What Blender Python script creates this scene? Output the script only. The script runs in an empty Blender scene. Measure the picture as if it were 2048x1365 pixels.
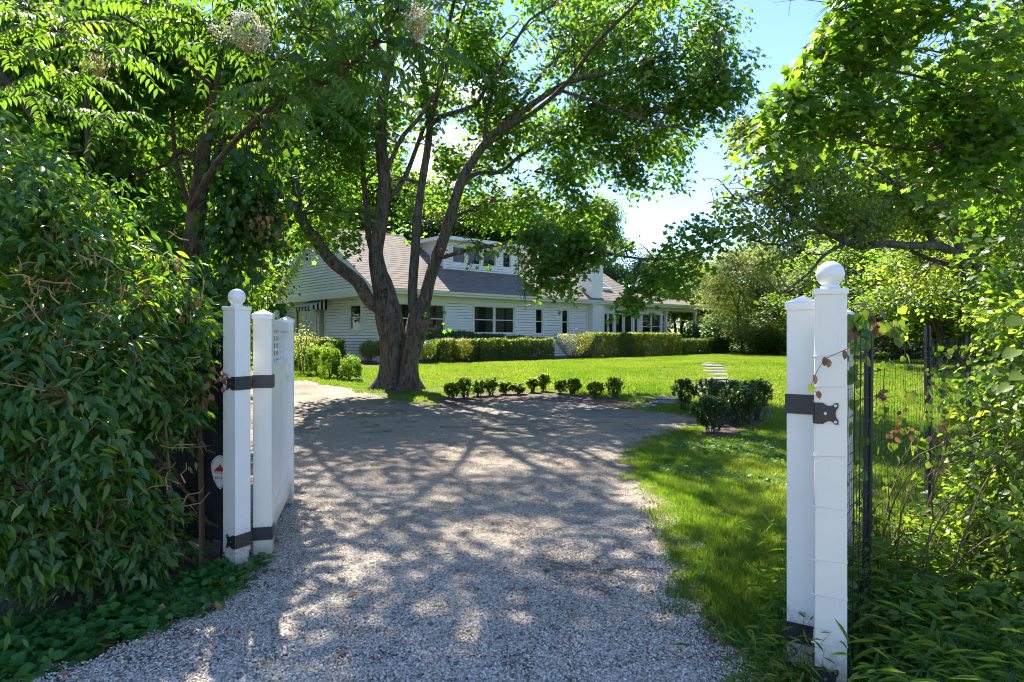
import bpy, bmesh, math, random
import numpy as np
from mathutils import Vector, Matrix, geometry as mgeo

random.seed(7)
RNG = np.random.default_rng(7)
scene = bpy.context.scene
COL = scene.collection

# ------------------------------------------------------------------ camera
F, CX, CY, CAMH = 1300.0, 1024.0, 675.0, 1.6      # focal length in photo pixels, principal column, horizon row, eye height
cam_data = bpy.data.cameras.new("camera")
cam = bpy.data.objects.new("camera", cam_data)
COL.objects.link(cam)
cam.location = (0, 0, CAMH)
cam.rotation_euler = (math.radians(90), 0, 0)
cam_data.sensor_width = 36.0
cam_data.lens = F / 2048 * 36
cam_data.shift_y = -(682.5 - CY) / 2048
cam_data.clip_start = 0.05
cam_data.clip_end = 5000
scene.camera = cam

# ------------------------------------------------------------------ light
SUN_EL, SUN_AZ = 49.0, -21.5                      # degrees above the horizon; degrees to the right of +Y
SUN_STRENGTH, SKY_STRENGTH, EXPOSURE = 3.5, 0.14, 2.36
sd = Vector((math.sin(math.radians(SUN_AZ)) * math.cos(math.radians(SUN_EL)),
             math.cos(math.radians(SUN_AZ)) * math.cos(math.radians(SUN_EL)), math.sin(math.radians(SUN_EL))))
sun_data = bpy.data.lights.new("sun", "SUN")
sun_data.energy = SUN_STRENGTH
sun_data.angle = math.radians(0.53)
sun_data.color = (1.0, 0.915, 0.79)
sun = bpy.data.objects.new("sun", sun_data)
COL.objects.link(sun)
sun.rotation_euler = sd.to_track_quat('Z', 'Y').to_euler()
sun.location = (0, 0, 60)

world = bpy.data.worlds.new("World")
scene.world = world
world.use_nodes = True
wn, wl = world.node_tree.nodes, world.node_tree.links
wn.clear()
wo = wn.new("ShaderNodeOutputWorld")
bg = wn.new("ShaderNodeBackground")
bg.inputs[1].default_value = SKY_STRENGTH
sky = wn.new("ShaderNodeTexSky")
sky.sky_type = 'NISHITA'
sky.sun_disc = False
sky.sun_elevation = math.radians(SUN_EL)
sky.sun_rotation = math.radians(SUN_AZ)
sky.altitude = 0
sky.air_density = 1.0
sky.dust_density = 0.0
sky.ozone_density = 3.0
# a few small fair-weather clouds scattered over the whole sky
tc = wn.new("ShaderNodeTexCoord")
nz = wn.new("ShaderNodeTexNoise")
nz.inputs["Scale"].default_value = 9.0
nz.inputs["Detail"].default_value = 7
nz.inputs["Roughness"].default_value = 0.6
best = None
for (dx, dy, dz) in (((895 - CX) / F, 1.0, (CY - 258) / F), (.9, .2, .5), (-.8, -.5, .4), (.3, -.9, .35), (-.95, .35, .6), (.1, -.5, .9)):
    v = Vector((dx, dy, dz)).normalized()
    dp = wn.new("ShaderNodeVectorMath"); dp.operation = 'DOT_PRODUCT'; dp.inputs[1].default_value = v
    wl.new(tc.outputs["Generated"], dp.inputs[0])
    if best is None: best = dp.outputs["Value"]
    else:
        mxn = wn.new("ShaderNodeMath"); mxn.operation = 'MAXIMUM'; wl.new(best, mxn.inputs[0]); wl.new(dp.outputs["Value"], mxn.inputs[1]); best = mxn.outputs[0]
mr_ = wn.new("ShaderNodeMapRange"); mr_.inputs[1].default_value = 0.985; mr_.inputs[2].default_value = 0.9998; mr_.inputs[3].default_value = -0.20; mr_.inputs[4].default_value = 0.17
wl.new(best, mr_.inputs[0])
addn = wn.new("ShaderNodeMath"); addn.operation = 'ADD'
cr = wn.new("ShaderNodeValToRGB")
cr.color_ramp.elements[0].position = 0.52
cr.color_ramp.elements[0].color = (0, 0, 0, 1)
cr.color_ramp.elements[1].position = 0.64
cr.color_ramp.elements[1].color = (1, 1, 1, 1)
mxs = wn.new("ShaderNodeMix")
mxs.data_type = 'RGBA'
mxs.inputs[7].default_value = (2.6, 2.7, 2.9, 1)
wl.new(tc.outputs["Generated"], nz.inputs["Vector"])
wl.new(nz.outputs[0], addn.inputs[0]); wl.new(mr_.outputs[0], addn.inputs[1])
wl.new(addn.outputs[0], cr.inputs[0])
wl.new(cr.outputs[0], mxs.inputs[0])
hs = wn.new("ShaderNodeMix"); hs.data_type = 'RGBA'; hs.blend_type = 'MULTIPLY'; hs.inputs[0].default_value = 1; hs.inputs[7].default_value = (0.41, 0.425, 0.50, 1)
wl.new(sky.outputs[0], hs.inputs[6]); wl.new(hs.outputs[2], mxs.inputs[6])
wl.new(mxs.outputs[2], bg.inputs[0])
wl.new(bg.outputs[0], wo.inputs[0])

scene.view_settings.view_transform = 'Standard'
scene.view_settings.look = 'None'
scene.view_settings.gamma = 1
scene.view_settings.use_curve_mapping = False
scene.view_settings.exposure = EXPOSURE
scene.render.engine = 'CYCLES'
cy = scene.cycles
cy.pixel_filter_type = 'BLACKMAN_HARRIS'
cy.filter_width = 1.05
cy.max_bounces = 8
cy.diffuse_bounces = 5
cy.glossy_bounces = 2
cy.transmission_bounces = 4
cy.transparent_max_bounces = 8
cy.sample_clamp_indirect = 6.0
cy.caustics_reflective = False
cy.caustics_refractive = False
cy.use_denoising = True
cy.denoiser = 'OPENIMAGEDENOISE'
cy.denoising_input_passes = 'RGB_ALBEDO_NORMAL'
cy.denoising_prefilter = 'ACCURATE'

# ------------------------------------------------------------------ helpers
def gh(x, y):
    """ground height: flat at the gate, rising half a metre towards the house"""
    t = min(1.0, max(0.0, (y - 9.0) / 19.0))
    return 0.5 * t * t * (3 - 2 * t)

def ghv(y):
    t = np.clip((np.asarray(y, float) - 9.0) / 19.0, 0, 1)
    return 0.5 * t * t * (3 - 2 * t)

def P(px, py, z):
    """the point at distance z that the photo shows at pixel px, py"""
    return Vector(((px - CX) / F * z, z, CAMH + (CY - py) / F * z))

def G(px, py):
    """the ground point that the photo shows at pixel px, py"""
    z = 10.0
    for _ in range(40):
        z = (CAMH - gh(0, z)) * F / max(py - CY, 1.0)
        z = min(z, 90)
    return Vector(((px - CX) / F * z, z, gh(0, z)))

def tag(o, label=None, cat=None, group=None, kind=None):
    if label: o["label"] = label
    if cat: o["category"] = cat
    if group: o["group"] = group
    if kind: o["kind"] = kind
    return o

def empty(name, loc=(0, 0, 0), rz=0.0, label=None, cat=None, group=None):
    o = bpy.data.objects.new(name, None)
    COL.objects.link(o)
    o.empty_display_size = 0.2
    o.location = loc
    o.rotation_euler = (0, 0, rz)
    return tag(o, label, cat, group)

def link_mesh(name, me, mat, parent=None, kind=None, world_coords=False):
    o = bpy.data.objects.new(name, me)
    COL.objects.link(o)
    if mat is not None and not me.materials:
        for m in (mat if isinstance(mat, (list, tuple)) else [mat]):
            me.materials.append(m)
    if parent is not None:
        o.parent = parent
        if world_coords:                      # the mesh was written in world space: undo the parent's own placement
            m = Matrix.Translation(parent.location) @ parent.rotation_euler.to_matrix().to_4x4()
            o.matrix_parent_inverse = Matrix.Identity(4)
            o.matrix_local = m.inverted()
    if kind: o["kind"] = kind
    return o

def np_mesh(name, verts, sizes, idx, var=None, smooth=False, matidx=None):
    me = bpy.data.meshes.new(name)
    verts = np.ascontiguousarray(verts, dtype=np.float32).reshape(-1, 3)
    sizes = np.ascontiguousarray(sizes, dtype=np.int32)
    idx = np.ascontiguousarray(idx, dtype=np.int32)
    me.vertices.add(len(verts))
    me.vertices.foreach_set("co", verts.ravel())
    me.loops.add(len(idx))
    me.loops.foreach_set("vertex_index", idx)
    me.polygons.add(len(sizes))
    starts = np.zeros(len(sizes), dtype=np.int32)
    starts[1:] = np.cumsum(sizes)[:-1]
    me.polygons.foreach_set("loop_start", starts)
    me.polygons.foreach_set("loop_total", sizes)
    if smooth:
        me.polygons.foreach_set("use_smooth", np.ones(len(sizes), dtype=bool))
    if matidx is not None:
        me.polygons.foreach_set("material_index", np.ascontiguousarray(matidx, dtype=np.int32))
    if var is not None:
        a = me.attributes.new("var", 'FLOAT', 'POINT')
        a.data.foreach_set("value", np.ascontiguousarray(var, dtype=np.float32))
    me.update(calc_edges=True)
    return me

class MB:
    """collects boxes, prisms and tubes into one mesh"""
    def __init__(self):
        self.v, self.f, self.m, self.n = [], [], [], 0
    def add(self, verts, faces, mi=0):
        self.v.extend([tuple(p) for p in verts])
        for fc in faces:
            self.f.append(tuple(i + self.n for i in fc)); self.m.append(mi)
        self.n += len(verts)
        return self
    def box(self, x0, y0, z0, x1, y1, z1, mi=0):
        v = [(x0,y0,z0),(x1,y0,z0),(x1,y1,z0),(x0,y1,z0),(x0,y0,z1),(x1,y0,z1),(x1,y1,z1),(x0,y1,z1)]
        return self.add(v, [(0,3,2,1),(4,5,6,7),(0,1,5,4),(1,2,6,5),(2,3,7,6),(3,0,4,7)], mi)
    def prism(self, prof, axis_from, axis_to, mi=0):
        """closed profile (list of 3D points at one end) swept by a vector"""
        a = [Vector(p) + Vector(axis_from) for p in prof]; b = [Vector(p) + Vector(axis_to) for p in prof]
        n = len(prof)
        fs = [tuple(range(n))[::-1], tuple(range(n, 2 * n))]
        for i in range(n):
            j = (i + 1) % n
            fs.append((i, j, n + j, n + i))
        return self.add(a + b, fs, mi)
    def quad(self, a, b, c, d, mi=0):
        return self.add([a, b, c, d], [(0, 1, 2, 3)], mi)
    def tube(self, pts, rad, seg=8, wob=0.0, cap=True, mi=0):
        pts = [Vector(p) for p in pts]
        n = len(pts)
        if not hasattr(rad, '__len__'): rad = [rad] * n
        up = Vector((0, 0, 1))
        t0 = (pts[1] - pts[0]).normalized()
        ref = up if abs(t0.z) < 0.9 else Vector((1, 0, 0))
        u = t0.cross(ref).normalized()
        vs = []
        for i, p in enumerate(pts):
            t = (pts[min(i + 1, n - 1)] - pts[max(i - 1, 0)]).normalized()
            u = (u - t * u.dot(t)).normalized()
            w = t.cross(u)
            for k in range(seg):
                a = 2 * math.pi * k / seg
                r = rad[i] * (1 + (random.uniform(-wob, wob) if wob else 0))
                vs.append(p + (u * math.cos(a) + w * math.sin(a)) * r)
        fs = []
        for i in range(n - 1):
            for k in range(seg):
                k2 = (k + 1) % seg
                fs.append((i*seg+k, i*seg+k2, (i+1)*seg+k2, (i+1)*seg+k))
        if cap:
            fs.append(tuple(range(seg))[::-1]); fs.append(tuple(range((n-1)*seg, n*seg)))
        return self.add(vs, fs, mi)
    def lathe(self, prof, seg=24, c=(0, 0, 0), mi=0):
        """prof: (radius, z) from bottom to top"""
        vs = []
        for r, z in prof:
            for k in range(seg):
                a = 2 * math.pi * k / seg
                vs.append((c[0] + r * math.cos(a), c[1] + r * math.sin(a), c[2] + z))
        fs = []
        for i in range(len(prof) - 1):
            for k in range(seg):
                k2 = (k + 1) % seg
                fs.append((i*seg+k, i*seg+k2, (i+1)*seg+k2, (i+1)*seg+k))
        fs.append(tuple(range(seg))[::-1]); fs.append(tuple(range((len(prof)-1)*seg, len(prof)*seg)))
        return self.add(vs, fs, mi)
    def mesh(self, name, smooth=False):
        me = bpy.data.meshes.new(name)
        me.from_pydata([tuple(p) for p in self.v], [], self.f)
        if any(self.m):
            me.polygons.foreach_set("material_index", self.m)
        if smooth:
            me.polygons.foreach_set("use_smooth", [True] * len(self.f))
        me.update()
        return me
    def build(self, name, mat, parent=None, kind=None, smooth=False, bevel=0.0, world_coords=False):
        o = link_mesh(name, self.mesh(name, smooth), mat, parent, kind, world_coords)
        if bevel:
            b = o.modifiers.new("bevel", 'BEVEL'); b.width = bevel; b.segments = 2; b.limit_method = 'ANGLE'; b.angle_limit = math.radians(40)
        return o

# ------------------------------------------------------------------ materials
def new_mat(name):
    m = bpy.data.materials.new(name); m.use_nodes = True
    return m, m.node_tree.nodes, m.node_tree.links, m.node_tree.nodes["Principled BSDF"]

def ramp(N, cols, pos=None):
    r = N.new("ShaderNodeValToRGB"); e = r.color_ramp.elements
    while len(e) < len(cols): e.new(0.5)
    for i, c in enumerate(cols):
        e[i].position = pos[i] if pos else i / (len(cols) - 1)
        e[i].color = (*c, 1)
    return r

def noise(N, L, scale, detail=4, rough=0.55, vec=None, coord="Object"):
    n = N.new("ShaderNodeTexNoise"); n.inputs["Scale"].default_value = scale
    n.inputs["Detail"].default_value = detail; n.inputs["Roughness"].default_value = rough
    if vec is None:
        t = N.new("ShaderNodeTexCoord"); vec = t.outputs[coord]
    L.new(vec, n.inputs["Vector"])
    return n

def bump(N, L, b, height, strength=0.3, dist=0.01):
    k = N.new("ShaderNodeBump"); k.inputs["Strength"].default_value = strength; k.inputs["Distance"].default_value = dist
    L.new(height, k.inputs["Height"]); L.new(k.outputs[0], b.inputs["Normal"])
    return k

def paint(name, col, rough=0.45, dirt=0.12, dirtcol=None, bumpy=0.05, scale=6.0):
    m, N, L, b = new_mat(name)
    n = noise(N, L, scale, 6, 0.65)
    dc = dirtcol or tuple(c * 0.7 for c in col)
    mid = tuple(c * (1 - dirt) + d * dirt for c, d in zip(col, dc))
    r = ramp(N, [tuple(c * (1 - 2.2 * dirt) + d * 2.2 * dirt for c, d in zip(col, dc)), mid, col], [0.25, 0.42, 0.6])
    L.new(n.outputs[0], r.inputs[0]); L.new(r.outputs[0], b.inputs["Base Color"])
    b.inputs["Roughness"].default_value = rough
    n2 = noise(N, L, scale * 14, 3)
    bump(N, L, b, n2.outputs[0], bumpy, 0.004)
    return m

def leaf_mat(name, refl, trans, rough=0.42, fac=0.45, spec=0.4):
    """refl / trans: three colours along the leaf's own tint (attribute var)"""
    m, N, L, b = new_mat(name)
    at = N.new("ShaderNodeAttribute"); at.attribute_name = "var"
    oi = N.new("ShaderNodeObjectInfo")
    ad = N.new("ShaderNodeMath"); ad.operation = 'ADD'
    ml = N.new("ShaderNodeMath"); ml.operation = 'MULTIPLY'; ml.inputs[1].default_value = 0.12
    L.new(oi.outputs["Random"], ml.inputs[0])
    L.new(at.outputs["Fac"], ad.inputs[0]); L.new(ml.outputs[0], ad.inputs[1])
    r1 = ramp(N, refl); r2 = ramp(N, trans)
    L.new(ad.outputs[0], r1.inputs[0]); L.new(ad.outputs[0], r2.inputs[0])
    L.new(r1.outputs[0], b.inputs["Base Color"])
    b.inputs["Roughness"].default_value = rough
    b.inputs["Specular IOR Level"].default_value = spec
    tr = N.new("ShaderNodeBsdfTranslucent"); L.new(r2.outputs[0], tr.inputs[0])
    mx = N.new("ShaderNodeMixShader"); mx.inputs[0].default_value = fac
    L.new(b.outputs[0], mx.inputs[1]); L.new(tr.outputs[0], mx.inputs[2])
    L.new(mx.outputs[0], N["Material Output"].inputs[0])
    return m

def grime(mat, z0, z1):
    """green-brown splash and drip stains with a ragged upper edge near the foot of a post"""
    N, L = mat.node_tree.nodes, mat.node_tree.links; b = N["Principled BSDF"]
    src = b.inputs["Base Color"].links[0].from_socket
    t = N.new("ShaderNodeTexCoord"); sp = N.new("ShaderNodeSeparateXYZ"); L.new(t.outputs["Object"], sp.inputs[0])
    mp = N.new("ShaderNodeMapping"); mp.inputs["Scale"].default_value = (1, 1, .12); L.new(t.outputs["Object"], mp.inputs[0])
    n = noise(N, L, 34, 6, 0.7, mp.outputs[0]); n2 = noise(N, L, 60, 5, 0.75)
    mr = N.new("ShaderNodeMapRange"); mr.inputs[1].default_value = z0; mr.inputs[2].default_value = z1; mr.inputs[3].default_value = 0.50; mr.inputs[4].default_value = -0.22
    L.new(sp.outputs[2], mr.inputs[0])
    a = N.new("ShaderNodeMath"); a.operation = 'ADD'; L.new(mr.outputs[0], a.inputs[0]); L.new(n2.outputs[0], a.inputs[1])
    r = ramp(N, [(0, 0, 0), (.75, .75, .75)], [0.50, 0.85]); L.new(a.outputs[0], r.inputs[0])
    r2 = ramp(N, [(0, 0, 0), (.28, .28, .28)], [0.60, 0.78]); L.new(n.outputs[0], r2.inputs[0])
    mxx = N.new("ShaderNodeMath"); mxx.operation = 'MAXIMUM'; L.new(r.outputs[0], mxx.inputs[0]); L.new(r2.outputs[0], mxx.inputs[1])
    mx = N.new("ShaderNodeMix"); mx.data_type = 'RGBA'; mx.inputs[7].default_value = (0.30, 0.27, 0.19, 1)
    L.new(mxx.outputs[0], mx.inputs[0]); L.new(src, mx.inputs[6]); L.new(mx.outputs[2], b.inputs["Base Color"])
M = {}
M["white_vinyl"] = paint("white_vinyl", (0.82, 0.80, 0.745), 0.35, 0.06, (0.45, 0.42, 0.33), 0.02, 3.0)
M["cream_vinyl"] = paint("cream_vinyl", (0.80, 0.755, 0.655), 0.38, 0.07, (0.42, 0.38, 0.28), 0.02, 3.0)
M["old_vinyl"] = paint("old_vinyl", (0.70, 0.67, 0.60), 0.4, 0.12, (0.35, 0.33, 0.24), 0.03, 4.0)
grime(M["white_vinyl"], 0.0, 0.45); grime(M["old_vinyl"], -0.1, 0.35); grime(M["cream_vinyl"], 0.0, 0.4)
M["white_paint"] = paint("white_paint", (0.88, 0.865, 0.80), 0.5, 0.06, (0.5, 0.48, 0.42), 0.03, 2.0)
M["siding"] = paint("siding_paint", (0.90, 0.88, 0.81), 0.5, 0.07, (0.5, 0.5, 0.46), 0.05, 1.2)
M["black_metal"] = paint("black_metal", (0.022, 0.022, 0.024), 0.42, 0.3, (0.05, 0.05, 0.05), 0.1, 20)
M["dark_fabric"] = paint("dark_fabric", (0.006, 0.008, 0.012), 0.7, 0.3, (0.02, 0.024, 0.035), 0.2, 5)
M["screw"] = paint("screw_steel", (0.5, 0.5, 0.5), 0.3, 0.1); M["screw"].node_tree.nodes["Principled BSDF"].inputs["Metallic"].default_value = 0.9
M["soil"] = paint("soil", (0.09, 0.062, 0.042), 0.95, 0.45, (0.03, 0.02, 0.014), 0.9, 9)
M["curtain"] = paint("curtain", (0.42, 0.40, 0.34), 0.9, 0.3, (0.2, 0.19, 0.15), 0.1, 30)
M["interior"] = paint("interior_wall", (0.10, 0.09, 0.08), 0.9, 0.3)
M["door_blue"] = paint("garage_door_paint", (0.66, 0.69, 0.74), 0.45, 0.05)
M["black_cloth"] = paint("awning_black", (0.012, 0.012, 0.014), 0.8, 0.2)
M["white_cloth"] = paint("awning_white", (0.75, 0.74, 0.70), 0.8, 0.08)
M["red_print"] = paint("red_print", (0.45, 0.03, 0.02), 0.5, 0.1)
M["black_print"] = paint("black_print", (0.02, 0.02, 0.02), 0.5, 0.1)
M["wire"] = paint("net_wire", (0.012, 0.016, 0.012), 0.5, 0.2)
M["wire_white"] = paint("tie_wire", (0.7, 0.7, 0.72), 0.35, 0.1)
M["slate"] = paint("bluestone", (0.17, 0.155, 0.13), 0.9, 0.45, (0.07, 0.08, 0.05), 0.6, 7)
M["edging"] = paint("bed_edging", (0.10, 0.06, 0.04), 0.8, 0.3)

def glass_mat():
    m, N, L, b = new_mat("window_glass")
    b.inputs["Base Color"].default_value = (0.01, 0.012, 0.012, 1); b.inputs["Roughness"].default_value = 0.03
    b.inputs["Specular IOR Level"].default_value = 0.9
    tp = N.new("ShaderNodeBsdfTransparent"); tp.inputs[0].default_value = (0.75, 0.78, 0.76, 1)
    mx = N.new("ShaderNodeMixShader"); mx.inputs[0].default_value = 0.45
    n = noise(N, L, 0.9, 2); bump(N, L, b, n.outputs[0], 0.15, 0.05)
    L.new(b.outputs[0], mx.inputs[1]); L.new(tp.outputs[0], mx.inputs[2]); L.new(mx.outputs[0], N["Material Output"].inputs[0])
    return m
M["glass"] = glass_mat()

def shingle_mat():
    m, N, L, b = new_mat("roof_shingles")
    t = N.new("ShaderNodeTexCoord")
    v = N.new("ShaderNodeTexVoronoi"); v.inputs["Scale"].default_value = 5.0
    mp = N.new("ShaderNodeMapping"); mp.inputs["Scale"].default_value = (0.6, 1.3, 1.3)
    L.new(t.outputs["Object"], mp.inputs[0]); L.new(mp.outputs[0], v.inputs["Vector"])
    n = noise(N, L, 0.7, 5, 0.6); n2 = noise(N, L, 55, 3)
    r = ramp(N, [(0.11, 0.092, 0.075), (0.165, 0.138, 0.112), (0.22, 0.182, 0.148)])
    s = N.new("ShaderNodeSeparateColor"); L.new(v.outputs["Color"], s.inputs[0])
    a = N.new("ShaderNodeMix"); a.data_type = 'FLOAT'; a.inputs[0].default_value = 0.4
    L.new(s.outputs[0], a.inputs[2]); L.new(n.outputs[0], a.inputs[3])
    L.new(a.outputs[0], r.inputs[0]); L.new(r.outputs[0], b.inputs["Base Color"])
    b.inputs["Roughness"].default_value = 0.9
    bump(N, L, b, n2.outputs[0], 0.5, 0.01)
    return m
M["shingle"] = shingle_mat()

def bark_mat(name, dark, mid, lich, amount=0.5, scale=1.0):
    m, N, L, b = new_mat(name)
    t = N.new("ShaderNodeTexCoord")
    mp = N.new("ShaderNodeMapping"); mp.inputs["Scale"].default_value = (1, 1, 0.22)
    L.new(t.outputs["Object"], mp.inputs[0])
    n = noise(N, L, 13 * scale, 12, 0.74, mp.outputs[0])
    n.inputs['Distortion'].default_value = 0.6
    r = ramp(N, [dark, mid, tuple(min(1, c * 1.5) for c in mid)], [0.38, 0.55, 0.75]); L.new(n.outputs[0], r.inputs[0])
    n2 = noise(N, L, 9 * scale, 9, 0.8)
    r2 = ramp(N, [(0, 0, 0), (.85, .85, .85)], [0.62 - 0.1 * amount, 0.72 - 0.1 * amount]); L.new(n2.outputs[0], r2.inputs[0])
    n3 = noise(N, L, 40 * scale, 3)
    r3 = ramp(N, [tuple(c * 0.6 for c in lich), lich]); L.new(n3.outputs[0], r3.inputs[0])
    mx = N.new("ShaderNodeMix"); mx.data_type = 'RGBA'
    L.new(r2.outputs[0], mx.inputs[0]); L.new(r.outputs[0], mx.inputs[6]); L.new(r3.outputs[0], mx.inputs[7])
    L.new(mx.outputs[2], b.inputs["Base Color"])
    b.inputs["Roughness"].default_value = 0.9
    bump(N, L, b, n.outputs[0], 1.0, 0.12)
    return m
M["maple_bark"] = bark_mat("maple_bark", (0.026, 0.020, 0.015), (0.165, 0.13, 0.095), (0.29, 0.31, 0.23), 0.7)
M["brown_bark"] = bark_mat("brown_bark", (0.045, 0.028, 0.018), (0.14, 0.09, 0.055), (0.16, 0.14, 0.10), 0.2)
M["grey_bark"] = bark_mat("grey_bark", (0.05, 0.045, 0.04), (0.17, 0.155, 0.13), (0.25, 0.26, 0.2), 0.4)
M["twig"] = paint("twig_bark", (0.16, 0.095, 0.05), 0.8, 0.3, (0.06, 0.04, 0.025), 0.1, 12)
M["pale_twig"] = paint("pale_twig_bark", (0.42, 0.24, 0.11), 0.8, 0.3, (0.12, 0.08, 0.05), 0.1, 12)
M["dark_twig"] = paint("dark_twig_bark", (0.07, 0.05, 0.035), 0.85, 0.3, (0.04, 0.03, 0.02), 0.1, 12)

LM = {
 "maple": leaf_mat("maple_leaf", [(0.028,0.080,0.016),(0.052,0.125,0.020),(0.10,0.160,0.024)], [(0.11,0.30,0.02),(0.22,0.44,0.03),(0.44,0.55,0.05)], 0.45, 0.52),
 "near_maple": leaf_mat("near_maple_leaf", [(0.028,0.080,0.016),(0.052,0.125,0.020),(0.10,0.16,0.02)], [(0.12,0.31,0.02),(0.25,0.46,0.025),(0.48,0.56,0.05)], 0.38, 0.5, 0.5),
 "cherry": leaf_mat("cherry_leaf", [(0.040,0.085,0.018),(0.070,0.130,0.022),(0.12,0.16,0.035)], [(0.20,0.36,0.03),(0.38,0.52,0.04),(0.60,0.60,0.08)], 0.38, 0.52),
 "shrub": leaf_mat("shrub_leaf", [(0.024,0.085,0.030),(0.050,0.140,0.030),(0.13,0.22,0.025)], [(0.08,0.28,0.02),(0.22,0.46,0.02),(0.50,0.64,0.03)], 0.33, 0.4, 0.55),
 "aralia": leaf_mat("compound_leaf", [(0.032,0.085,0.034),(0.058,0.125,0.036),(0.11,0.17,0.035)], [(0.10,0.24,0.02),(0.22,0.40,0.025),(0.50,0.58,0.05)], 0.5, 0.45, 0.3),
 "vine": leaf_mat("vine_leaf", [(0.018,0.060,0.018),(0.035,0.100,0.020),(0.07,0.14,0.02)], [(0.10,0.26,0.015),(0.22,0.42,0.02),(0.45,0.55,0.04)], 0.38, 0.45),
 "wood": leaf_mat("woodland_leaf", [(0.016,0.050,0.016),(0.034,0.085,0.018),(0.080,0.125,0.022)], [(0.11,0.26,0.015),(0.24,0.42,0.02),(0.50,0.56,0.05)], 0.45, 0.5),
 "dark": leaf_mat("evergreen_leaf", [(0.010,0.034,0.018),(0.018,0.052,0.022),(0.03,0.07,0.022)], [(0.05,0.12,0.02),(0.08,0.18,0.02),(0.14,0.26,0.03)], 0.5, 0.25),
 "hedge": leaf_mat("hedge_leaf", [(0.035,0.075,0.014),(0.065,0.110,0.018),(0.15,0.165,0.025)], [(0.16,0.28,0.02),(0.30,0.42,0.03),(0.60,0.52,0.05)], 0.4, 0.4),
 "box": leaf_mat("boxwood_leaf", [(0.020,0.062,0.016),(0.040,0.100,0.020),(0.09,0.15,0.025)], [(0.08,0.20,0.02),(0.16,0.32,0.02),(0.36,0.46,0.04)], 0.36, 0.35, 0.5),
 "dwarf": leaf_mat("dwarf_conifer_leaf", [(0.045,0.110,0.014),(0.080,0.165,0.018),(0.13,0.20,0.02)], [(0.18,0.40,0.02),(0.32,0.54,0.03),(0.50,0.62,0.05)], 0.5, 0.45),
 "pale": leaf_mat("pale_shrub_leaf", [(0.060,0.105,0.026),(0.105,0.155,0.034),(0.18,0.21,0.045)], [(0.25,0.40,0.04),(0.44,0.55,0.05),(0.64,0.64,0.09)], 0.5, 0.4),
 "grass": leaf_mat("grass_blade", [(0.034,0.095,0.014),(0.070,0.145,0.020),(0.155,0.185,0.045)], [(0.12,0.29,0.015),(0.28,0.48,0.025),(0.50,0.55,0.07)], 0.5, 0.45, 0.3),
 "drygrass": leaf_mat("dry_grass_blade", [(0.10,0.13,0.03),(0.20,0.20,0.06),(0.32,0.26,0.12)], [(0.28,0.36,0.05),(0.42,0.44,0.10),(0.52,0.42,0.18)], 0.6, 0.4, 0.2),
 "clover": leaf_mat("ground_cover_leaf", [(0.022,0.105,0.032),(0.045,0.160,0.034),(0.09,0.21,0.036)], [(0.06,0.26,0.02),(0.14,0.40,0.02),(0.30,0.52,0.03)], 0.5, 0.4, 0.3),
 "brown": leaf_mat("brown_leaf", [(0.12,0.05,0.025),(0.22,0.10,0.05),(0.34,0.20,0.11)], [(0.25,0.10,0.03),(0.35,0.17,0.06),(0.42,0.26,0.12)], 0.6, 0.3, 0.3),
 "bramble": leaf_mat("bramble_leaf", [(0.030,0.085,0.020),(0.065,0.145,0.026),(0.13,0.20,0.03)], [(0.15,0.34,0.02),(0.32,0.54,0.03),(0.60,0.68,0.06)], 0.42, 0.48, 0.4),
 "flower": leaf_mat("cream_flower", [(0.55,0.54,0.38),(0.66,0.65,0.48),(0.74,0.72,0.58)], [(0.6,0.6,0.4),(0.7,0.7,0.5),(0.75,0.75,0.6)], 0.7, 0.5, 0.2),
}

# ------------------------------------------------------------------ leaves
def tmpl(verts, faces):
    v = np.array(verts, dtype=np.float32)
    return v, np.array([len(f) for f in faces], dtype=np.int32), np.array([i for f in faces for i in f], dtype=np.int32)

def fan(outline, zc=0.0, cen=(0, 0.45)):
    vs = [(cen[0], cen[1], zc)] + [(x, y, z) for x, y, z in outline]
    n = len(outline)
    return tmpl(vs, [(0, i + 1, (i + 1) % n + 1) for i in range(n)])

T_DIAMOND = tmpl([(0,0,0),(-.36,.5,.10),(0,1,-.04),(.36,.5,.10)], [(0,3,2),(0,2,1)])
T_WIDE = tmpl([(0,0,0),(-.46,.42,.10),(-.22,.85,.02),(.22,.85,.02),(.46,.42,.10)], [(0,4,3),(0,3,2),(0,2,1)])
T_LANCE = tmpl([(0,0,0),(-.13,.22,.05),(-.175,.48,.06),(-.10,.78,.0),(0,1.05,-.14),(.10,.78,.0),(.175,.48,.06),(.13,.22,.05),(0,.48,-.0),(0,.78,-.05)],
               [(0,7,6,8),(8,6,5,9),(9,5,4),(0,8,2,1),(8,9,3,2),(9,4,3)])
T_OVAL = tmpl([(0,0,0),(-.22,.15,.04),(-.34,.45,.06),(-.22,.82,.0),(0,1.0,-.07),(.22,.82,.0),(.34,.45,.06),(.22,.15,.04),(0,.45,-.01)],
              [(0,7,6,8),(8,6,5,4),(0,8,2,1),(8,4,3,2)])
T_HEART = tmpl([(0,.06,0),(-.26,-.08,.05),(-.50,.22,.09),(-.36,.66,.03),(0,1.0,-.10),(.36,.66,.03),(.50,.22,.09),(.26,-.08,.05),(0,.4,-.02)],
               [(0,7,6,8),(8,6,5,4),(0,8,2,1),(8,4,3,2)])
_mo = [(0,.0,0),(.16,.02,.0),(.44,-.02,.07),(.34,.20,.04),(.62,.52,.09),(.36,.52,.04),(.34,.72,.03),(.15,.66,.0),(0,1.05,-.06),
       (-.15,.66,.0),(-.34,.72,.03),(-.36,.52,.04),(-.62,.52,.09),(-.34,.20,.04),(-.44,-.02,.07),(-.16,.02,.0)]
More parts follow.
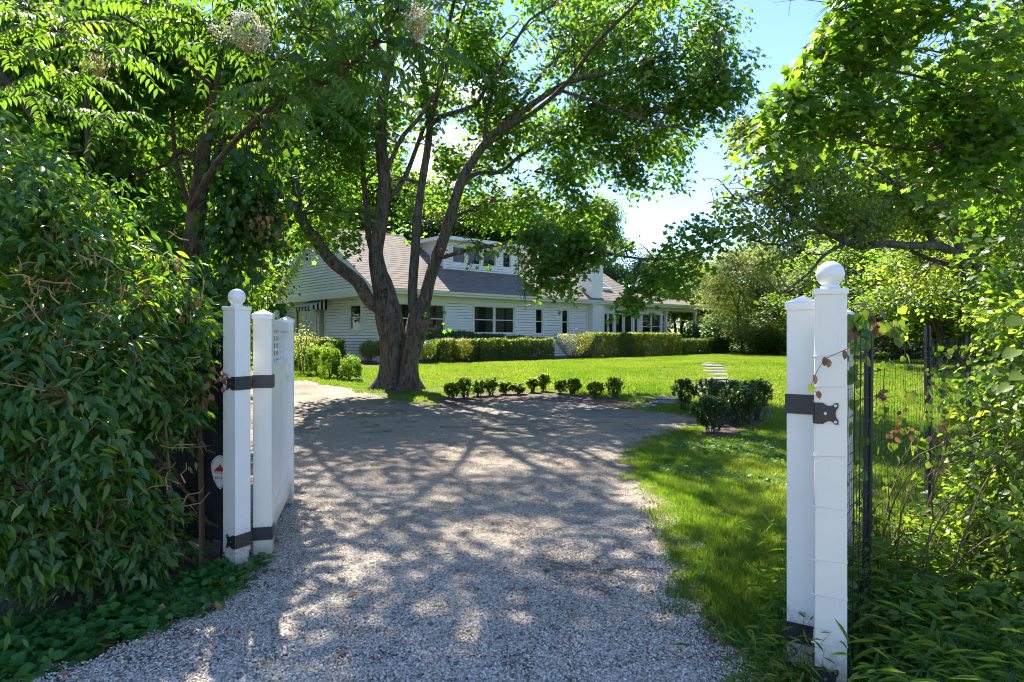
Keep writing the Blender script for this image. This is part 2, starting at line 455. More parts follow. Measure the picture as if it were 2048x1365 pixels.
T_MAPLE = fan(_mo, -.02, (0, .35))
_ms = [(0,.0,0),(.42,.02,.06),(.28,.25,.02),(.60,.56,.07),(.22,.60,.0),(0,1.05,-.08),(-.22,.60,.0),(-.60,.56,.07),(-.28,.25,.02),(-.42,.02,.06)]
T_MAPLE_S = fan(_ms, -.02, (0, .38))
T_BLADE = tmpl([(-.03,0,0),(.03,0,0),(.022,.55,.10),(-.022,.55,.10),(0,1,.34)], [(0,1,2,3),(3,2,4)])

def unit(a):
    return a / np.maximum(np.linalg.norm(a, axis=-1, keepdims=True), 1e-6)

def frames(nrm, tip):
    n = unit(nrm); t = unit(tip - n * np.sum(n * tip, -1, keepdims=True)); x = np.cross(t, n)
    return np.stack([x, t, n], axis=-1)            # columns

def leaf_mesh(name, T, pos, nrm, tip, size, var, mi=None):
    tv, ts, ti = T
    R = frames(nrm, tip); N = len(pos)
    V = np.einsum('nij,kj->nki', R, tv) * np.asarray(size).reshape(-1, 1, 1) + np.asarray(pos)[:, None, :]
    idx = (ti[None, :] + (np.arange(N) * len(tv))[:, None]).ravel()
    return np_mesh(name, V.reshape(-1, 3), np.tile(ts, N), idx, np.repeat(var, len(tv)))

def proj(pos):
    z = np.maximum(pos[:, 1], 0.1)
    return CX + pos[:, 0] / z * F, CY - (pos[:, 2] - CAMH) / z * F, z

def big_leaf_parts(T, L, mat, parent, name="leaf", n=300):
    """the leaves that show largest become parts of their own; returns the rest"""
    px, py, z = proj(L["pos"])
    inside = (px > 0) & (px < 2048) & (py > 0) & (py < 1365) & (L["pos"][:, 1] > 0.5)
    score = np.where(inside, L["size"] / z, -1)
    pick = np.argsort(-score)[:n]
    pick = pick[score[pick] > 0]
    R = frames(L["nrm"], L["tip"])
    meshes = []
    for k in range(5):
        tv, ts, ti = T
        me = np_mesh(name, tv, ts, ti, np.full(len(tv), 0.1 + 0.2 * k)); me.materials.append(mat); meshes.append(me)
    pinv = (Matrix.Translation(parent.location) @ parent.rotation_euler.to_matrix().to_4x4()).inverted()
    for i in pick:
        o = bpy.data.objects.new(name, meshes[int(min(4, L["var"][i] * 5))])
        COL.objects.link(o); o.parent = parent
        s = float(L["size"][i]); r = R[i]
        m = Matrix(((r[0,0]*s, r[0,1]*s, r[0,2]*s, L["pos"][i,0]), (r[1,0]*s, r[1,1]*s, r[1,2]*s, L["pos"][i,1]),
                    (r[2,0]*s, r[2,1]*s, r[2,2]*s, L["pos"][i,2]), (0,0,0,1)))
        o.matrix_local = pinv @ m
    keep = np.ones(len(L["pos"]), bool); keep[pick] = False
    return {k: v[keep] for k, v in L.items()}

def cat_leaves(Ls):
    return {k: np.concatenate([l[k] for l in Ls]) for k in Ls[0]}

def pnoise(p, s, seed=0.0):
    x, y, z = p[:, 0] * s + seed, p[:, 1] * s + seed * 1.7, p[:, 2] * s - seed
    return (np.sin(x + 1.7 * np.sin(y * .8)) * np.cos(y * 1.1 + 1.3 * np.sin(z)) + np.sin(z * 1.3 + 1.1 * np.cos(x * 1.2))
            + 0.6 * np.sin(2.3 * x + 1.9 * y) * np.cos(2.1 * z)) / 2.6

def sprays(blobs, n_sprays, m, size, R=0.4, droop=0.5, tilt=0.45, shell=0.45, jit=0.35, updir=0.8, gap=None, rng=RNG, varc=0.45, hang=0.0, cut=None):
    """blobs: rows of centre xyz, radii xyz, weight. Every spray is a loose plate of m leaves. Returns leaf arrays and spray centres."""
    B = np.array(blobs, dtype=float)
    w = B[:, 6] * np.cbrt(B[:, 3] * B[:, 4] * B[:, 5]) ** 2
    k = rng.choice(len(B), n_sprays, p=w / w.sum())
    d = unit(rng.normal(size=(n_sprays, 3)))
    r = rng.random(n_sprays) ** shell
    c = B[k, :3] + d * r[:, None] * B[k, 3:6]
    keep = c[:, 2] > 0.15
    if gap is not None:
        keep &= pnoise(c, gap[0], gap[1]) > gap[2]
    if cut is not None:
        keep &= ~cut(c)
    c = c[keep]; d = d[keep]; n = len(c)
    out = d * np.array([1, 1, .4])
    slope = rng.normal(0, tilt, size=(n, 2)) - out[:, :2] * 0.35
    a = rng.random((n, m)) * 2 * np.pi; rr = np.sqrt(rng.random((n, m))) * R
    dx, dy = np.cos(a) * rr, np.sin(a) * rr
    dz = slope[:, 0:1] * dx + slope[:, 1:2] * dy - droop * rr * rr / R + rng.normal(0, R * 0.16, (n, m))
    pos = np.stack([c[:, 0:1] + dx, c[:, 1:2] + dy, c[:, 2:3] + dz], -1).reshape(-1, 3)
    nrm = np.stack([-slope[:, 0:1] + rng.normal(0, jit, (n, m)) + out[:, 0:1]*.5, -slope[:, 1:2] + rng.normal(0, jit, (n, m)) + out[:, 1:2]*.5,
                    np.full((n, m), updir)], -1).reshape(-1, 3)
    tip = np.stack([np.cos(a) + rng.normal(0, .5, (n, m)), np.sin(a) + rng.normal(0, .5, (n, m)), np.full((n, m), -0.3 - hang) + rng.normal(0, .25, (n, m))], -1).reshape(-1, 3)
    sv = np.clip(rng.normal(varc, 0.16, (n, 1)) + rng.normal(0, 0.14, (n, m)), 0, 0.98).ravel()
    sz = size * rng.uniform(0.65, 1.2, n * m)
    return dict(pos=pos, nrm=nrm, tip=tip, size=sz, var=sv), c

def PB(px, py, z, rx, ry, rz, w=1.0):
    """ellipsoid given by photo pixels and distance; rx, ry in pixels, rz in metres"""
    c = P(px, py, z)
    return (c.x, c.y, c.z, rx * z / F, rz, ry * z / F, w)

def twigs_to(mb, centres, nodes, rng, frac=0.3, r0=0.012, seg=4, maxd=3.0):
    nd = np.array([tuple(p) for p in nodes])
    for c in centres:
        if rng.random() > frac: continue
        d = np.linalg.norm(nd - c, axis=1); i = int(np.argmin(d))
        if d[i] > maxd: continue
        a = Vector(nd[i]); b = Vector(c)
        mid = (a + b) / 2 + Vector((rng.normal(0, .08), rng.normal(0, .08), 0.10 * d[i])) * d[i]
        mb.tube([a, mid, b], [r0 * (0.8 + 0.5 * d[i]), r0 * 0.8, r0 * 0.3], seg, cap=False)

def smooth_path(pts, k=3):
    pts = [Vector(p) for p in pts]
    if len(pts) < 3: return pts
    out = []
    for i in range(len(pts) - 1):
        p0 = pts[max(i-1, 0)]; p1 = pts[i]; p2 = pts[i+1]; p3 = pts[min(i+2, len(pts)-1)]
        for j in range(k):
            t = j / k
            out.append(0.5 * ((2*p1) + (-p0+p2)*t + (2*p0-5*p1+4*p2-p3)*t*t + (-p0+3*p1-3*p2+p3)*t**3))
    out.append(pts[-1])
    return out
# ================================================================== GROUND
def ground_mats():
    m, N, L, b = new_mat("lawn_soil_and_grass")
    geo = N.new("ShaderNodeNewGeometry")
    n1 = noise(N, L, 0.35, 5, 0.6, geo.outputs["Position"]); n2 = noise(N, L, 9, 6, 0.7, geo.outputs["Position"])
    n3 = noise(N, L, 60, 4, 0.7, geo.outputs["Position"])
    r = ramp(N, [(0.055, 0.100, 0.016), (0.10, 0.155, 0.024), (0.18, 0.19, 0.05)], [0.3, 0.5, 0.72])
    r2 = ramp(N, [(0.06, 0.05, 0.025), (0.15, 0.16, 0.035)], [0.3, 0.6])
    L.new(n1.outputs[0], r.inputs[0]); L.new(n2.outputs[0], r2.inputs[0])
    mx = N.new("ShaderNodeMix"); mx.data_type = 'RGBA'; mx.inputs[0].default_value = 0.4
    L.new(r.outputs[0], mx.inputs[6]); L.new(r2.outputs[0], mx.inputs[7]); L.new(mx.outputs[2], b.inputs["Base Color"])
    b.inputs["Roughness"].default_value = 0.95
    b.inputs["Specular IOR Level"].default_value = 0.1
    bump(N, L, b, n3.outputs[0], 0.8, 0.03)
    M["lawn"] = m
    m, N, L, b = new_mat("gravel")
    geo = N.new("ShaderNodeNewGeometry")
    v = N.new("ShaderNodeTexVoronoi"); v.inputs["Scale"].default_value = 62; L.new(geo.outputs["Position"], v.inputs["Vector"])
    s = N.new("ShaderNodeSeparateColor"); L.new(v.outputs["Color"], s.inputs[0])
    r = ramp(N, [(0.065, 0.054, 0.041), (0.165, 0.138, 0.107), (0.275, 0.232, 0.182), (0.40, 0.345, 0.28)], [0.0, 0.35, 0.7, 1.0])
    L.new(s.outputs[0], r.inputs[0])
    n1 = noise(N, L, 0.8, 6, 0.65, geo.outputs["Position"])
    r1 = ramp(N, [(0.42, 0.42, 0.32), (0.86, 0.84, 0.78), (1.05, 1.0, 0.95)], [0.34, 0.5, 0.66]); L.new(n1.outputs[0], r1.inputs[0])
    mu = N.new("ShaderNodeMix"); mu.data_type = 'RGBA'; mu.blend_type = 'MULTIPLY'; mu.inputs[0].default_value = 1
    L.new(r.outputs[0], mu.inputs[6]); L.new(r1.outputs[0], mu.inputs[7])
    L.new(mu.outputs[2], b.inputs["Base Color"]); b.inputs["Roughness"].default_value = 0.85
    inv = N.new("ShaderNodeMath"); inv.operation = 'SUBTRACT'; inv.inputs[0].default_value = 1; L.new(v.outputs["Distance"], inv.inputs[1])
    bump(N, L, b, inv.outputs[0], 0.9, 0.012)
    M["gravel"] = m
    m, N, L, b = new_mat("pebble")
    at = N.new("ShaderNodeAttribute"); at.attribute_name = "var"
    oi = N.new("ShaderNodeObjectInfo")
    r = ramp(N, [(0.065, 0.058, 0.050), (0.22, 0.19, 0.15), (0.46, 0.395, 0.31), (0.61, 0.525, 0.41), (0.80, 0.74, 0.64)], [0.0, 0.28, 0.55, 0.8, 1.0])
    L.new(at.outputs["Fac"], r.inputs[0]); b.inputs["Roughness"].default_value = 0.6
    # stones further up the drive are trodden into the dirt and browner
    geo = N.new("ShaderNodeNewGeometry"); sp = N.new("ShaderNodeSeparateXYZ"); L.new(geo.outputs["Position"], sp.inputs[0])
    nn = noise(N, L, 0.7, 5, 0.6, geo.outputs["Position"])
    mm = N.new("ShaderNodeMath"); mm.operation = 'MULTIPLY_ADD'; mm.inputs[1].default_value = 9.0; L.new(nn.outputs[0], mm.inputs[0]); L.new(sp.outputs[1], mm.inputs[2])
    mr = N.new("ShaderNodeMapRange"); mr.inputs[1].default_value = 7.6; mr.inputs[2].default_value = 13.0; L.new(mm.outputs[0], mr.inputs[0])
    mu = N.new("ShaderNodeMix"); mu.data_type = 'RGBA'; mu.blend_type = 'MULTIPLY'; mu.inputs[7].default_value = (0.66, 0.60, 0.52, 1)
    L.new(mr.outputs[0], mu.inputs[0]); L.new(r.outputs[0], mu.inputs[6]); L.new(mu.outputs[2], b.inputs["Base Color"])
    M["pebble"] = m
ground_mats()

def grass_noise(mat):
    """lets a broad noise shift the tint of the blades so that the lawn is patchy"""
    N, L = mat.node_tree.nodes, mat.node_tree.links
    ad = [n for n in N if n.type == 'MATH' and n.operation == 'ADD'][0]
    geo = N.new("ShaderNodeNewGeometry")
    nn = noise(N, L, 0.45, 4, 0.6, geo.outputs["Position"])
    mr = N.new("ShaderNodeMapRange"); mr.inputs[1].default_value = 0.3; mr.inputs[2].default_value = 0.7
    mr.inputs[3].default_value = -0.25; mr.inputs[4].default_value = 0.42
    L.new(nn.outputs[0], mr.inputs[0])
    a2 = N.new("ShaderNodeMath"); a2.operation = 'ADD'
    L.new(ad.outputs[0], a2.inputs[0]); L.new(mr.outputs[0], a2.inputs[1])
    for r in [n for n in N if n.type == 'VALTORGB']:
        L.new(a2.outputs[0], r.inputs[0])
grass_noise(LM["grass"])

# ---- the ground sheet
xs = np.unique(np.concatenate([np.linspace(-40, 40, 81), [-1500, -700, -300, -150, -90, -60, 60, 90, 150, 300, 700, 1500]]))
ys = np.unique(np.concatenate([np.linspace(-8, 60, 137), [-1500, -600, -200, -80, -40, -20, 70, 90, 130, 200, 400, 900, 2000]]))
XX, YY = np.meshgrid(xs, ys)
V = np.stack([XX, YY, ghv(YY)], -1).reshape(-1, 3)
nx, ny = len(xs), len(ys)
i = (np.arange(ny - 1)[:, None] * nx + np.arange(nx - 1)[None, :]).ravel()
idx = np.stack([i, i + 1, i + nx + 1, i + nx], -1).ravel()
tag(link_mesh("ground", np_mesh("ground", V, np.full(len(i), 4), idx, smooth=True), M["lawn"]), kind="structure")

def edge_noise(poly, amp, step):
    out = []
    n = len(poly)
    for k in range(n):
        a, b = Vector(poly[k]), Vector(poly[(k + 1) % n]); d = (b - a).length; m = max(1, int(d / step))
        for j in range(m):
            p = a.lerp(b, j / m); out.append((p.x + random.uniform(-amp, amp), p.y + random.uniform(-amp, amp)))
    return out

def sheet(name, poly, off, mat, step=0.5, kind="structure", slope=0.0):
    """a ground-hugging sheet inside a 2D outline"""
    xs = [p[0] for p in poly]; ys = [p[1] for p in poly]
    pts = [Vector(p) for p in poly]; n = len(pts)
    ed = [(k, (k + 1) % n) for k in range(n)]
    inner = []
    x = min(xs) + .13
    while x < max(xs):
        y = min(ys) + .11
        while y < max(ys):
            if inside(poly, x, y): inner.append(Vector((x, y)))
            y += step
        x += step
    v, e, f, *_ = mgeo.delaunay_2d_cdt(pts + inner, ed, [], 1, 1e-4)
    me = bpy.data.meshes.new(name)
    me.from_pydata([(p.x, p.y, gh(p.x, p.y) + off) for p in v], [], [tuple(q) for q in f])
    me.polygons.foreach_set("use_smooth", [True] * len(me.polygons))
    return tag(link_mesh(name, me, mat), kind=kind)

def inside(poly, x, y):
    c = False; n = len(poly); j = n - 1
    for k in range(n):
        xi, yi = poly[k]; xj, yj = poly[j]
        if (yi > y) != (yj > y) and x < (xj - xi) * (y - yi) / (yj - yi) + xi: c = not c
        j = k
    return c

def inside_np(poly, X, Y):
    c = np.zeros(X.shape, bool); n = len(poly); j = n - 1
    for k in range(n):
        xi, yi = poly[k]; xj, yj = poly[j]
        if yi != yj:
            c ^= ((yi > Y) != (yj > Y)) & (X < (xj - xi) * (Y - yi) / (yj - yi) + xi)
        j = k
    return c

def g2(px, py):
    p = G(px, py); return (p.x, p.y)

DRIVE0 = [(3.6, -8), (1.75, 2.2), g2(1500, 1365), g2(1425, 1250), g2(1352, 1120), g2(1300, 1000), g2(1262, 925), g2(1268, 900), g2(1300, 882), g2(1350, 866), g2(1390, 856),
          g2(1402, 842), g2(1385, 829), g2(1300, 822), g2(1247, 818), g2(1176, 809), g2(1120, 803), g2(1071, 800), g2(1029, 802), g2(965, 809), g2(905, 817), g2(850, 812),
          g2(790, 800), g2(735, 788), g2(700, 778), g2(640, 768), g2(590, 757), (-8.6, 23.2), (-9.4, 26.5), (-9.2, 29.5), (-11.5, 32), (-17, 31), (-15, 22), (-9.5, 17.5), (-5.6, 12.0),
          (-3.2, 8.0), (-2.5, 6.0), (-1.95, 4.9), g2(533, 1138), g2(495, 1172), g2(427, 1217), g2(342, 1256), g2(256, 1284), g2(191, 1319), g2(68, 1368), (-2.6, 2.2), (-5, -8)]
DRIVE = edge_noise(DRIVE0, 0.05, 0.3)
sheet("driveway", DRIVE, 0.012, M["gravel"], 0.6)

BED_ROW = edge_noise([g2(870, 816), g2(905, 818), g2(965, 810), g2(1029, 803), g2(1071, 801), g2(1176, 810), g2(1247, 819), g2(1290, 815), g2(1240, 800), g2(1150, 790), g2(1085, 783), g2(1000, 786), g2(930, 792), g2(885, 797)], 0.05, 0.25)
sheet("flower_bed_soil", BED_ROW, 0.016, M["soil"], 0.5)
BED_RIGHT = edge_noise([g2(1392, 872), g2(1440, 876), g2(1490, 862), g2(1530, 842), g2(1540, 826), g2(1500, 818), g2(1440, 822), g2(1395, 838)], 0.04, 0.25)
sheet("flower_bed_soil", BED_RIGHT, 0.018, M["soil"], 0.5)
BED_TREE = edge_noise([g2(720, 786), g2(790, 800), g2(850, 810), g2(905, 815), g2(900, 792), g2(860, 775), g2(800, 765), g2(740, 770)], 0.08, 0.3)
# soil under the shrub to the left of the gate and beside the right pillar
BED_LEFT = edge_noise([(-7.5, 1.0), (-2.9, 2.6), g2(150, 1275), g2(330, 1200), g2(430, 1150), (-1.75, 4.4), (-2.0, 5.3), (-9, 7.5), (-12, 3)], 0.06, 0.3)
sheet("hedge_bottom_soil", BED_LEFT, 0.006, M["soil"], 0.6)
# house frame (used here to keep grass off the house)
H_ORG = Vector((-5.95, 29.0, 0.5)); H_ANG = math.atan2(0.668, 0.744)
def HW(t, s, h=0.0):
    return Vector((H_ORG.x + 0.744 * t - 0.668 * s, H_ORG.y + 0.668 * t + 0.744 * s, H_ORG.z + h))
def h2(t, s):
    p = HW(t, s); return (p.x, p.y)
BED_HOUSE = edge_noise([h2(-2.6, -3.9), h2(20.5, -4.0), h2(26.8, -3.6), h2(27, 1), h2(21, 11), h2(-1, 11), h2(-2.4, 10)], 0.08, 0.5)
sheet("hedge_bed_soil", BED_HOUSE, 0.006, M["soil"], 1.5)

# ---- stepping stones: a path, each slab of it a part
STONES = [(1404,1432,727,729),(1412,1446,731,734),(1400,1425,730,732.5),(1407,1450,736,739.5),(1405,1452,741.5,745),(1414,1455,748,752),(1412,1456,757,761),(1438,1458,763,768),(1406,1434,765.5,770),
          (1392,1412,773,778),(1424,1450,776,781),(1386,1404,785,791),(1314,1356,796,801),(1298,1350,803,809.5),(1280,1314,811,817)]
path = empty("stepping_stone_path", G(1420, 760)); path["kind"] = "structure"
STONE_C = []
for (x0, x1, y0, y1) in STONES:
    a, b, c, d = G(x0 + random.uniform(0, 4), y1), G(x1, y1 - random.uniform(0, .6)), G(x1 - random.uniform(0, 5), y0), G(x0 + random.uniform(-2, 4), y0)
    cen = (a + b + c + d) / 4; STONE_C.append((cen.x, cen.y, (b - a).length / 2, (d - a).length / 2))
    out = []
    for p, q in ((a, b), (b, c), (c, d), (d, a)):
        for j in range(3):
            r_ = p.lerp(q, j / 3); out.append(r_ + Vector((random.uniform(-.03, .03), random.uniform(-.04, .04), 0)))
    top = [p + Vector((0, 0, .028 + random.uniform(-.010, .010))) for p in out]; low = [p - Vector((0, 0, .02)) for p in out]; n = len(out)
    mb = MB(); mb.add(top + low, [tuple(range(n))] + [(k, n + k, n + (k + 1) % n, (k + 1) % n) for k in range(n)])
    mb.build("stone", M["slate"], path, world_coords=True)

# ------------------------------------------------------------------ scatter of patches (one object of stuff each)
def scatter_object(name, pts, protos, mat, kind="stuff", scale=(0.85, 1.2), zfun=None, flat=False):
    pts = np.asarray(pts, dtype=np.float32)
    n = len(pts)
    me = bpy.data.meshes.new(name)
    me.vertices.add(n)
    z = ghv(pts[:, 1]) if pts.shape[1] == 2 else pts[:, 2]
    me.vertices.foreach_set("co", np.stack([pts[:, 0], pts[:, 1], z], -1).astype(np.float32).ravel())
    a = me.attributes.new("rot", 'FLOAT', 'POINT'); a.data.foreach_set("value", (RNG.random(n) * 6.283).astype(np.float32))
    a = me.attributes.new("scl", 'FLOAT', 'POINT'); a.data.foreach_set("value", RNG.uniform(*scale, n).astype(np.float32))
    a = me.attributes.new("pick", 'INT', 'POINT'); a.data.foreach_set("value", RNG.integers(0, len(protos), n).astype(np.int32))
    o = bpy.data.objects.new(name, me); COL.objects.link(o); me.materials.append(mat)
    ng = bpy.data.node_groups.new(name + "_nodes", 'GeometryNodeTree')
    ng.interface.new_socket("Geometry", in_out='INPUT', socket_type='NodeSocketGeometry')
    ng.interface.new_socket("Geometry", in_out='OUTPUT', socket_type='NodeSocketGeometry')
    N, L = ng.nodes, ng.links
    gi, go = N.new("NodeGroupInput"), N.new("NodeGroupOutput")
    inst = N.new("GeometryNodeInstanceOnPoints")
    L.new(gi.outputs[0], inst.inputs["Points"])
    jn = N.new("GeometryNodeJoinGeometry")
    for pr in reversed(protos):
        oi = N.new("GeometryNodeObjectInfo"); oi.inputs["Object"].default_value = pr; oi.inputs["As Instance"].default_value = True
        L.new(oi.outputs["Geometry"], jn.inputs[0])
    L.new(jn.outputs[0], inst.inputs["Instance"]); inst.inputs["Pick Instance"].default_value = True
    def named(nm, ty):
        q = N.new("GeometryNodeInputNamedAttribute"); q.data_type = ty; q.inputs["Name"].default_value = nm
        return [s for s in q.outputs if s.enabled and s.name == "Attribute"][0]
    L.new(named("pick", 'INT'), inst.inputs["Instance Index"])
    cx_ = N.new("ShaderNodeCombineXYZ"); L.new(named("rot", 'FLOAT'), cx_.inputs[2]); L.new(cx_.outputs[0], inst.inputs["Rotation"])
    L.new(named("scl", 'FLOAT'), inst.inputs["Scale"])
    L.new(inst.outputs[0], go.inputs[0])
    md = o.modifiers.new("scatter", 'NODES'); md.node_group = ng
    o["kind"] = kind
    return o

def grass_proto(name, n, half, h, mat, wide=1.0, lean=0.5, var=(0.45, 0.17)):
    pos = np.stack([RNG.uniform(-half, half, n), RNG.uniform(-half, half, n), np.zeros(n)], -1)
    a = RNG.random(n) * 6.283
    nrm = np.stack([np.cos(a), np.sin(a), np.full(n, 0.1)], -1)
    tip = np.stack([RNG.normal(0, lean, n) - .25*np.cos(a), RNG.normal(0, lean, n) - .25*np.sin(a), np.ones(n)], -1)
    T = (T_BLADE[0] * np.array([wide, 1, 1], dtype=np.float32), T_BLADE[1], T_BLADE[2])
    me = leaf_mesh(name, T, pos, nrm, tip, h * RNG.uniform(.5, 1.3, n), np.clip(RNG.normal(var[0], var[1], n), 0, .97))
    me.materials.append(mat)
    return bpy.data.objects.new(name, me)

M_dry = LM["drygrass"]
gp_near = [grass_proto("grass_patch", 620, .17, .055, LM["grass"], 1.5, .7) for _ in range(4)]
gp_far = [grass_proto("grass_patch", 420, .34, .065, LM["grass"], 3.6, .7) for _ in range(4)]

def lawn_points(x0, x1, y0, y1, step, jitter):
    X, Y = np.meshgrid(np.arange(x0, x1, step), np.arange(y0, y1, step))
    X = X.ravel() + RNG.uniform(-jitter, jitter, X.size); Y = Y.ravel() + RNG.uniform(-jitter, jitter, Y.size)
    bad = np.zeros(X.shape, bool)
    for poly in (DRIVE, BED_RIGHT, BED_ROW, BED_HOUSE, BED_LEFT):
        bad |= inside_np(poly, X, Y)
    for (cx_, cy_, hw, hd) in STONE_C:
        bad |= (np.abs(X - cx_) < hw + step * .35) & (np.abs(Y - cy_) < hd + step * .35)
    # leave out what the camera cannot see
    px = CX + X / np.maximum(Y, .3) * F
    bad |= (Y < 1.4) | (px < -150) | (px > 2200)
    return np.stack([X[~bad], Y[~bad]], -1)

pn = lawn_points(-3, 14, 1.4, 13.0, .27, .12)
pn = pn[(pn[:, 0] > 0.5)]
ed_ = []
for k in range(len(DRIVE)):
    a, b = Vector(DRIVE[k]), Vector(DRIVE[(k + 1) % len(DRIVE)])
    if a.y < 1.6 or a.y > 14 or a.x < .6 or (a - b).length < .01: continue
    nv = Vector((b.y - a.y, a.x - b.x)).normalized()
    for t in (0, .5):
        p = a.lerp(b, t)
        for d in (.05, .17):
            q = p + nv * (d + random.uniform(-.04, .05))
            if inside(DRIVE, q.x, q.y) == inside(DRIVE, p.x + nv.x * .3, p.y + nv.y * .3) and inside(DRIVE, p.x + nv.x * .3, p.y + nv.y * .3): q = p - nv * (d + random.uniform(-.04, .05))
            ed_.append((q.x, q.y))
gp_edge = [grass_proto("grass_patch", 170, .085, .05, LM["grass"], 1.5, .8) for _ in range(3)]
scatter_object("lawn_edge_grass", [e_ for e_ in ed_ if random.random() < .8], gp_edge, LM["grass"])
scatter_object("lawn_grass", pn, gp_near, LM["grass"])
pf = lawn_points(-10, 40, 13.0, 46.0, .55, .25)
# thin worn patches of lawn close to the big tree
keep = ~((np.hypot(pf[:, 0] + 3.0, pf[:, 1] - 18) < 3.2) & (RNG.random(len(pf)) < .45))
dry = keep & (pf[:, 0] < 5) & (pf[:, 1] < 30) & (pnoise(np.stack([pf[:, 0], pf[:, 1], pf[:, 0] * 0], -1), .9, 6.0) > .30) & (RNG.random(len(pf)) < .75)
gp_dry = [grass_proto("dry_grass_patch", 260, .34, .05, M_dry, 3.0, .9) for _ in range(3)]
scatter_object("distant_lawn_grass", pf[keep & ~dry], gp_far, LM["grass"])
scatter_object("dry_lawn_grass", pf[dry], gp_dry, M_dry)

def pebble_proto(name, n, half):
    base = np.array([(0,0,1),(1,0,.1),(.3,.95,.05),(-.8,.6,.12),(-.8,-.6,.05),(.3,-.95,.12),(.55,.45,.75),(-.2,.55,.8),(-.6,-.1,.75),(.1,-.6,.78)], dtype=np.float32)
    fc = [(0,6,7),(0,7,8),(0,8,9),(0,9,6),(1,2,6),(2,7,6),(2,3,7),(3,8,7),(3,4,8),(4,9,8),(4,5,9),(5,1,9),(1,6,9)]
    s = RNG.uniform(.0028, .0066, n)
    a = RNG.random(n) * 6.283
    ca, sa = np.cos(a), np.sin(a)
    sc = np.stack([s * RNG.uniform(.9, 1.5, n), s * RNG.uniform(.8, 1.1, n), s * RNG.uniform(.7, 1.2, n)], -1)
    v = base[None] * sc[:, None, :] * RNG.uniform(.85, 1.15, (n, 10, 3))
    X = v[..., 0] * ca[:, None] - v[..., 1] * sa[:, None]; Y = v[..., 0] * sa[:, None] + v[..., 1] * ca[:, None]
    c = np.stack([RNG.uniform(-half, half, n), RNG.uniform(-half, half, n), RNG.uniform(-.001, .007, n)], -1)
    V = np.stack([X, Y, v[..., 2]], -1) + c[:, None]
    idx = (np.array(fc).ravel()[None] + (np.arange(n) * 10)[:, None]).ravel()
    me = np_mesh(name, V.reshape(-1, 3), np.full(n * len(fc), 3), idx, np.repeat(np.clip(RNG.normal(.56, .27, n), 0, 1), 10))
    me.materials.append(M["pebble"])
    return bpy.data.objects.new(name, me)
pp = [pebble_proto("pebble_patch", 2500, .22) for _ in range(4)]
X, Y = np.meshgrid(np.arange(-3.6, 4, .30), np.arange(1.4, 12.5, .30))
X = X.ravel() + RNG.uniform(-.06, .06, X.size); Y = Y.ravel() + RNG.uniform(-.06, .06, Y.size)
ok = inside_np(DRIVE, X, Y)
# wheel tracks where the stones are pressed into the dirt
thin = (pnoise(np.stack([X, Y * .35, X * 0], -1), 1.1, 3.0) > .42) & (Y > 3.8)
ok &= ~(thin & (RNG.random(X.size) < .12))
ok &= (Y < 10.5) | (RNG.random(X.size) < .5)
scatter_object("driveway_gravel", np.stack([X[ok], Y[ok], ghv(Y[ok]) + .012], -1), pp, M["pebble"], scale=(.95, 1.2))

# ---- fallen leaves: small brown ones lying on the gravel and along its edge
def leaf_obj_mesh(T, curl, var, mat, name="fallen_leaf"):
    tv = T[0].copy(); tv[:, 2] += curl * (tv[:, 0] ** 2 + (tv[:, 1] - .4) ** 2)
    me = np_mesh(name, tv, T[1], T[2], np.full(len(tv), var)); me.materials.append(mat); return me
FLM = [leaf_obj_mesh(T_MAPLE, c, v, LM["brown"]) for c, v in ((.35, .1), (.5, .5), (.8, .85))] + [leaf_obj_mesh(T_OVAL, .6, .6, LM["brown"])]
LEAVES_ = []
spots = [(1345,1088),(1308,1193),(1211,1195),(1195,1133),(1392,1143),(1372,1168),(1383,1188),(1400,1218),(1420,1250),(1435,1290),(1445,1300),(1460,1318),(1387,1207),(1350,1080),(1432,1262),
         (698,1200),(765,1312),(755,1330),(680,1320),(835,1255),(912,1148),(835,1095),(660,1175),(978,1143),(1090,1150),(1000,1285),(910,1280),(870,1260),(1250,1105),(1235,1140),(920,1160),(600,1175),(620,1188),
         (545,1150),(560,1090),(1330,1000),(1310,1050),(1345,1110),(1398,1200),(1150,1240),(720,1095),(1060,1185)]
for i_, (px, py) in enumerate(spots):
    px += random.uniform(-4, 4); p = G(px, py)
    o = bpy.data.objects.new("fallen_leaf", FLM[i_ % 4]); COL.objects.link(o)
    s = random.uniform(.03, .06); o.scale = (s, s, s); o.location = (p.x, p.y, p.z + .022)
    o.rotation_euler = (random.uniform(-.3, .3), random.uniform(-.3, .3), random.uniform(0, 6.28))
    where = ("by the foot of the open gate leaf" if px < 640 else "along the lawn's edge towards the tall grass" if px > 1330 and py > 1230 else "along the lawn's edge half-way up the drive" if px > 1330 and py > 1050
             else "at the lawn's edge where the drive widens" if px > 1300 and py < 1060 else "near the bottom middle of the drive" if py > 1235 and px > 820 else "towards the lower gate side of the drive" if py > 1235
             else "on the lawn side of the drive's middle" if px > 1120 else "in the middle of the shaded drive" if px > 860 else "on the gate side of the shaded drive")
    shape_ = ("crumpled dark brown leaf", "curled mid-brown leaf", "pale tan curled leaf", "small oval brown leaf")[i_ % 4]
    tag(o, f"{shape_} {where}", "fallen leaf", "fallen brown leaves on the driveway"); LEAVES_.append((px, o))
by_ = {}
for px, o in LEAVES_: by_.setdefault(o["label"], []).append((px, o))
for v in by_.values():
    if len(v) > 1:
        v.sort(key=lambda q: q[0])
        for (px, o), w_ in zip(v, (("towards the hedge", "towards the lawn") if len(v) == 2 else ("towards the hedge", "the middle one", "towards the lawn"))):
            o["label"] = o["label"].replace("half-way up the drive", "half-way up") + ", " + w_
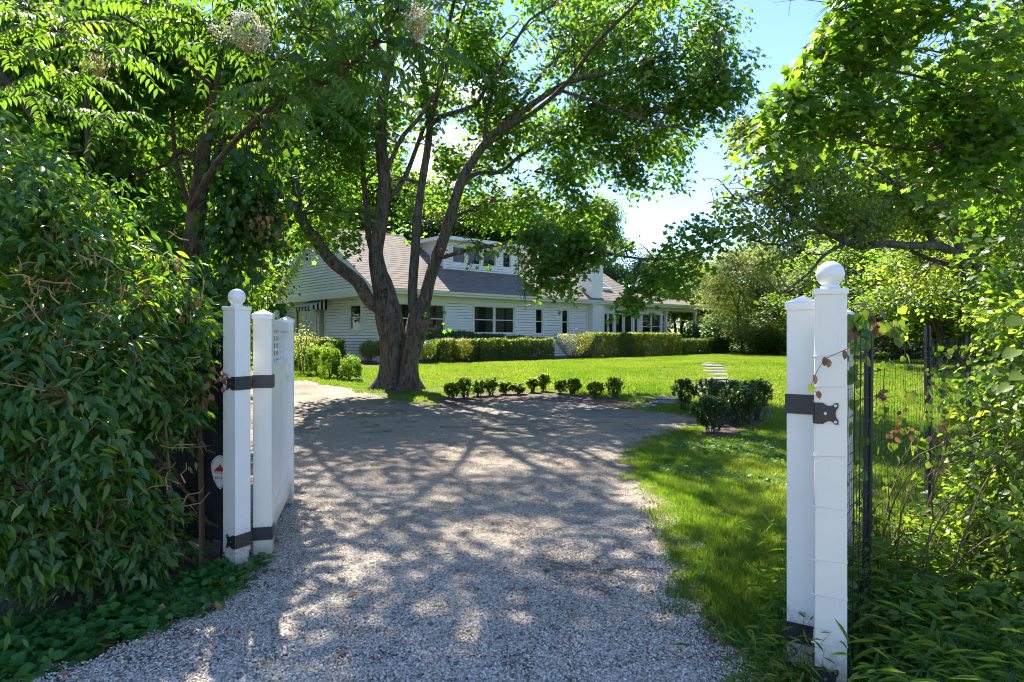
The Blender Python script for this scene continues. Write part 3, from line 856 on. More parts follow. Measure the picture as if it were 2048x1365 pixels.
big = leaf_obj_mesh(T_OVAL, .9, .95, LM["brown"])
for (px, py, rz, lab) in ((320, 1245, .6, "large pale dry leaf standing on edge where the ground cover meets the gravel"), (447, 1188, 1.6, "pale dry leaf tip by the ground cover just below the gate pillar"),
                          (440, 1235, 2.9, "tan leaf lying flat on the gravel near the edge of the ground cover"), (203, 1298, .2, "rust brown crumpled leaf in the ground cover beside the gravel")):
    p = G(px, py); o = bpy.data.objects.new("fallen_leaf", big if lab[0] != "r" else FLM[1]); COL.objects.link(o)
    o.scale = (.07, .07, .07) ; o.location = (p.x, p.y, p.z + .03); o.rotation_euler = (1.1 if "edge" in lab or "tip" in lab else .15, .2, rz)
    tag(o, lab, "fallen leaf")
p = G(275, 1168); mb = MB(); mb.add([(-.035,-.02,.01),(.035,-.024,.014),(.04,.02,.03),(0,.028,.012),(-.034,.018,.022),(0,0,.03)], [(0,1,5),(1,2,5),(2,3,5),(3,4,5),(4,0,5)])
o = mb.build("paper_scrap", M["white_cloth"]); o.location = p + Vector((0, 0, .02)); tag(o, "crumpled white scrap of paper on the soil under the hedge", "litter")

# ---- round-leaved ground cover beside the gravel at the lower left, and among the grass
def cover(name, polytest, n, mat, size, hmax, T=T_HEART, kind="stuff"):
    X = RNG.uniform(*polytest[0], n); Y = RNG.uniform(*polytest[1], n)
    ok = inside_np(polytest[2], X, Y)
    for poly in polytest[3:]: ok &= ~inside_np(poly, X, Y)
    X, Y = X[ok], Y[ok]
    gapn = pnoise(np.stack([X, Y, X * 0], -1), 4.0, 1.0) > -.85
    X, Y = X[gapn], Y[gapn]; n = len(X)
    pos = np.stack([X, Y, ghv(Y) + RNG.random(n) ** 1.3 * hmax + .01], -1)
    nrm = np.stack([RNG.normal(0, .4, n), RNG.normal(0, .4, n) - .15, np.ones(n)], -1)
    a = RNG.random(n) * 6.283; tip = np.stack([np.cos(a), np.sin(a), RNG.normal(0, .15, n)], -1)
    L_ = dict(pos=pos, nrm=nrm, tip=tip, size=size * RNG.uniform(.5, 1.25, n), var=np.clip(RNG.normal(.45, .2, n), 0, .97))
    return L_
POLY_COVER = edge_noise([(-2.9, 2.2), g2(60, 1372), g2(150, 1340), g2(200, 1322), g2(262, 1288), g2(345, 1260), g2(432, 1222), g2(500, 1172), g2(545, 1142), g2(530, 1125), g2(490, 1145), g2(420, 1142), g2(330, 1185), g2(240, 1205), g2(120, 1245), g2(0, 1250), (-4.2, 3.2)], .03, .15)
Lc = cover("ground_cover", ((-4.5, -1.3), (2.0, 5.0), POLY_COVER), 15000, None, .05, .08)
gc = empty("ground_cover", (-2.4, 3.4, 0)); gc["kind"] = "stuff"
Lc = big_leaf_parts(T_HEART, Lc, LM["clover"], gc, n=250)
link_mesh("leaves", leaf_mesh("leaves", T_HEART, **{k: Lc[k] for k in ("pos", "nrm", "tip", "size", "var")}), LM["clover"], gc, "stuff", True)
# violets and clover in the near lawn
POLY_CL = [g2(1270, 900), g2(1560, 870), g2(1585, 1100), g2(1590, 1360), g2(1510, 1360), g2(1430, 1240), g2(1360, 1110), g2(1310, 1000)]
Lc = cover("clover", ((0, 4), (2, 12), POLY_CL), 15000, None, .045, .05)
ok = pnoise(Lc["pos"], 1.6, 2.0) > -.05
Lc = {k: v[ok] for k, v in Lc.items()}; Lc["pos"][:, 2] += .012
link_mesh("lawn_clover", leaf_mesh("lawn_clover", T_HEART, **Lc), LM["clover"], None, "stuff")
# small weeds dotted over the gravel, and moss on the shaded drive
Lw = []
for k in range(130):
    px, py = random.choice([(random.uniform(620, 1300), random.uniform(860, 1340)), (random.uniform(560, 760), random.uniform(900, 1100))])
    p = G(px, py); n = random.randint(10, 26)
    a = RNG.random(n) * 6.283; r_ = RNG.random(n) * random.uniform(.015, .05)
    Lw.append(dict(pos=np.stack([p.x + np.cos(a) * r_, p.y + np.sin(a) * r_, np.full(n, p.z + .018)], -1), nrm=np.stack([np.cos(a)*.3, np.sin(a)*.3, np.ones(n)], -1),
                   tip=np.stack([np.cos(a), np.sin(a), np.full(n, .35)], -1), size=RNG.uniform(.015, .035, n), var=RNG.uniform(.2, .8, n)))
link_mesh("gravel_weeds", leaf_mesh("gravel_weeds", T_LANCE, **cat_leaves(Lw)), LM["clover"], None, "stuff")
# leaf litter and crumbs along the driveway's edges
Ll = []
E = [p for p in DRIVE if 2 < p[1] < 24 and -9 < p[0] < 6]
for k in range(1500):
    q = random.choice(E); n = 1
    x, y = q[0] + random.gauss(0, .10), q[1] + random.gauss(0, .10)
    Ll.append((x, y, gh(x, y) + random.uniform(.016, .035)))
for k in range(900):
    y = random.uniform(2.3, 16); x = random.uniform(-5, 4)
    if inside(DRIVE, x, y): Ll.append((x, y, gh(x, y) + random.uniform(.018, .026)))
Ll = np.array(Ll); n = len(Ll); a = RNG.random(n) * 6.283
link_mesh("leaf_litter", leaf_mesh("leaf_litter", T_OVAL, Ll, np.stack([RNG.normal(0, .5, n), RNG.normal(0, .5, n), np.ones(n)], -1), np.stack([np.cos(a), np.sin(a), a * 0], -1),
          np.where(np.arange(n) < 1500, RNG.uniform(.015, .045, n), RNG.uniform(.006, .02, n)), RNG.random(n)), LM["brown"], None, "stuff")
# ================================================================== HOUSE (own axes: x along the front, y to the back, z up)
house = empty("house", H_ORG, H_ANG, "long low white clapboard house with brown shingle roof, shed dormer and end porch", "house")
def tx(px):                                    # position along the front wall that the photo shows in this column
    r = (px - CX) / F
    return (5.95 + 29.0 * r) / (0.744 - 0.668 * r)
def sx(px):                                    # position along the gable wall
    r = (px - CX) / F
    return (-5.95 - 29.0 * r) / (0.668 + 0.744 * r)
EAVE, FAS, OV = 3.30, 0.24, 0.5
PITCH = 0.607; SR = 5.1; HR = EAVE + (SR + OV) * PITCH      # ridge
L_MAIN, L_ENC, L_ROOF = 19.0, 21.4, 28.4
BRD = 0.142

def siding_wall(name, map3, u0, u1, h0, h1, openings, clip=None, mat="siding"):
    """clapboards: each board a wedge whose lower edge stands proud; map3(u, out, h) gives the point"""
    mb = MB(); h = h0
    while h < h1 - .01:
        ht = min(h + BRD, h1)
        ivs = [(u0, u1)]
        if clip:
            a, b = clip((h + ht) / 2)
            if a >= b: break
            ivs = [(a, b)]
        for (oa, ob, oh0, oh1) in openings:
            if oh0 + .12 < ht - .01 and oh1 - .09 > h + .01:
                nv = []
                for a, b in ivs:
                    if ob <= a or oa >= b: nv.append((a, b)); continue
                    if oa > a: nv.append((a, oa))
                    if ob < b: nv.append((ob, b))
                ivs = nv
        for a, b in ivs:
            pr = [(-.05, h), (0.030, h), (0.012, ht - .017), (-.05, ht - .017)]
            vs = [map3(a, o_, z_) for o_, z_ in pr] + [map3(b, o_, z_) for o_, z_ in pr]
            mb.add(vs, [(0, 1, 2, 3), (7, 6, 5, 4), (0, 4, 5, 1), (1, 5, 6, 2), (2, 6, 7, 3), (3, 7, 4, 0)])
        h += BRD
    return mb.build(name, M[mat], house, "stuff")

fmap = lambda u, o_, z_: (u, -o_, z_)                   # front wall (faces -y)
gmap = lambda u, o_, z_: (-o_, u, z_)                   # gable wall (faces -x)
gmap2 = lambda u, o_, z_: (-0.42 - o_, u, z_)           # upper gable, proud of the wall below

def window(map3, u0, u1, h0, h1, sashes=1, meet=True, trim=.10, curtain=False, dark=True, sill=True, name="window"):
    mb = MB()
    def bx(a, b, o0, o1, z0, z1):
        p = [map3(a, o0, z0), map3(b, o0, z0), map3(b, o1, z0), map3(a, o1, z0), map3(a, o0, z1), map3(b, o0, z1), map3(b, o1, z1), map3(a, o1, z1)]
        mb.add(p, [(0,3,2,1),(4,5,6,7),(0,1,5,4),(1,2,6,5),(2,3,7,6),(3,0,4,7)])
    bx(u0 - trim, u0, -.02, .046, h0, h1); bx(u1, u1 + trim, -.02, .046, h0, h1)
    bx(u0 - trim, u1 + trim, -.02, .050, h1, h1 + .155)
    bx(u0 - trim - .02, u1 + trim + .02, -.02, .075 if sill else .048, h0 - .05, h0)
    bx(u0 - trim, u1 + trim, -.02, .044, h0 - .17, h0 - .052)
    w = mb.build(name, M["white_paint"], house)
    n = sashes; sw = (u1 - u0) / n
    for k in range(n):
        a, b = u0 + k * sw, u0 + (k + 1) * sw
        mb = MB()
        fr = .045
        if n > 1 and k: bx(a - .04, a + .04, -.02, .020, h0, h1)
        a2, b2 = a + (.04 if n > 1 and k else 0), b - (.04 if n > 1 and k < n - 1 else 0)
        bx(a2, a2 + fr, -.07, -.022, h0, h1); bx(b2 - fr, b2, -.07, -.022, h0, h1)
        bx(a2 + fr, b2 - fr, -.07, -.022, h0, h0 + fr + .01); bx(a2 + fr, b2 - fr, -.07, -.022, h1 - fr, h1)
        if meet: bx(a2 + fr, b2 - fr, -.072, -.016, (h0 + h1) / 2 - .022, (h0 + h1) / 2 + .022)
        s_ = mb.build("sash", M["white_paint"], w)
        mb = MB(); mb.quad(map3(a2 + fr, -.045, h0 + fr), map3(b2 - fr, -.045, h0 + fr), map3(b2 - fr, -.045, h1 - fr), map3(a2 + fr, -.045, h1 - fr))
        mb.build("pane", M["glass"], w)
        if curtain:
            mb = MB(); m_ = 26
            for (ca, cb) in ((a2, a2 + (b2 - a2) * (.55 if k else .30)), (b2 - (b2 - a2) * .30, b2)):
                vs = []
                for j in range(m_):
                    u = ca + (cb - ca) * j / (m_ - 1); o_ = -.16 - .02 * math.sin(j * 1.7)
                    vs += [map3(u, o_, h0), map3(u, o_, h1)]
                mb.add(vs, [(2*j, 2*j+2, 2*j+3, 2*j+1) for j in range(m_ - 1)])
            mb.build("curtain", M["curtain"], w)
    # the dim room behind the glass
    mb = MB()
    a, b, c, d = u0 - .3, u1 + .3, h0 - .3, h1 + .3
    q = lambda u, o_, z_: map3(u, o_, z_)
    mb.quad(q(a, -.9, c), q(b, -.9, c), q(b, -.9, d), q(a, -.9, d)); mb.quad(q(a, -.1, c), q(b, -.1, c), q(b, -.9, c), q(a, -.9, c)); mb.quad(q(a, -.1, d), q(b, -.1, d), q(b, -.9, d), q(a, -.9, d))
    mb.quad(q(a, -.1, c), q(a, -.9, c), q(a, -.9, d), q(a, -.1, d)); mb.quad(q(b, -.1, c), q(b, -.9, c), q(b, -.9, d), q(b, -.1, d))
    mb.build("room_lining", M["interior"], w)
    return w

# --- front wall openings
F_OPEN = []
def fwin(px0, px1, h0, h1, **k):
    a, b = tx(px0), tx(px1)
    F_OPEN.append((a - .1, b + .1, h0 - .15, h1 + .11))
    return window(fmap, a, b, h0, h1, **k)
fwin(792, 889, 1.30, 2.66, sashes=2, curtain=True)
fwin(948, 1028, 1.30, 2.68, sashes=2, curtain=True)
fwin(1071, 1085, 1.28, 2.66)
fwin(1123.5, 1136, 1.28, 2.66)
# glazed doors on the terrace side of the chimney
def fdoor(px0, px1, h0, h1, n, name="glass_door"):
    a, b = tx(px0), tx(px1)
    F_OPEN.append((a - .1, b + .1, h0 - .15, h1 + .11))
    return window(fmap, a, b, h0, h1, sashes=n, meet=False, sill=False, name=name)
fdoor(1205.5, 1227, .35, 2.55, 2); fdoor(1231, 1246, .35, 2.55, 1); fdoor(1249, 1264, .35, 2.55, 1); fdoor(1268, 1276, .35, 2.55, 1)
fwin(1284, 1321, 1.0, 2.6, sashes=2)
siding_wall("siding", fmap, .1, L_ENC - .1, .06, EAVE - FAS + .02, F_OPEN)
# --- gable wall, lower part: window, striped awning over a door, white garage door
G_OPEN = []
def gwin(px0, px1, h0, h1, **k):
    a, b = sx(px1), sx(px0)
    G_OPEN.append((a - .1, b + .1, h0 - .15, h1 + .11))
    return window(gmap, a, b, h0, h1, **k)
gwin(700, 722.6, 1.45, 2.62)
d0, d1 = sx(650), sx(640); G_OPEN.append((d0 - .1, d1 + .1, -.1, 2.62))
g0, g1 = sx(631.5), sx(594); G_OPEN.append((g0 - .12, g1 + .16, -.1, 2.72))
siding_wall("siding", gmap, .1, 9.9, .06, EAVE - FAS + .02, G_OPEN)
mb = MB()      # dark doorway
mb.box(-.035, d0 - .1, 0, .02, d0, 2.52); mb.box(-.035, d1, 0, .02, d1 + .1, 2.52); mb.box(-.038, d0 - .1, 2.52, .02, d1 + .1, 2.62)
dw = mb.build("doorway", M["white_paint"], house)
mb = MB(); mb.box(.30, d0, 0, .34, d1, 2.52); mb.build("dark_door", M["interior"], dw)
mb = MB(); mb.box(.03, d0 - .03, 0, .30, d0 - .005, 2.52); mb.box(.03, d1 + .005, 0, .30, d1 + .03, 2.52); mb.build("jamb", M["white_paint"], dw)
# garage door: frame, panels in relief
mb = MB(); mb.box(-.04, g0 - .12, 0, .02, g0, 2.6); mb.box(-.04, g1, 0, .02, g1 + .16, 2.6); mb.box(-.045, g0 - .12, 2.6, .02, g1 + .16, 2.72)
gd = mb.build("garage_door", M["white_paint"], house)
mb = MB(); mb.box(.06, g0, .0, .10, g1, 2.6); mb.build("door_leaf", M["door_blue"], gd)
for r_ in range(4):
    for c_ in range(2):
        y0 = g0 + (g1 - g0) * c_ / 2; y1 = g0 + (g1 - g0) * (c_ + 1) / 2; z0 = .62 * r_ + .06
        mb = MB(); mb.box(.045, y0 + .05, z0 + .02, .062, y1 - .05, z0 + .54); mb.build("panel", M["door_blue"], gd, bevel=.006)
# awning: alternating black and white strips of canvas sloping out from the wall, with a scalloped front
aw = None
A0, A1 = sx(655), sx(622.5)
aw = MB(); aw.tube([(-.9, A0, 2.62), (-.9, A1, 2.62)], .012, 6); aw = aw.build("awning", M["black_metal"], house)
ns = 11
for k in range(ns):
    y0, y1 = A0 + (A1 - A0) * k / ns, A0 + (A1 - A0) * (k + 1) / ns
    for _ in (0,):
        mb = MB()
        mb.add([(-.03, y0, 3.02), (-.03, y1, 3.02), (-.9, y1, 2.64), (-.9, y0, 2.64), (-.9, y1, 2.48), (-.9, (y0+y1)/2, 2.44), (-.9, y0, 2.48)], [(0, 1, 2, 3), (3, 2, 4, 5, 6)])
        mb.build("canvas_stripe", M["black_cloth"] if k % 2 else M["white_cloth"], aw)
for yy in (A0, A1):                                     # striped cheeks
    for k in range(8):
        x0, x1 = -.9 + .87 * k / 8, -.9 + .87 * (k + 1) / 8
        mb = MB(); zt0, zt1 = 2.64 + .38 * k / 8, 2.64 + .38 * (k + 1) / 8
        mb.add([(x0, yy, 2.48), (x1, yy, 2.48), (x1, yy, zt1), (x0, yy, zt0)], [(0, 1, 2, 3)])
        mb.build("canvas_stripe", M["black_cloth"] if k % 2 else M["white_cloth"], aw)
# wall lamp near the far corner, meter box behind the gate
mb = MB(); yl = 9.55
mb.tube([(-.02, yl, 2.62), (-.18, yl, 2.68), (-.26, yl, 2.56)], .015, 6); mb.lathe([(.03, -.14), (.09, -.13), (.06, -.03), (.02, 0)], 10, (-.26, yl, 2.56))
mb.build("wall_lamp", M["black_metal"], house)
mb = MB(); mb.box(-.5, 9.95, 0.4, -.42, 10.9, 2.55); mb.box(-.53, 9.9, .35, -.5, 9.98, 2.6); mb.box(-.53, 10.86, .35, -.5, 10.95, 2.6); mb.box(-.53, 9.98, 2.5, -.5, 10.86, 2.6)
for k in range(9): mb.box(-.525, 9.98, .5 + k * .21, -.502, 10.86, .6 + k * .21)
mb.build("louvred_panel", M["white_paint"], house)

# --- walls' hidden body, corner boards, gable
mb = MB(); mb.quad((0, 0, -.3), (L_ENC, 0, -.3), (L_ENC, 0, .06), (0, 0, .06)); mb.quad((0, 10, -.3), (0, 0, -.3), (0, 0, .06), (0, 10, .06))
mb.quad((0, 10, -.3), (L_ENC, 10, -.3), (L_ENC, 10, EAVE), (0, 10, EAVE))
mb.build("foundation", M["old_vinyl"], house)
for (xa, ya) in ((-.04, -.04), (-.04, 9.9), (L_ENC - .1, -.04)):
    mb = MB(); mb.box(xa, ya, 0, xa + .14, ya + .14, 3.04); mb.build("corner_board", M["white_paint"], house)
siding_wall("siding", lambda u, o_, z_: (L_ENC + o_, u, z_), .1, 10, .06, EAVE + .4, [])
def gclip(h):
    k = (h - EAVE) / PITCH + .12
    return (-OV + .12 + k, 2 * SR + OV - .12 - k)
siding_wall("siding", gmap2, 0, 10, EAVE - .02, HR - .15, [(sx(616) - .02, sx(607) + .02, 4.95, 5.55), (sx(636), sx(624), 4.95, 5.6)], gclip)
window(gmap2, sx(614.5), sx(608.5), 5.0, 5.42, meet=False, trim=.06, sill=False)
window(gmap2, sx(633), sx(625.5), 5.0, 5.45, meet=False, trim=.07, sill=False)
mb = MB()      # wide frieze board under the gable and its soffit
mb.box(-.48, -OV + .05, EAVE - .34, -.40, 2 * SR + OV - .05, EAVE - .02)
mb.box(-.40, -OV + .05, EAVE - .30, .02, 2 * SR + OV - .05, EAVE - .26)
mb.build("gable_frieze", M["white_paint"], house)

# --- roof: courses of shingles
def slope_courses(mb, P0, P1, Q0, Q1, n, th=.010, mi=0):
    """P0-P1 the eave, Q0-Q1 the top edge; n overlapping courses"""
    P0, P1, Q0, Q1 = map(Vector, (P0, P1, Q0, Q1))
    nn = (P1 - P0).cross(Q0 - P0).normalized()
    if nn.z < 0: nn = -nn
    for k in range(n):
        a0, a1 = P0.lerp(Q0, k / n), P1.lerp(Q1, k / n); b0, b1 = P0.lerp(Q0, (k + 1) / n), P1.lerp(Q1, (k + 1) / n)
        vs = [a0 - nn * .02, a1 - nn * .02, a0 + nn * th, a1 + nn * th, b0 + nn * .001, b1 + nn * .001]
        mb.add(vs, [(0, 1, 3, 2), (2, 3, 5, 4)], mi)
X0 = -.62
mb = MB()
nC = int((SR + OV) * math.sqrt(1 + PITCH ** 2) / .25)
slope_courses(mb, (X0, -OV, EAVE), (L_MAIN, -OV, EAVE), (X0, SR, HR), (L_MAIN, SR, HR), nC)
slope_courses(mb, (L_MAIN, 2 * SR + OV, EAVE), (X0, 2 * SR + OV, EAVE), (L_MAIN, SR, HR), (X0, SR, HR), nC)
# low hipped roof over the porch end
HP, XP = 4.55, 23.0
slope_courses(mb, (L_MAIN, -OV, EAVE), (L_ROOF, -OV, EAVE), (L_MAIN, SR, HP), (XP, SR, HP), 24)
slope_courses(mb, (L_ROOF, -OV, EAVE), (L_ROOF, 2 * SR + OV, EAVE), (XP, SR, HP), (XP, SR + .01, HP), 24)
slope_courses(mb, (L_ROOF, 2 * SR + OV, EAVE), (L_MAIN, 2 * SR + OV, EAVE), (XP, SR, HP), (L_MAIN, SR, HP), 24)
roof = mb.build("roof", M["shingle"], house, "stuff")
mb = MB()      # ridge caps
k = X0
while k < L_MAIN:
    mb.add([(k, SR - .14, HR - .06), (k, SR, HR + .03), (k, SR + .14, HR - .06), (k + .3, SR - .14, HR - .07), (k + .3, SR, HR + .018), (k + .3, SR + .14, HR - .07)], [(0, 1, 4, 3), (1, 2, 5, 4), (0, 3, 4, 1)]); k += .28
mb.build("ridge_cap", M["shingle"], house, "stuff")
mb = MB()      # rake boards of the front gable and its far end
for (xa, xb) in ((X0 - .02, -.42), (L_MAIN - .03, L_MAIN + .02)):
    for sgn in (1, -1):
        mb = MB()
        y0 = -OV if sgn > 0 else 2 * SR + OV
        pr = [(xa, y0, EAVE - .26), (xa, y0, EAVE - .035), (xa, SR, HR - .035), (xa, SR, HR - .26)]
        mb.prism(pr, (0, 0, 0), (xb - xa if xb < 1 else .05, 0, 0))
        mb.build("rake_board", M["white_paint"], house)
mb = MB(); mb.box(X0, -OV - .03, EAVE - FAS, L_ROOF, -OV, EAVE - .02); mb.box(L_ROOF, -OV - .03, EAVE - FAS, L_ROOF + .03, 2 * SR + OV, EAVE - .02)
mb.build("fascia", M["white_paint"], house)
mb = MB(); mb.prism([(X0, -OV - .03, EAVE - .15), (X0, -OV - .11, EAVE - .13), (X0, -OV - .14, EAVE - .03), (X0, -OV - .03, EAVE - .03)], (0, 0, 0), (L_ROOF - X0 + .1, 0, 0))
mb.build("gutter", M["white_paint"], house)
mb = MB(); mb.box(-.4, -OV, EAVE - FAS, L_ROOF, 0, EAVE - FAS + .02); mb.box(L_ENC, 0, EAVE - FAS, L_ROOF, 2 * SR + OV, EAVE - FAS + .02)
mb.box(0, -.03, EAVE - FAS - .18, L_ENC, -.0, EAVE - FAS - .002)
mb.build("soffit", M["white_paint"], house)

# --- dormer
DT0, DT1, DS = 4.8, 10.1, 1.7
RZ = lambda s: EAVE + (s + OV) * PITCH
DH = 6.15 - .03
dm = MB(); dm.box(DT0 - .3, DS - .42, DH, DT1 + .3, SR, DH + .05)
dm.add([(DT0 - .3, DS - .42, DH + .16), (DT1 + .3, DS - .42, DH + .16), (DT1 + .3, SR, HR + .02), (DT0 - .3, SR, HR + .02)], [(0, 1, 2, 3)], 1)
dormer = dm.build("dormer", [M["white_paint"], M["shingle"]], house)
mb = MB(); mb.box(DT0 - .33, DS - .45, DH - .02, DT1 + .33, DS - .42, DH + .17); mb.box(DT0 - .33, DS - .42, DH - .02, DT0 - .30, SR - .3, DH + .17); mb.box(DT1 + .3, DS - .42, DH - .02, DT1 + .33, SR - .3, DH + .17)
mb.build("dormer_fascia", M["white_paint"], house)
def dmap(u, o_, z_): return (u, DS - o_, z_)
def dpx(px):
    r = (px - CX) / F; ox, oz = H_ORG.x - .668 * DS, H_ORG.y + .744 * DS
    return (r * oz - ox) / (0.744 - 0.668 * r)
DO = []
for a, b in ((905, 930), (935.5, 960.6), (966, 991), (1005.5, 1021)):
    a, b = dpx(a), dpx(b); DO.append((a - .05, b + .05, 4.98 - .06, 5.86 + .06)); window(dmap, a, b, 4.98, 5.86, meet=False, trim=.06, sill=False)
siding_wall("siding", dmap, DT0 + .05, DT1 - .05, RZ(DS) - .05, DH, DO)
def cheek(xc, sgn):
    mb = MB(); h = RZ(DS)
    while h < DH:
        ht = min(h + BRD, DH); s1 = min((h - EAVE) / PITCH - OV + .1, SR)
        pr = [(0, h), (.022, h), (.005, ht + .01), (0, ht + .01)]
        vs = [(xc + sgn * o_, DS, z_) for o_, z_ in pr] + [(xc + sgn * o_, s1, z_) for o_, z_ in pr]
        mb.add(vs, [(0, 1, 2, 3), (7, 6, 5, 4), (0, 4, 5, 1), (1, 5, 6, 2), (2, 6, 7, 3), (3, 7, 4, 0)]); h += BRD
    mb.build("siding", M["siding"], house, "stuff")
cheek(DT0, -1); cheek(DT1, 1)
for xa in (DT0 - .04, DT1 - .1):
    mb = MB(); mb.box(xa, DS - .04, RZ(DS) - .05, xa + .14, DS + .08, DH); mb.build("corner_board", M["white_paint"], house)

# --- chimney with shoulder, skylights, vent pipe
ch = MB(); c0, c1 = tx(1175.5), tx(1198)
ch.box(c0, -.42, 0, c1, .5, EAVE - FAS - .01); ch.box(c0, -.30, EAVE - .1, c1, .75, 5.25)
ch.box(c0 - .05, -.35, 5.25, c1 + .05, .80, 5.37)
ch = ch.build("chimney", M["white_paint"], house, bevel=.01)
mb = MB()      # painted brick courses in low relief on the two faces in view
z = .1
while z < 5.2:
    if not (2.95 < z < 3.25):
        dy = -.42 if z < 3 else -.30; off = .12 if int(z / .08) % 2 else 0
        u = c0 + off - .12
        while u < c1 - .02:
            a, b = max(u, c0), min(u + .22, c1)
            if b - a > .05: mb.box(a + .004, dy - .006, z, b - .004, dy + .01, z + .066)
            u += .23
        v_ = dy + off
        y1 = .5 if z < 3 else .75
        while v_ < y1:
            b = min(v_ + .22, y1)
            if z > EAVE or True: mb.box(c0 - .006, v_ + .004, z, c0 + .01, b - .004, z + .066)
            v_ += .23
    z += .078
mb.build("chimney_brick_relief", M["white_paint"], house, "stuff")
xd = tx(1172.5); mb = MB(); mb.tube([(xd, -OV - .07, EAVE - .14), (xd, -OV - .05, EAVE - .3), (xd, -.09, EAVE - .62), (xd, -.075, EAVE - .8), (xd, -.075, .12)], .036, 6); mb.build("downpipe", M["white_paint"], house)
mb = MB(); mb.tube([(.22, -OV - .07, EAVE - .14), (.22, -OV - .05, EAVE - .3), (.22, -.09, EAVE - .62), (.22, -.075, EAVE - .8), (.22, -.075, .12)], .036, 6); mb.build("downpipe", M["white_paint"], house)
def on_roof(t, s, up=0): return (t, s, RZ(s) + up)
for (t0_, t1_, s0_, s1_) in ((tx(1118) + .9, tx(1131) + 1.0, .75, 1.75), (tx(1222) , tx(1232) + .4, .7, 1.7)):
    mb = MB(); a = [on_roof(t0_, s0_), on_roof(t1_, s0_), on_roof(t1_, s1_), on_roof(t0_, s1_)]; b = [Vector(p) + Vector((0, -.05, .14)) for p in a]
    mb.add(a + b, [(4, 5, 6, 7), (0, 1, 5, 4), (1, 2, 6, 5), (2, 3, 7, 6), (3, 0, 4, 7)]); sk = mb.build("skylight", M["white_paint"], house)
    c = [b[0].lerp(b[2], f) for f in (.1,)]; cen = (b[0] + b[2]) / 2
    mb = MB(); mb.add([p.lerp(cen, .12) + Vector((0, -.004, .008)) for p in b], [(0, 1, 2, 3)]); mb.build("skylight_pane", M["glass"], sk)
mb = MB(); q = on_roof(tx(1062) + 1.6, 2.2); mb.tube([q, (q[0], q[1], q[2] + .75)], .055, 10); mb.build("vent_pipe", M["white_paint"], house)

# --- porch: floor, posts, beam, low rail, step
mb = MB(); mb.box(L_ENC + .03, -.1, -.3, 26.4, 9, .12); mb.build("porch_floor", M["slate"], house)
for (pt, ps) in ((tx(1332.5), .06), (tx(1391), .06), (tx(1391), 5.0), (tx(1391), 9.0)):
    mb = MB(); mb.box(pt - .09, ps - .09, .12, pt + .09, ps + .09, EAVE - FAS - .2); mb.box(pt - .13, ps - .13, .12, pt + .13, ps + .13, .3); mb.box(pt - .13, ps - .13, EAVE - FAS - .34, pt + .13, ps + .13, EAVE - FAS - .2)
    mb.build("porch_post", M["white_paint"], house, bevel=.008)
mb = MB(); mb.box(L_ENC, -.05, EAVE - FAS - .2, tx(1391) + .12, .14, EAVE - FAS); mb.box(tx(1391) - .1, .14, EAVE - FAS - .2, tx(1391) + .1, 9.1, EAVE - FAS); mb.build("porch_beam", M["white_paint"], house)
mb = MB(); r0_, r1_ = tx(1366), tx(1406)
mb.box(r0_, -.25, .66, r1_, -.17, .74); mb.box(r0_, -.25, .3, r1_, -.17, .36)
u = r0_
while u < r1_: mb.box(u, -.23, .36, u + .04, -.19, .66); u += .14
mb.build("porch_rail", M["white_paint"], house)

# ================================================================== GATE
def post(label, loc, rz, w, h, name="gate_pillar"):
    return empty(name, loc, rz, label, "gate pillar", "white pillars of the driveway gate")
def pyramid(mb, x0, y0, x1, y1, z, e, ph):
    mb.box(x0 - e, y0 - e, z - .035, x1 + e, y1 + e, z); c = ((x0 + x1) / 2, (y0 + y1) / 2, z + ph)
    mb.add([(x0 - e, y0 - e, z + .001), (x1 + e, y0 - e, z + .001), (x1 + e, y1 + e, z + .001), (x0 - e, y1 + e, z + .001), c], [(0, 1, 4), (1, 2, 4), (2, 3, 4), (3, 0, 4)])
def strap_outline(w, h):
    """the end of a strap hinge plate: scooped edges and a notched end; x from 0 to w"""
    return [(0, -h/2), (w*.35, -h/2), (w*.48, -h*.40), (w*.62, -h*.34), (w*.78, -h*.40), (w*.86, -h/2), (w, -h*.5), (w, -h*.30), (w*.90, -h*.16), (w*.88, 0), (w*.90, h*.16), (w, h*.30), (w, h*.5),
            (w*.86, h/2), (w*.78, h*.40), (w*.62, h*.34), (w*.48, h*.40), (w*.35, h/2), (0, h/2)]
PW = .127
def pillar(label, loc, rz, bands, strap_face, skin="white_vinyl"):
    """square post with ball cap. strap_face: function (u, out, z) giving the face with the notched plate"""
    e = empty("gate_pillar", loc, rz, label, "gate pillar", "white pillars of the driveway gate")
    hw = PW / 2
    mb = MB(); mb.box(-hw, -hw, .12, hw, hw, 1.79); mb.build("post_sleeve", M[skin], e, bevel=.005)
    mb = MB(); mb.box(-hw + .008, -hw + .008, -.25, hw - .008, hw - .008, .119); mb.build("post_foot", M["old_vinyl"], e, bevel=.003)
    mb = MB(); mb.box(-hw - .006, -hw - .006, 1.785, hw + .006, hw + .006, 1.812); mb.build("cap", M["white_vinyl"], e, bevel=.004)
    mb = MB(); prof = [(.040, 0), (.040, .012), (.034, .018)]
    R = .058
    for k in range(1, 24):
        a = -math.pi / 2 + math.pi * k / 24
        if R * math.cos(a) > .032 or a > 0:
            prof.append((R * math.cos(a) + (.0015 if k == 12 else 0), .016 + .050 + R * math.sin(a)))
    prof.append((.002, .016 + .050 + R)); mb.lathe(prof, 32, (0, 0, 1.812)); mb.build("ball_finial", M["white_vinyl"], e, smooth=True)
    for z in bands:
        strap_face(e, z)
    return e
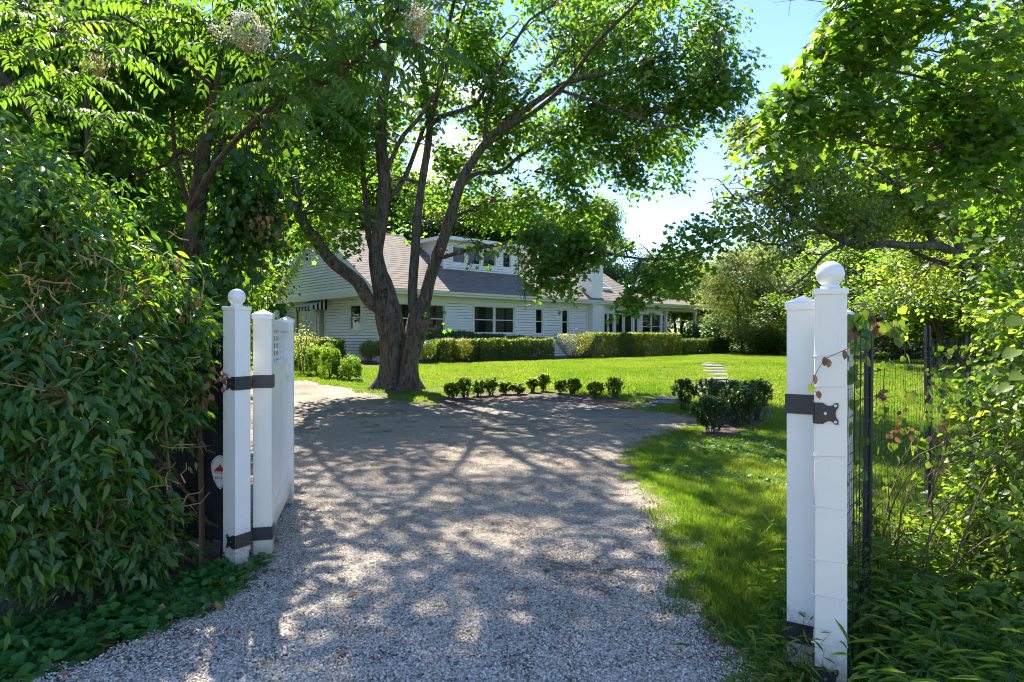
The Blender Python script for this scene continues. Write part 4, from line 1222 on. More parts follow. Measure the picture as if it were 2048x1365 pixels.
# left pillar stands cornerwise to the eye: -x-y faces. local -y face looks right-forward to the drive
def plate(e, z, face, w, h, wrap=None):
    """face: (origin, u, n) local frame; the plate lies on the face, the band wraps the neighbour face"""
    o_, u_, n_ = map(Vector, face)
    mb = MB(); out = strap_outline(w, h)
    a = [o_ + u_ * x + Vector((0, 0, z + y)) + n_ * .001 for x, y in out]; b = [p + n_ * .006 for p in a]; n = len(out)
    mb.add(a + b, [tuple(range(n)), tuple(range(n, 2 * n))[::-1]] + [(k, (k + 1) % n, n + (k + 1) % n, n + k) for k in range(n)])
    hs = mb.build("hinge_strap", M["black_metal"], e)
    for (sxx, syy) in ((.45, 0.0), (.88, .38), (.88, -.38)):
        c = o_ + u_ * (w * sxx) + Vector((0, 0, z + h * syy)) + n_ * .006
        mb = MB(); mb.tube([c, c + n_ * .004], .0065, 8); mb.build("screw", M["screw"], hs)
    if wrap:
        o2, u2, n2, w2 = Vector(wrap[0]), Vector(wrap[1]), Vector(wrap[2]), wrap[3]
        q = [o2 + n2 * .001 + Vector((0, 0, z - h/2)), o2 + u2 * w2 + n2 * .001 + Vector((0, 0, z - h/2)), o2 + u2 * w2 + n2 * .001 + Vector((0, 0, z + h/2)), o2 + n2 * .001 + Vector((0, 0, z + h/2))]
        r_ = [p + n2 * .006 for p in q]; mb = MB(); mb.add(q + r_, [(0,1,2,3)[::-1], (4,5,6,7), (0,1,5,4), (1,2,6,5), (2,3,7,6), (3,0,4,7)]); mb.build("hinge_band", M["black_metal"], e)
hw = PW / 2
LP = Vector((-1.905, 4.50, 0))
def left_straps(e, z):
    plate(e, z, ((-hw, -hw, 0), (-.0, 1, 0), (-1, 0, 0)), .085, .092, ((-hw, -hw, 0), (1, 0, 0), (0, -1, 0), PW))
pl = pillar("white square pillar with ball finial on the shrub side, dark strap hinges on its corner", LP, math.radians(62.5), (1.285, .205), left_straps)
RP = Vector((1.405, 2.87, 0))
def right_straps(e, z):
    plate(e, z, ((-hw, -hw, 0), (1, 0, 0), (0, -1, 0)), .093, .092, ((-hw, -hw, 0), (0, 1, 0), (-1, 0, 0), PW))
pr_ = pillar("white square pillar with ball finial, thin wires tied round it, beside the black netting fence", RP, math.radians(-24), (1.27, .12), right_straps, "cream_vinyl")
for hz_ in (1.52, 1.385, 1.085, .86, .63, .475, .27):
    mb = MB(); h2_ = hw + .002; z = hz_; d = random.uniform(-.006, .006)
    mb.tube([(-h2_ - .004, -h2_, z + d), (h2_, -h2_, z - d), (h2_, h2_, z), (-h2_, h2_, z), (-h2_ - .004, -h2_, z + d)], .0016, 5); mb.tube([(-h2_ - .012, -h2_ - .004, z + d + .002), (-h2_ + .012, -h2_ - .004, z + d - .002)], .0035, 5)
    mb.build("tie_wire", M["wire_white"], pr_)

def gate_leaf(label, loc, rz, length, side, lattice=True):
    """gate along local +x from its hinge stile"""
    e = empty("gate_leaf", loc, rz, label, "gate", "leaves of the white double driveway gate")
    w = .127; hw_ = w / 2
    for x in (0, length - w):
        mb = MB(); mb.box(x, -hw_, .055, x + w, hw_, 1.735); mb.build("stile", M["white_vinyl"] if x or side > 0 else M["cream_vinyl"], e, bevel=.005)
        mb = MB(); pyramid(mb, x, -hw_, x + w, hw_, 1.765, .007, .035); mb.build("cap", M["white_vinyl"], e)
    x0, x1 = w, length - w; rd = .03
    for (z0, z1) in ((1.655, 1.735), (1.24, 1.40), (.125, .30)):
        mb = MB(); mb.box(x0, -rd, z0, x1, rd, z1); mb.build("rail", M["white_vinyl"], e, bevel=.004)
    n = 13
    for k in range(n):
        a = x0 + (x1 - x0) * (k + .5) / n; mb = MB(); mb.box(a - .009, -.006, 1.40, a + .009, -.001, 1.655); mb.build("lattice_slat", M["white_vinyl"], e)
    for k in range(4):
        z = 1.425 + k * .062; mb = MB(); mb.box(x0, .000, z, x1, .005, z + .022); mb.build("lattice_slat", M["white_vinyl"], e)
    n = 7
    for k in range(n):
        a, b = x0 + (x1 - x0) * k / n, x0 + (x1 - x0) * (k + 1) / n
        mb = MB(); mb.box(a + .003, -.014, .30, b - .003, .014, 1.24); mb.box(a - .003 if k else a, -.009, .30, a + .003, .009, 1.24); mb.build("board", M["white_vinyl"], e, bevel=.002)
    # hinge bands wrapped round the hinge stile
    for z in (1.285, .205):
        mb = MB(); t = .006; h = .046
        mb.box(-t, -hw_ - t, z - h, -.0005, hw_ + t, z + h); mb.box(0, -hw_ - t, z - h, w * .9, -hw_ - .0005, z + h); mb.box(0, hw_ + .0005, z - h, w * .9, hw_ + t, z + h)
        mb.build("hinge_band", M["black_metal"], e)
    mb = MB(); mb.box(x1 - .16, side * rd, 1.28, x1 - .06, side * (rd + .012), 1.36); mb.tube([(x1 - .12, side * (rd + .012), 1.30), (x1 - .12, side * (rd + .05), 1.26), (x1 - .12, side * (rd + .02), 1.2)], .012, 6)
    mb.build("latch", M["white_vinyl"], e)
    return e
g_a = Vector((-1.775, 4.62, 0)); g_b = Vector((-2.14, 6.2, 0))
d_ = g_b - g_a
gate_leaf("open white gate leaf with lattice top seen edge-on beside the shrub side pillar", g_a, math.atan2(d_.y, d_.x), 1.58, -1)
g_c = Vector((1.36, 3.06, -.0)); 
gate_leaf("open white gate leaf behind the wire-tied pillar, its hinge stile facing the gravel", g_c, math.radians(56.5), 1.53, 1)
# ================================================================== THE BIG MAPLE
def root(name, loc, label, cat, group=None):
    return empty(name, loc, 0, label, cat, group)

def limb(mb, nodes, pts, r0, r1, seg=8, wob=.03, k=3, power=1.0):
    """pts: (px, py, z). Adds a tapering limb and remembers its course"""
    q = smooth_path([P(*p) for p in pts], k); n = len(q)
    rad = [r0 + (r1 - r0) * (i / (n - 1)) ** power for i in range(n)]
    mb.tube(q, rad, seg, wob); nodes.extend(q[1:]); return q

def side_shoots(mb, nodes, q, n, length, r, rng, up=0.2):
    for _ in range(n):
        i = rng.integers(len(q) // 3, len(q)); a = q[i]
        d = Vector((rng.normal(), rng.normal(), rng.normal() * .5 + up)).normalized() * length * rng.uniform(.5, 1.2)
        b = a + d * .5 + Vector((0, 0, rng.uniform(0, .15) * length)); c = a + d
        mb.tube([a, b, c], [r, r * .6, r * .25], 5, .05, cap=False); nodes.extend([b, c])

TZ = 17.5
maple = root("maple_tree", G(792, 776), "large spreading maple with a split grey trunk in front of the house", "tree")
mb = MB(); nodes = []; rg = np.random.default_rng(11)
def trunk_stem(pts, seg=36, flare=None):
    q = smooth_path([P(a, b, z) for a, b, z, w in pts], 4); ws = []
    for i in range(len(pts) - 1):
        for j in range(4): ws.append((pts[i][3] + (pts[i+1][3] - pts[i][3]) * j / 4) * pts[i][2] / F / 2 * (.82 if pts[i][1] < 620 else .87))
    ws.append(pts[-1][3] * pts[-1][2] / F / 2)
    n0 = mb.n; mb.tube(q, ws, seg, 0)
    base = q[0].z
    for i in range(n0, mb.n):                      # ridged bark, root flare
        v = Vector(mb.v[i]); k = (i - n0) // seg
        if k >= len(q): continue
        c = q[k]; a = ((i - n0) % seg) * 20 / seg
        h = v.z - base
        d = v - c
        lobes = 1 + .05 * math.sin(a * 2.1 + k * .3) + .030 * math.sin(a * 5.34 + k * .35) + .022 * math.sin(a * 2.51 * 2 + math.sin(k * .5)) + random.uniform(-.018, .018)
        if h < .9: lobes += (1 - h / .9) ** 2.2 * (.42 + .46 * math.sin(a * 2 * math.pi / 20 * 5 + 1.0 + pts[0][0] * .1))
        mb.v[i] = tuple(c + Vector((d.x * lobes, d.y * lobes, d.z * (lobes if h > 1.5 else 1))))
    nodes.extend(q[4:]); return q
qa = trunk_stem([(776,790,TZ,80),(781,755,TZ,56),(784,720,TZ,52),(785,690,TZ,55),(781,652,TZ,60),(772,610,TZ,58),(766,575,TZ,50),(758,548,TZ,40),(752,506,TZ,34),(757,470,TZ,32),(764,430,TZ,31),
                 (769,366,TZ,29),(762,293,TZ,27),(764,220,TZ,25),(771,165,TZ,22),(782,110,TZ,20),(775,37,TZ,17),(765,-80,TZ,13),(770,-190,TZ,9),(762,-290,TZ,5)])
qb = trunk_stem([(816,788,TZ-.15,62),(817,755,TZ-.15,43),(820,720,TZ-.15,39),(827,690,TZ-.15,46),(833,660,TZ-.15,50),(838,635,TZ-.15,50),(842,618,TZ-.15,40),(850,598,TZ-.1,30),(860,559,TZ,28),(874,514,TZ,28),(889,472,TZ,26),
                 (899,440,TZ,25),(910,403,TZ,24),(928,352,TZ,22),(958,304,TZ-.2,19),(985,272,TZ-.5,17),(1020,242,TZ-.8,15),(1110,178,TZ-1.2,12),(1165,157,TZ-1.5,10.5),(1220,146,TZ-1.6,9),(1290,130,TZ-1.8,7),(1350,118,TZ-2,5),(1430,120,TZ-2,2.5)])
# knots where limbs were cut off
for (kx, ky, r_) in ((762, 574, .10), (833, 662, .13)):
    c = P(kx, ky, TZ - (.34 if kx < 800 else .48)); mb.lathe([(r_ * 1.25, -.10), (r_ * 1.1, .0), (r_ * .8, .03), (r_ * .55, .02), (.01, -.03)], 12, (0, 0, 0)); m = Matrix.Translation(c) @ Matrix.Rotation(math.radians(90), 4, 'X')
    for i in range(mb.n - 60, mb.n): mb.v[i] = tuple(m @ Vector(mb.v[i]))
Rl = lambda w: w * TZ / F / 2
LB = []
def ml(pts, w0, w1, seg=9, sh=4, ln=1.3):
    w0 *= .88; w1 *= .85
    pts = [(a, b, TZ + dz) for a, b, dz in pts]
    q = limb(mb, nodes, pts, Rl(w0), Rl(w1), seg, .04); side_shoots(mb, nodes, q, sh, ln, Rl(max(w1, 3)), rg); LB.append(q); return q
ml([(775,625,-.1),(752,612,-.3),(736,598,-.4),(715,564,-.5),(668,527,-.7),(636,487,-.9),(612,453,-1.0),(598,420,-1.1),(590,375,-1.1),(588,344,-1.2),(573,304,-1.2),(562,275,-1.3),(548,235,-1.3),(530,170,-1.3),(522,90,-1.2),(500,-20,-1),(480,-120,-.8)], 33, 8, 12, 8)
ml([(640,492,-.9),(600,440,-.9),(570,400,-.8),(545,372,-.6),(520,330,-.4)], 12, 4, 8)
ml([(752,520,0),(738,476,.3),(734,425,.5),(728,370,.7),(722,300,.9),(700,210,1.3),(690,120,1.6),(670,20,2),(660,-90,2.2)], 17, 5, 8, 8)
ml([(772,405,0),(785,390,.3),(811,352,.5),(830,304,.7),(848,256,.9),(866,227,1.0),(885,180,1.2),(940,146,1.5),(1000,80,1.8),(1060,20,2.2)], 13, 4, 8, 6)
ml([(768,345,0),(782,322,-.3),(804,275,-.5),(837,238,-.7),(866,194,-.9),(890,150,-1.1),(905,90,-1.3),(930,10,-1.6),(960,-90,-2)], 12, 4, 8, 6)
ml([(832,640,-.1),(826,611,-.1),(826,559,0),(831,493,.1),(834,440,.2),(841,385,.3),(850,330,.4),(856,290,.4),(859,249,.5),(850,180,.6),(838,110,.6),(822,55,.7),(815,-30,.8),(800,-130,1.0)], 24, 10, 10, 6)
ml([(858,255,.5),(880,235,.3),(903,227,.1),(947,212,-.1),(965,190,-.3),(976,165,-.5),(998,139,-.7),(1031,84,-.9),(1060,40,-1.1),(1110,10,-1.3)], 12, 4, 8, 5)
ml([(968,290,-.2),(972,240,-.1),(980,200,0),(987,172,.1),(1003,135,.3),(1020,90,.5),(1070,40,.8),(1120,-20,1.2)], 9, 3.5, 7, 5)
ml([(876,514,0),(889,514,-.3),(910,508,-.6),(940,500,-.8),(968,495,-1.1),(1013,487,-1.5),(1077,483,-2.0),(1150,492,-2.4),(1230,510,-2.8),(1310,520,-3.1),(1380,510,-3.3),(1430,490,-3.4)], 11, 2.5, 8, 14, 1.0)
ml([(925,360,0),(960,345,.5),(1000,345,.9),(1040,312,1.3),(1080,289,1.7),(1120,270,2.0),(1180,245,2.4),(1250,240,2.8),(1320,270,3.0),(1360,330,3.1)], 11, 3, 8, 12)
ml([(1110,178,-1.2),(1180,200,-1.6),(1260,230,-2.0),(1320,250,-2.4),(1380,260,-2.8)], 8, 2, 7, 8)
ml([(1020,242,-.8),(1060,180,-.2),(1110,120,.4),(1180,70,.9),(1260,30,1.4),(1330,10,1.8),(1400,20,2.1)], 9, 3, 7, 10)
ml([(893,470,0),(905,440,.6),(940,420,1.2),(980,405,1.8),(1030,400,2.2),(1080,410,2.6),(1130,430,2.9)], 9, 3, 7, 8)
ml([(790,105,0),(830,20,-.6),(880,-60,-1.2),(960,-140,-1.8),(1050,-200,-2.4)], 12, 4, 7, 6)
ml([(778,150,0),(740,60,-1),(700,-20,-2),(640,-100,-3),(600,-180,-3.6)], 12, 4, 7, 6)
ml([(985,272,-.5),(1060,230,-2),(1130,170,-3.4),(1190,90,-4.6),(1260,20,-5.4),(1340,-60,-6)], 11, 4, 7, 8)
ml([(855,280,.4),(880,160,-1.2),(900,40,-2.8),(930,-80,-4.2),(960,-180,-5.2)], 11, 4, 7, 8)
ml([(570,290,-1.2),(580,180,-2.4),(600,60,-3.8),(640,-60,-5),(660,-150,-5.8)], 10, 4, 7, 8)
# little low sprig on the fork and the epicormic tuft
ml([(845,640,-.4),(866,634,-.6),(880,636,-.7)], 2.5, 1.5, 5, 1, .2)
mb2 = MB()
z = TZ
B = [PB(640,250,z-1,90,120,1.6), PB(700,170,z+1,100,120,1.8), PB(620,120,z,110,110,2), PB(700,330,z+1.4,80,90,1.3), PB(660,440,z+.6,70,60,1.0,.8), PB(620,470,z-.8,45,35,.7,.9), PB(590,490,z-.9,36,16,.5,.8), PB(690,480,z-.6,40,40,.6,.7), PB(640,395,z-1.3,60,50,.8,.9),
     PB(600,520,z-.9,20,14,.3,.6),
     PB(800,330,z+1.5,50,60,1.0,.7), PB(790,200,z+1,60,80,1.4,.6), PB(880,120,z,70,60,1.4,.6), PB(800,60,z+.5,90,60,1.6,.7), PB(930,60,z-1,80,70,1.6),
     PB(880,330,z+1,35,45,.8,.6), PB(950,380,z+1.4,70,60,1.2), PB(1000,300,z+1,70,70,1.4), PB(1050,210,z,80,70,1.8), PB(1010,120,z-.5,80,70,1.8), PB(1100,80,z,110,80,2.2), PB(1200,60,z+.6,120,75,2.2), PB(1290,60,z-1,90,70,1.8),
     PB(1400,75,z-1,85,70,1.5,1.2), PB(1440,150,z-1.5,70,70,1.3,1.2), PB(1400,210,z-1.2,75,60,1.3,1.2), PB(1320,150,z-1.5,110,80,1.8,1.1), PB(1200,170,z,120,80,2.0,1.1), PB(1110,270,z+1,100,80,1.7,1.1), PB(1220,270,z+1,100,70,1.5,1.2),
     PB(1310,290,z+.8,80,60,1.3,1.2), PB(1330,360,z+.9,60,45,1.0,1.2), PB(1260,350,z+1,55,50,1.0,1.1), PB(1130,350,z+1.2,80,60,1.4,1.1), PB(1060,400,z+1.8,100,60,1.4,1.1), PB(1150,430,z+1.4,65,50,1.1,1.1),
     PB(980,430,z+1.4,60,35,1.0,.9), PB(1090,480,z-1.6,60,40,.8,1.5), PB(1120,530,z-2.2,58,44,.7,1.8), PB(1150,560,z-2.3,30,30,.5,1.3), PB(1080,560,z-2.1,26,34,.4,1.3), PB(1060,520,z-1.8,28,35,.5,.8), PB(1170,500,z-2.3,50,50,.8,1.1), PB(960,500,z-1.1,50,20,.5,.45), PB(1020,500,z-1.6,35,22,.5,.5),
     PB(1230,520,z-2.8,55,50,.8,1.1), PB(1290,500,z-3.0,60,45,.9,1.1), PB(1350,490,z-3.1,60,45,.9,1.1), PB(1410,470,z-3.2,50,40,.8,1.0), PB(1270,570,z-2.9,50,35,.7,1.0), PB(1330,560,z-3.1,55,35,.7,.9), PB(1260,610,z-2.9,30,28,.5,.8), PB(1400,540,z-3.2,45,40,.7,.8), PB(1250,560,z-2.9,40,50,.5,.8),
     PB(875,633,z-.7,14,9,.2,1.5), PB(1130,580,z-2.2,18,16,.3,.6)]
# the part of the crown above the picture, which shades the drive
B += [PB(560,-60,z-1,160,110,2.6,.8), PB(760,-80,z,170,110,3,.8), PB(960,-90,z-1,170,110,3,.8), PB(1150,-60,z,160,110,3,.8), PB(700,-240,z,200,110,3,.7), PB(950,-250,z-1,200,110,3,.7), PB(1330,-70,z-2,130,90,2.5,.8),
      PB(900,-120,z-5,150,110,1.8,.8), PB(1200,-60,z-5.5,190,80,1.8,.8), PB(640,-110,z-5.6,170,80,1.8,.7), PB(1360,-80,z-5.6,120,70,1.5,.8), PB(760,-330,z,180,90,2.5,.6)]
skyholes = [(905,262,36,27), (955,185,16,16), (1130,40,22,16), (1205,375,26,20), (1250,405,40,18), (870,445,45,22), (905,545,70,35), (850,540,60,50), (790,535,22,30),(985,590,90,40),(960,520,60,12),(740,560,30,50)]
def sun_gap(c, s, seed, thr):
    """lanes through a crown along which the sun gets down to the ground"""
    k = c[:, 2] / sd.z
    g = np.stack([c[:, 0] - sd.x * k, (c[:, 1] - sd.y * k), c[:, 0] * 0], -1)
    t = thr - .16 * ((g[:, 0] > .8) & (g[:, 0] < 5) & (g[:, 1] > 2.5) & (g[:, 1] < 12)) - .06 * ((g[:, 0] > -4) & (g[:, 0] < 5) & (g[:, 1] > 9) & (g[:, 1] < 16))
    return (pnoise(g, s, seed) + .45 * pnoise(g, s * 2.7, seed + 2)) > t
def maple_cut(c):
    px, py, _ = proj(c); bad = np.zeros(len(c), bool)
    for (a, b, rx, ry) in skyholes: bad |= ((px - a) / rx) ** 2 + ((py - b) / ry) ** 2 < 1
    bad |= (px > 880) & (px < 1045) & (py > 512)
    bad |= sun_gap(c, 1.25, 1.0, .26) & (np.random.default_rng(9).random(len(c)) < .92)
    bad |= (px > 535) & (px < 720) & (py > 488 + np.abs(px - 640) * .25)
    return bad
NB_ = 69 - 14
Btop = B[-12:]; B = B[:-12] + [PB(860,60,z-.5,60,60,1,.8), PB(845,200,z+.3,40,60,.8,.7), PB(900,190,z+.8,50,40,.9,.8), PB(820,420,z+1.2,40,60,.9,.6), PB(960,210,z+.6,50,45,.9,.6), PB(720,230,z-.5,70,80,1.3,.9), PB(880,400,z+1.5,50,30,.8,.7), PB(1190,520,z-2.5,34,30,.5,2.2), PB(1160,470,z-2.3,40,30,.5,1.5), PB(900,320,z+1.2,60,40,.9,.9), PB(940,240,z+1,30,40,.8,.8), PB(1000,200,z+.8,60,60,1,.8), PB(960,120,z+.6,60,60,1,.8), PB(850,300,z+1.4,40,60,.9,.8), PB(870,180,z+1.0,60,50,.9,.8)]
Lt_, Ct_ = sprays(Btop, 2100, 9, .125, R=.32, droop=.35, tilt=.5, shell=.5, jit=.38, gap=(.95, 3.0, -.3), rng=np.random.default_rng(4), varc=.42, cut=lambda c: sun_gap(c, 1.25, 1.0, .0))
Bov = [PB(600,-360,10.2,170,60,1.6), PB(780,-350,10,170,60,1.6), PB(930,-340,10.5,120,60,1.4,.6), PB(660,-300,11.5,200,60,1.6,.5), PB(820,-290,12,180,60,1.6,.5)]
Lo_, _ = sprays(Bov, 760, 9, .13, R=.34, droop=.35, tilt=.5, shell=.5, jit=.38, gap=(1.3, 3.0, -.38), rng=np.random.default_rng(14), varc=.42)
L1, C1 = sprays(B, 8800, 9, .125, R=.30, droop=.35, tilt=.5, shell=.5, jit=.38, gap=(1.7, 2.0, -.24), cut=maple_cut, rng=np.random.default_rng(3), varc=.41)
L1 = cat_leaves([L1, Lt_, Lo_])
twigs_to(mb, C1, nodes, rg, frac=.16, r0=.010)
# brighter young leaves on some low hanging sprays
mb.build("trunk", M["maple_bark"], maple, smooth=True, world_coords=True)
link_mesh("crown", leaf_mesh("crown", T_MAPLE_S, **L1), LM["maple"], maple, "stuff", True)
# scarlet dead leaves caught in the fork
nn = 34; cc = [P(1000, 380, TZ+.2), P(985, 400, TZ), P(965, 430, TZ), P(880, 500, TZ-.4), P(895, 455, TZ-.3), P(885, 510, TZ-.4)]
ci = np.array([tuple(cc[k]) for k in RNG.integers(0, len(cc), nn)]) + RNG.normal(0, .09, (nn, 3))
m_, N_, L_n, b_ = new_mat("scarlet_leaf"); b_.inputs["Base Color"].default_value = (.35, .02, .015, 1)
link_mesh("red_leaves", leaf_mesh("red_leaves", T_MAPLE_S, ci, RNG.normal(size=(nn, 3)), RNG.normal(size=(nn, 3)), np.full(nn, .085), RNG.random(nn)), m_, maple, "stuff", True)
# hanging bare vine strands below the low limb
mb = MB()
for k in range(7):
    a = P(1030 + k * 2.2, 497, TZ - 1.7); pts = [a]
    for j in range(1, 9): pts.append(a + Vector((.05 * math.sin(j * .8 + k) + .02 * j, .03 * math.cos(j + k), -.17 * j * random.uniform(.85, 1))))
    mb.tube(pts, .0045, 4)
mb.build("hanging_strands", M["dark_twig"], maple, "stuff", world_coords=True)

# ================================================================== GENERIC TREES AND SHRUBS
def make_tree_data(name, h, w, n_spr, m, leaf, T, lean=.05, stems=1, base=.22, seed=1, R=.55, shape="round", gap=-.35, trunk_r=None):
    """trunk and crown meshes in local space, centred on the foot"""
    r = np.random.default_rng(seed); mb = MB(); nodes = []
    tr = trunk_r or h * .018
    for s_ in range(stems):
        a0 = r.random() * 6.28; sp = (0 if stems == 1 else .35)
        top = Vector((math.cos(a0) * w * .15 * (stems > 1) + r.normal(0, lean * h), math.sin(a0) * w * .15 * (stems > 1) + r.normal(0, lean * h), h * .9))
        b0 = Vector((math.cos(a0) * sp * .4, math.sin(a0) * sp * .4, -.1))
        pts = [b0.lerp(top, f) + Vector((r.normal(0, .02 * h), r.normal(0, .02 * h), 0)) * (f > .05) for f in (0, .08, .2, .35, .5, .65, .8, 1)]
        q = smooth_path(pts, 2); n = len(q); mb.tube(q, [tr * (1.35 if i == 0 else 1) * (1 - .85 * i / (n - 1)) + .01 for i in range(n)], 8, .05); nodes.extend(q[3:])
        for k in range(14 if stems == 1 else 6):
            f = r.uniform(base, .9); i = int(f * (n - 1)); a = q[i]; an = r.random() * 6.28; ln = w * .5 * (1 - abs(f - .5) * .8) * r.uniform(.6, 1.05)
            d = Vector((math.cos(an) * ln, math.sin(an) * ln, ln * r.uniform(.15, .7)))
            q2 = smooth_path([a, a + d * .35 + Vector((0, 0, ln * .08)), a + d * .7, a + d], 2); rr = tr * .45 * (1 - f * .5)
            mb.tube(q2, [rr * (1 - .8 * j / (len(q2) - 1)) for j in range(len(q2))], 5, .05); nodes.extend(q2[2:])
    if shape == "cone":
        Bl = []
        for k in range(16):
            f = k / 15; zz = h * (.06 + .92 * f); rr = w * .5 * (1 - f) ** .85 + .15
            Bl.append((0, 0, zz, rr, rr, h * .05, 1.0))
            for j in range(4):
                a = r.random() * 6.28; Bl.append((math.cos(a) * rr * .7, math.sin(a) * rr * .7, zz - .1, rr * .4, rr * .4, h * .035, .8))
    else:
        Bl = []
        for k in range(26):
            a = r.random() * 6.28; f = r.uniform(0, 1); zz = h * (base + (1 - base) * (.08 + .86 * f)); prof = math.sin(math.pi * (.16 + .80 * f)) ** .6
            rad = w * .5 * prof * r.uniform(.35, .85); s_ = w * r.uniform(.13, .23)
            Bl.append((math.cos(a) * rad, math.sin(a) * rad, zz, s_, s_, s_ * .7, 1.0))
        Bl.append((0, 0, h * (base + 1) / 2, w * .3, w * .3, h * (1 - base) * .4, .6))
    L_, C_ = sprays(Bl, n_spr, m, leaf, R=R, droop=.4, tilt=.5, shell=.42, jit=.4, gap=(1.2, float(seed), gap), rng=r, varc=.42)
    twigs_to(mb, C_, nodes, r, frac=.10, r0=.012, maxd=2.5)
    return mb, L_
class TreeKind:
    def __init__(s, mat, bark, T, **k):
        s.mat, s.bark = mat, bark
        mb, L_ = make_tree_data("tree", T=T, **k)
        s.trunk = mb.mesh("trunk", True); s.trunk.materials.append(bark)
        s.crown = leaf_mesh("crown", T, **L_); s.crown.materials.append(mat)
    def place(s, name, loc, rz, sc, label, cat, group=None):
        r = empty(name, loc, rz, label, cat, group); r.scale = sc if hasattr(sc, '__len__') else (sc, sc, sc)
        t = bpy.data.objects.new("trunk", s.trunk); COL.objects.link(t); t.parent = r
        c = bpy.data.objects.new("crown", s.crown); COL.objects.link(c); c.parent = r; c["kind"] = "stuff"
        return r
K = {
 "broad": TreeKind(LM["wood"], M["grey_bark"], T_WIDE, h=12, w=8.5, n_spr=4200, m=9, leaf=.19, seed=21, R=.6),
 "tall": TreeKind(LM["wood"], M["grey_bark"], T_WIDE, h=15, w=8, n_spr=4600, m=9, leaf=.20, seed=22, R=.6, base=.12),
 "loose": TreeKind(LM["wood"], M["brown_bark"], T_DIAMOND, h=9, w=6.5, n_spr=3000, m=10, leaf=.15, seed=23, R=.5, base=.1, gap=-.2, stems=3, trunk_r=.09),
 "dark": TreeKind(LM["dark"], M["brown_bark"], T_DIAMOND, h=9, w=4.5, n_spr=3800, m=10, leaf=.16, seed=24, R=.42, shape="cone", gap=-.9),
 "pale": TreeKind(LM["pale"], M["brown_bark"], T_DIAMOND, h=6, w=6.5, n_spr=3600, m=10, leaf=.11, seed=25, R=.4, base=.0, gap=-.55, stems=4, trunk_r=.05),
 "under": TreeKind(LM["vine"], M["brown_bark"], T_WIDE, h=4.2, w=4.6, n_spr=1700, m=10, leaf=.13, seed=26, R=.4, base=.0, gap=-.6, stems=4, trunk_r=.03),
}
def at(px, z): return Vector(((px - CX) / F * z, z, gh(0, z) - .05))
BGT = "trees standing behind the house and along the garden edge"
def T(kind, px, z, h, w=None, rz=0.0, label="", name="tree", cat="tree", group=BGT):
    h0 = {"broad": 12, "tall": 15, "loose": 9, "dark": 9, "pale": 6, "under": 4.2}[kind]
    w0 = {"broad": 8.5, "tall": 8, "loose": 6.5, "dark": 4.5, "pale": 6.5, "under": 4.6}[kind]
    s = h / h0; sw = (w / w0) if w else s
    return K[kind].place(name, at(px, z), rz, (sw, sw, s), label, cat, group)
T("broad", 60, 15, 12, 8.5, .3, "leafy tree furthest to the side above the big-leaved hedge", "leafy_tree")
T("loose", 170, 13, 9, 5.6, 1.9, "bushy small tree directly behind the big-leaved hedge", "small_tree")
T("broad", 255, 21, 13, 8, 2.2, "broad green tree behind the slim brown trunk above the hedge", "leafy_tree")
T("tall", 170, 28, 16, 10, 4.0, "tall tree rising behind the hedge with sunlight in its top", "tall_tree")
T("tall", 345, 32, 16, 8, 1.1, "tall leafy tree between the vine-hung trunk and the house gable", "tall_tree")
T("tall", 20, 36, 17, 10, .8, "tall tree at the very edge of the picture behind all the others", "tall_tree")
T("broad", 560, 48, 17, 12, .5, "large tree behind the low end of the house gable", "leafy_tree")
T("dark", 490, 42, 10.5, 5.0, .5, "dark evergreen beside the house gable", "evergreen_tree")
T("dark", 455, 30, 6.5, 3.6, 1.5, "dark evergreen between the house and the ball-topped pillar", "evergreen_tree")
T("under", 500, 39, 3.8, 5, 1.5, "low dark shrub at the foot of the evergreens by the house", "understorey_shrub", "shrub", "shrubs under the trees")
T("under", 530, 44, 3.4, 5, .2, "low dark shrub reaching the corner of the house", "understorey_shrub", "shrub", "shrubs under the trees")
T("under", 370, 14, 3.6, 2.8, 2.5, "dark shrub under the slim tree by the ball-topped pillar", "understorey_shrub", "shrub", "shrubs under the trees")
T("under", 455, 20, 3.8, 2.6, 2.5, "shrub filling the gap behind the ball-topped pillar", "understorey_shrub", "shrub", "shrubs under the trees")
T("tall", 660, 56, 20, 13, 1.5, "tall tree behind the gable, seen through the maple's forked limbs", "tall_tree")
T("broad", 780, 62, 17, 13, 3.5, "broad tree behind the middle of the house roof", "leafy_tree")
T("loose", 880, 60, 13, 12, 3.5, "airy tree directly behind the dormer", "leafy_tree")
T("broad", 985, 58, 13.5, 12, 1.0, "round tree behind the dormer's far end", "leafy_tree")
T("tall", 1085, 64, 15.5, 12, 5.0, "tall tree behind the chimney end of the roof", "tall_tree")
T("broad", 1195, 64, 14.5, 9, 2.0, "bluish rounded tree top standing against the sky over the chimney", "leafy_tree")
T("loose", 1290, 60, 9.0, 9, 4.0, "low tree behind the porch roof", "leafy_tree")
T("loose", 1360, 56, 8.5, 9, 2.4, "low tree seen through the open porch", "leafy_tree")
T("loose", 1420, 50, 6.8, 7, .4, "small multi-stemmed tree just beyond the porch post", "small_tree")
T("pale", 1490, 42, 6.9, 7.4, .4, "pale rounded flowering shrub beside the end of the porch", "large_shrub", "shrub", "shrubs under the trees")
T("under", 1430, 44, 2.6, 5, 3.0, "low green shrub behind the last block of the clipped hedge", "understorey_shrub", "shrub", "shrubs under the trees")
T("under", 1560, 41, 2.2, 5, 1.0, "low loose shrub at the far edge of the lawn by the gate post", "understorey_shrub", "shrub", "shrubs under the trees")
T("dark", 1590, 52, 9.6, 5.6, 2.0, "dark blue-green conifer rising behind the pale shrub", "evergreen_tree")
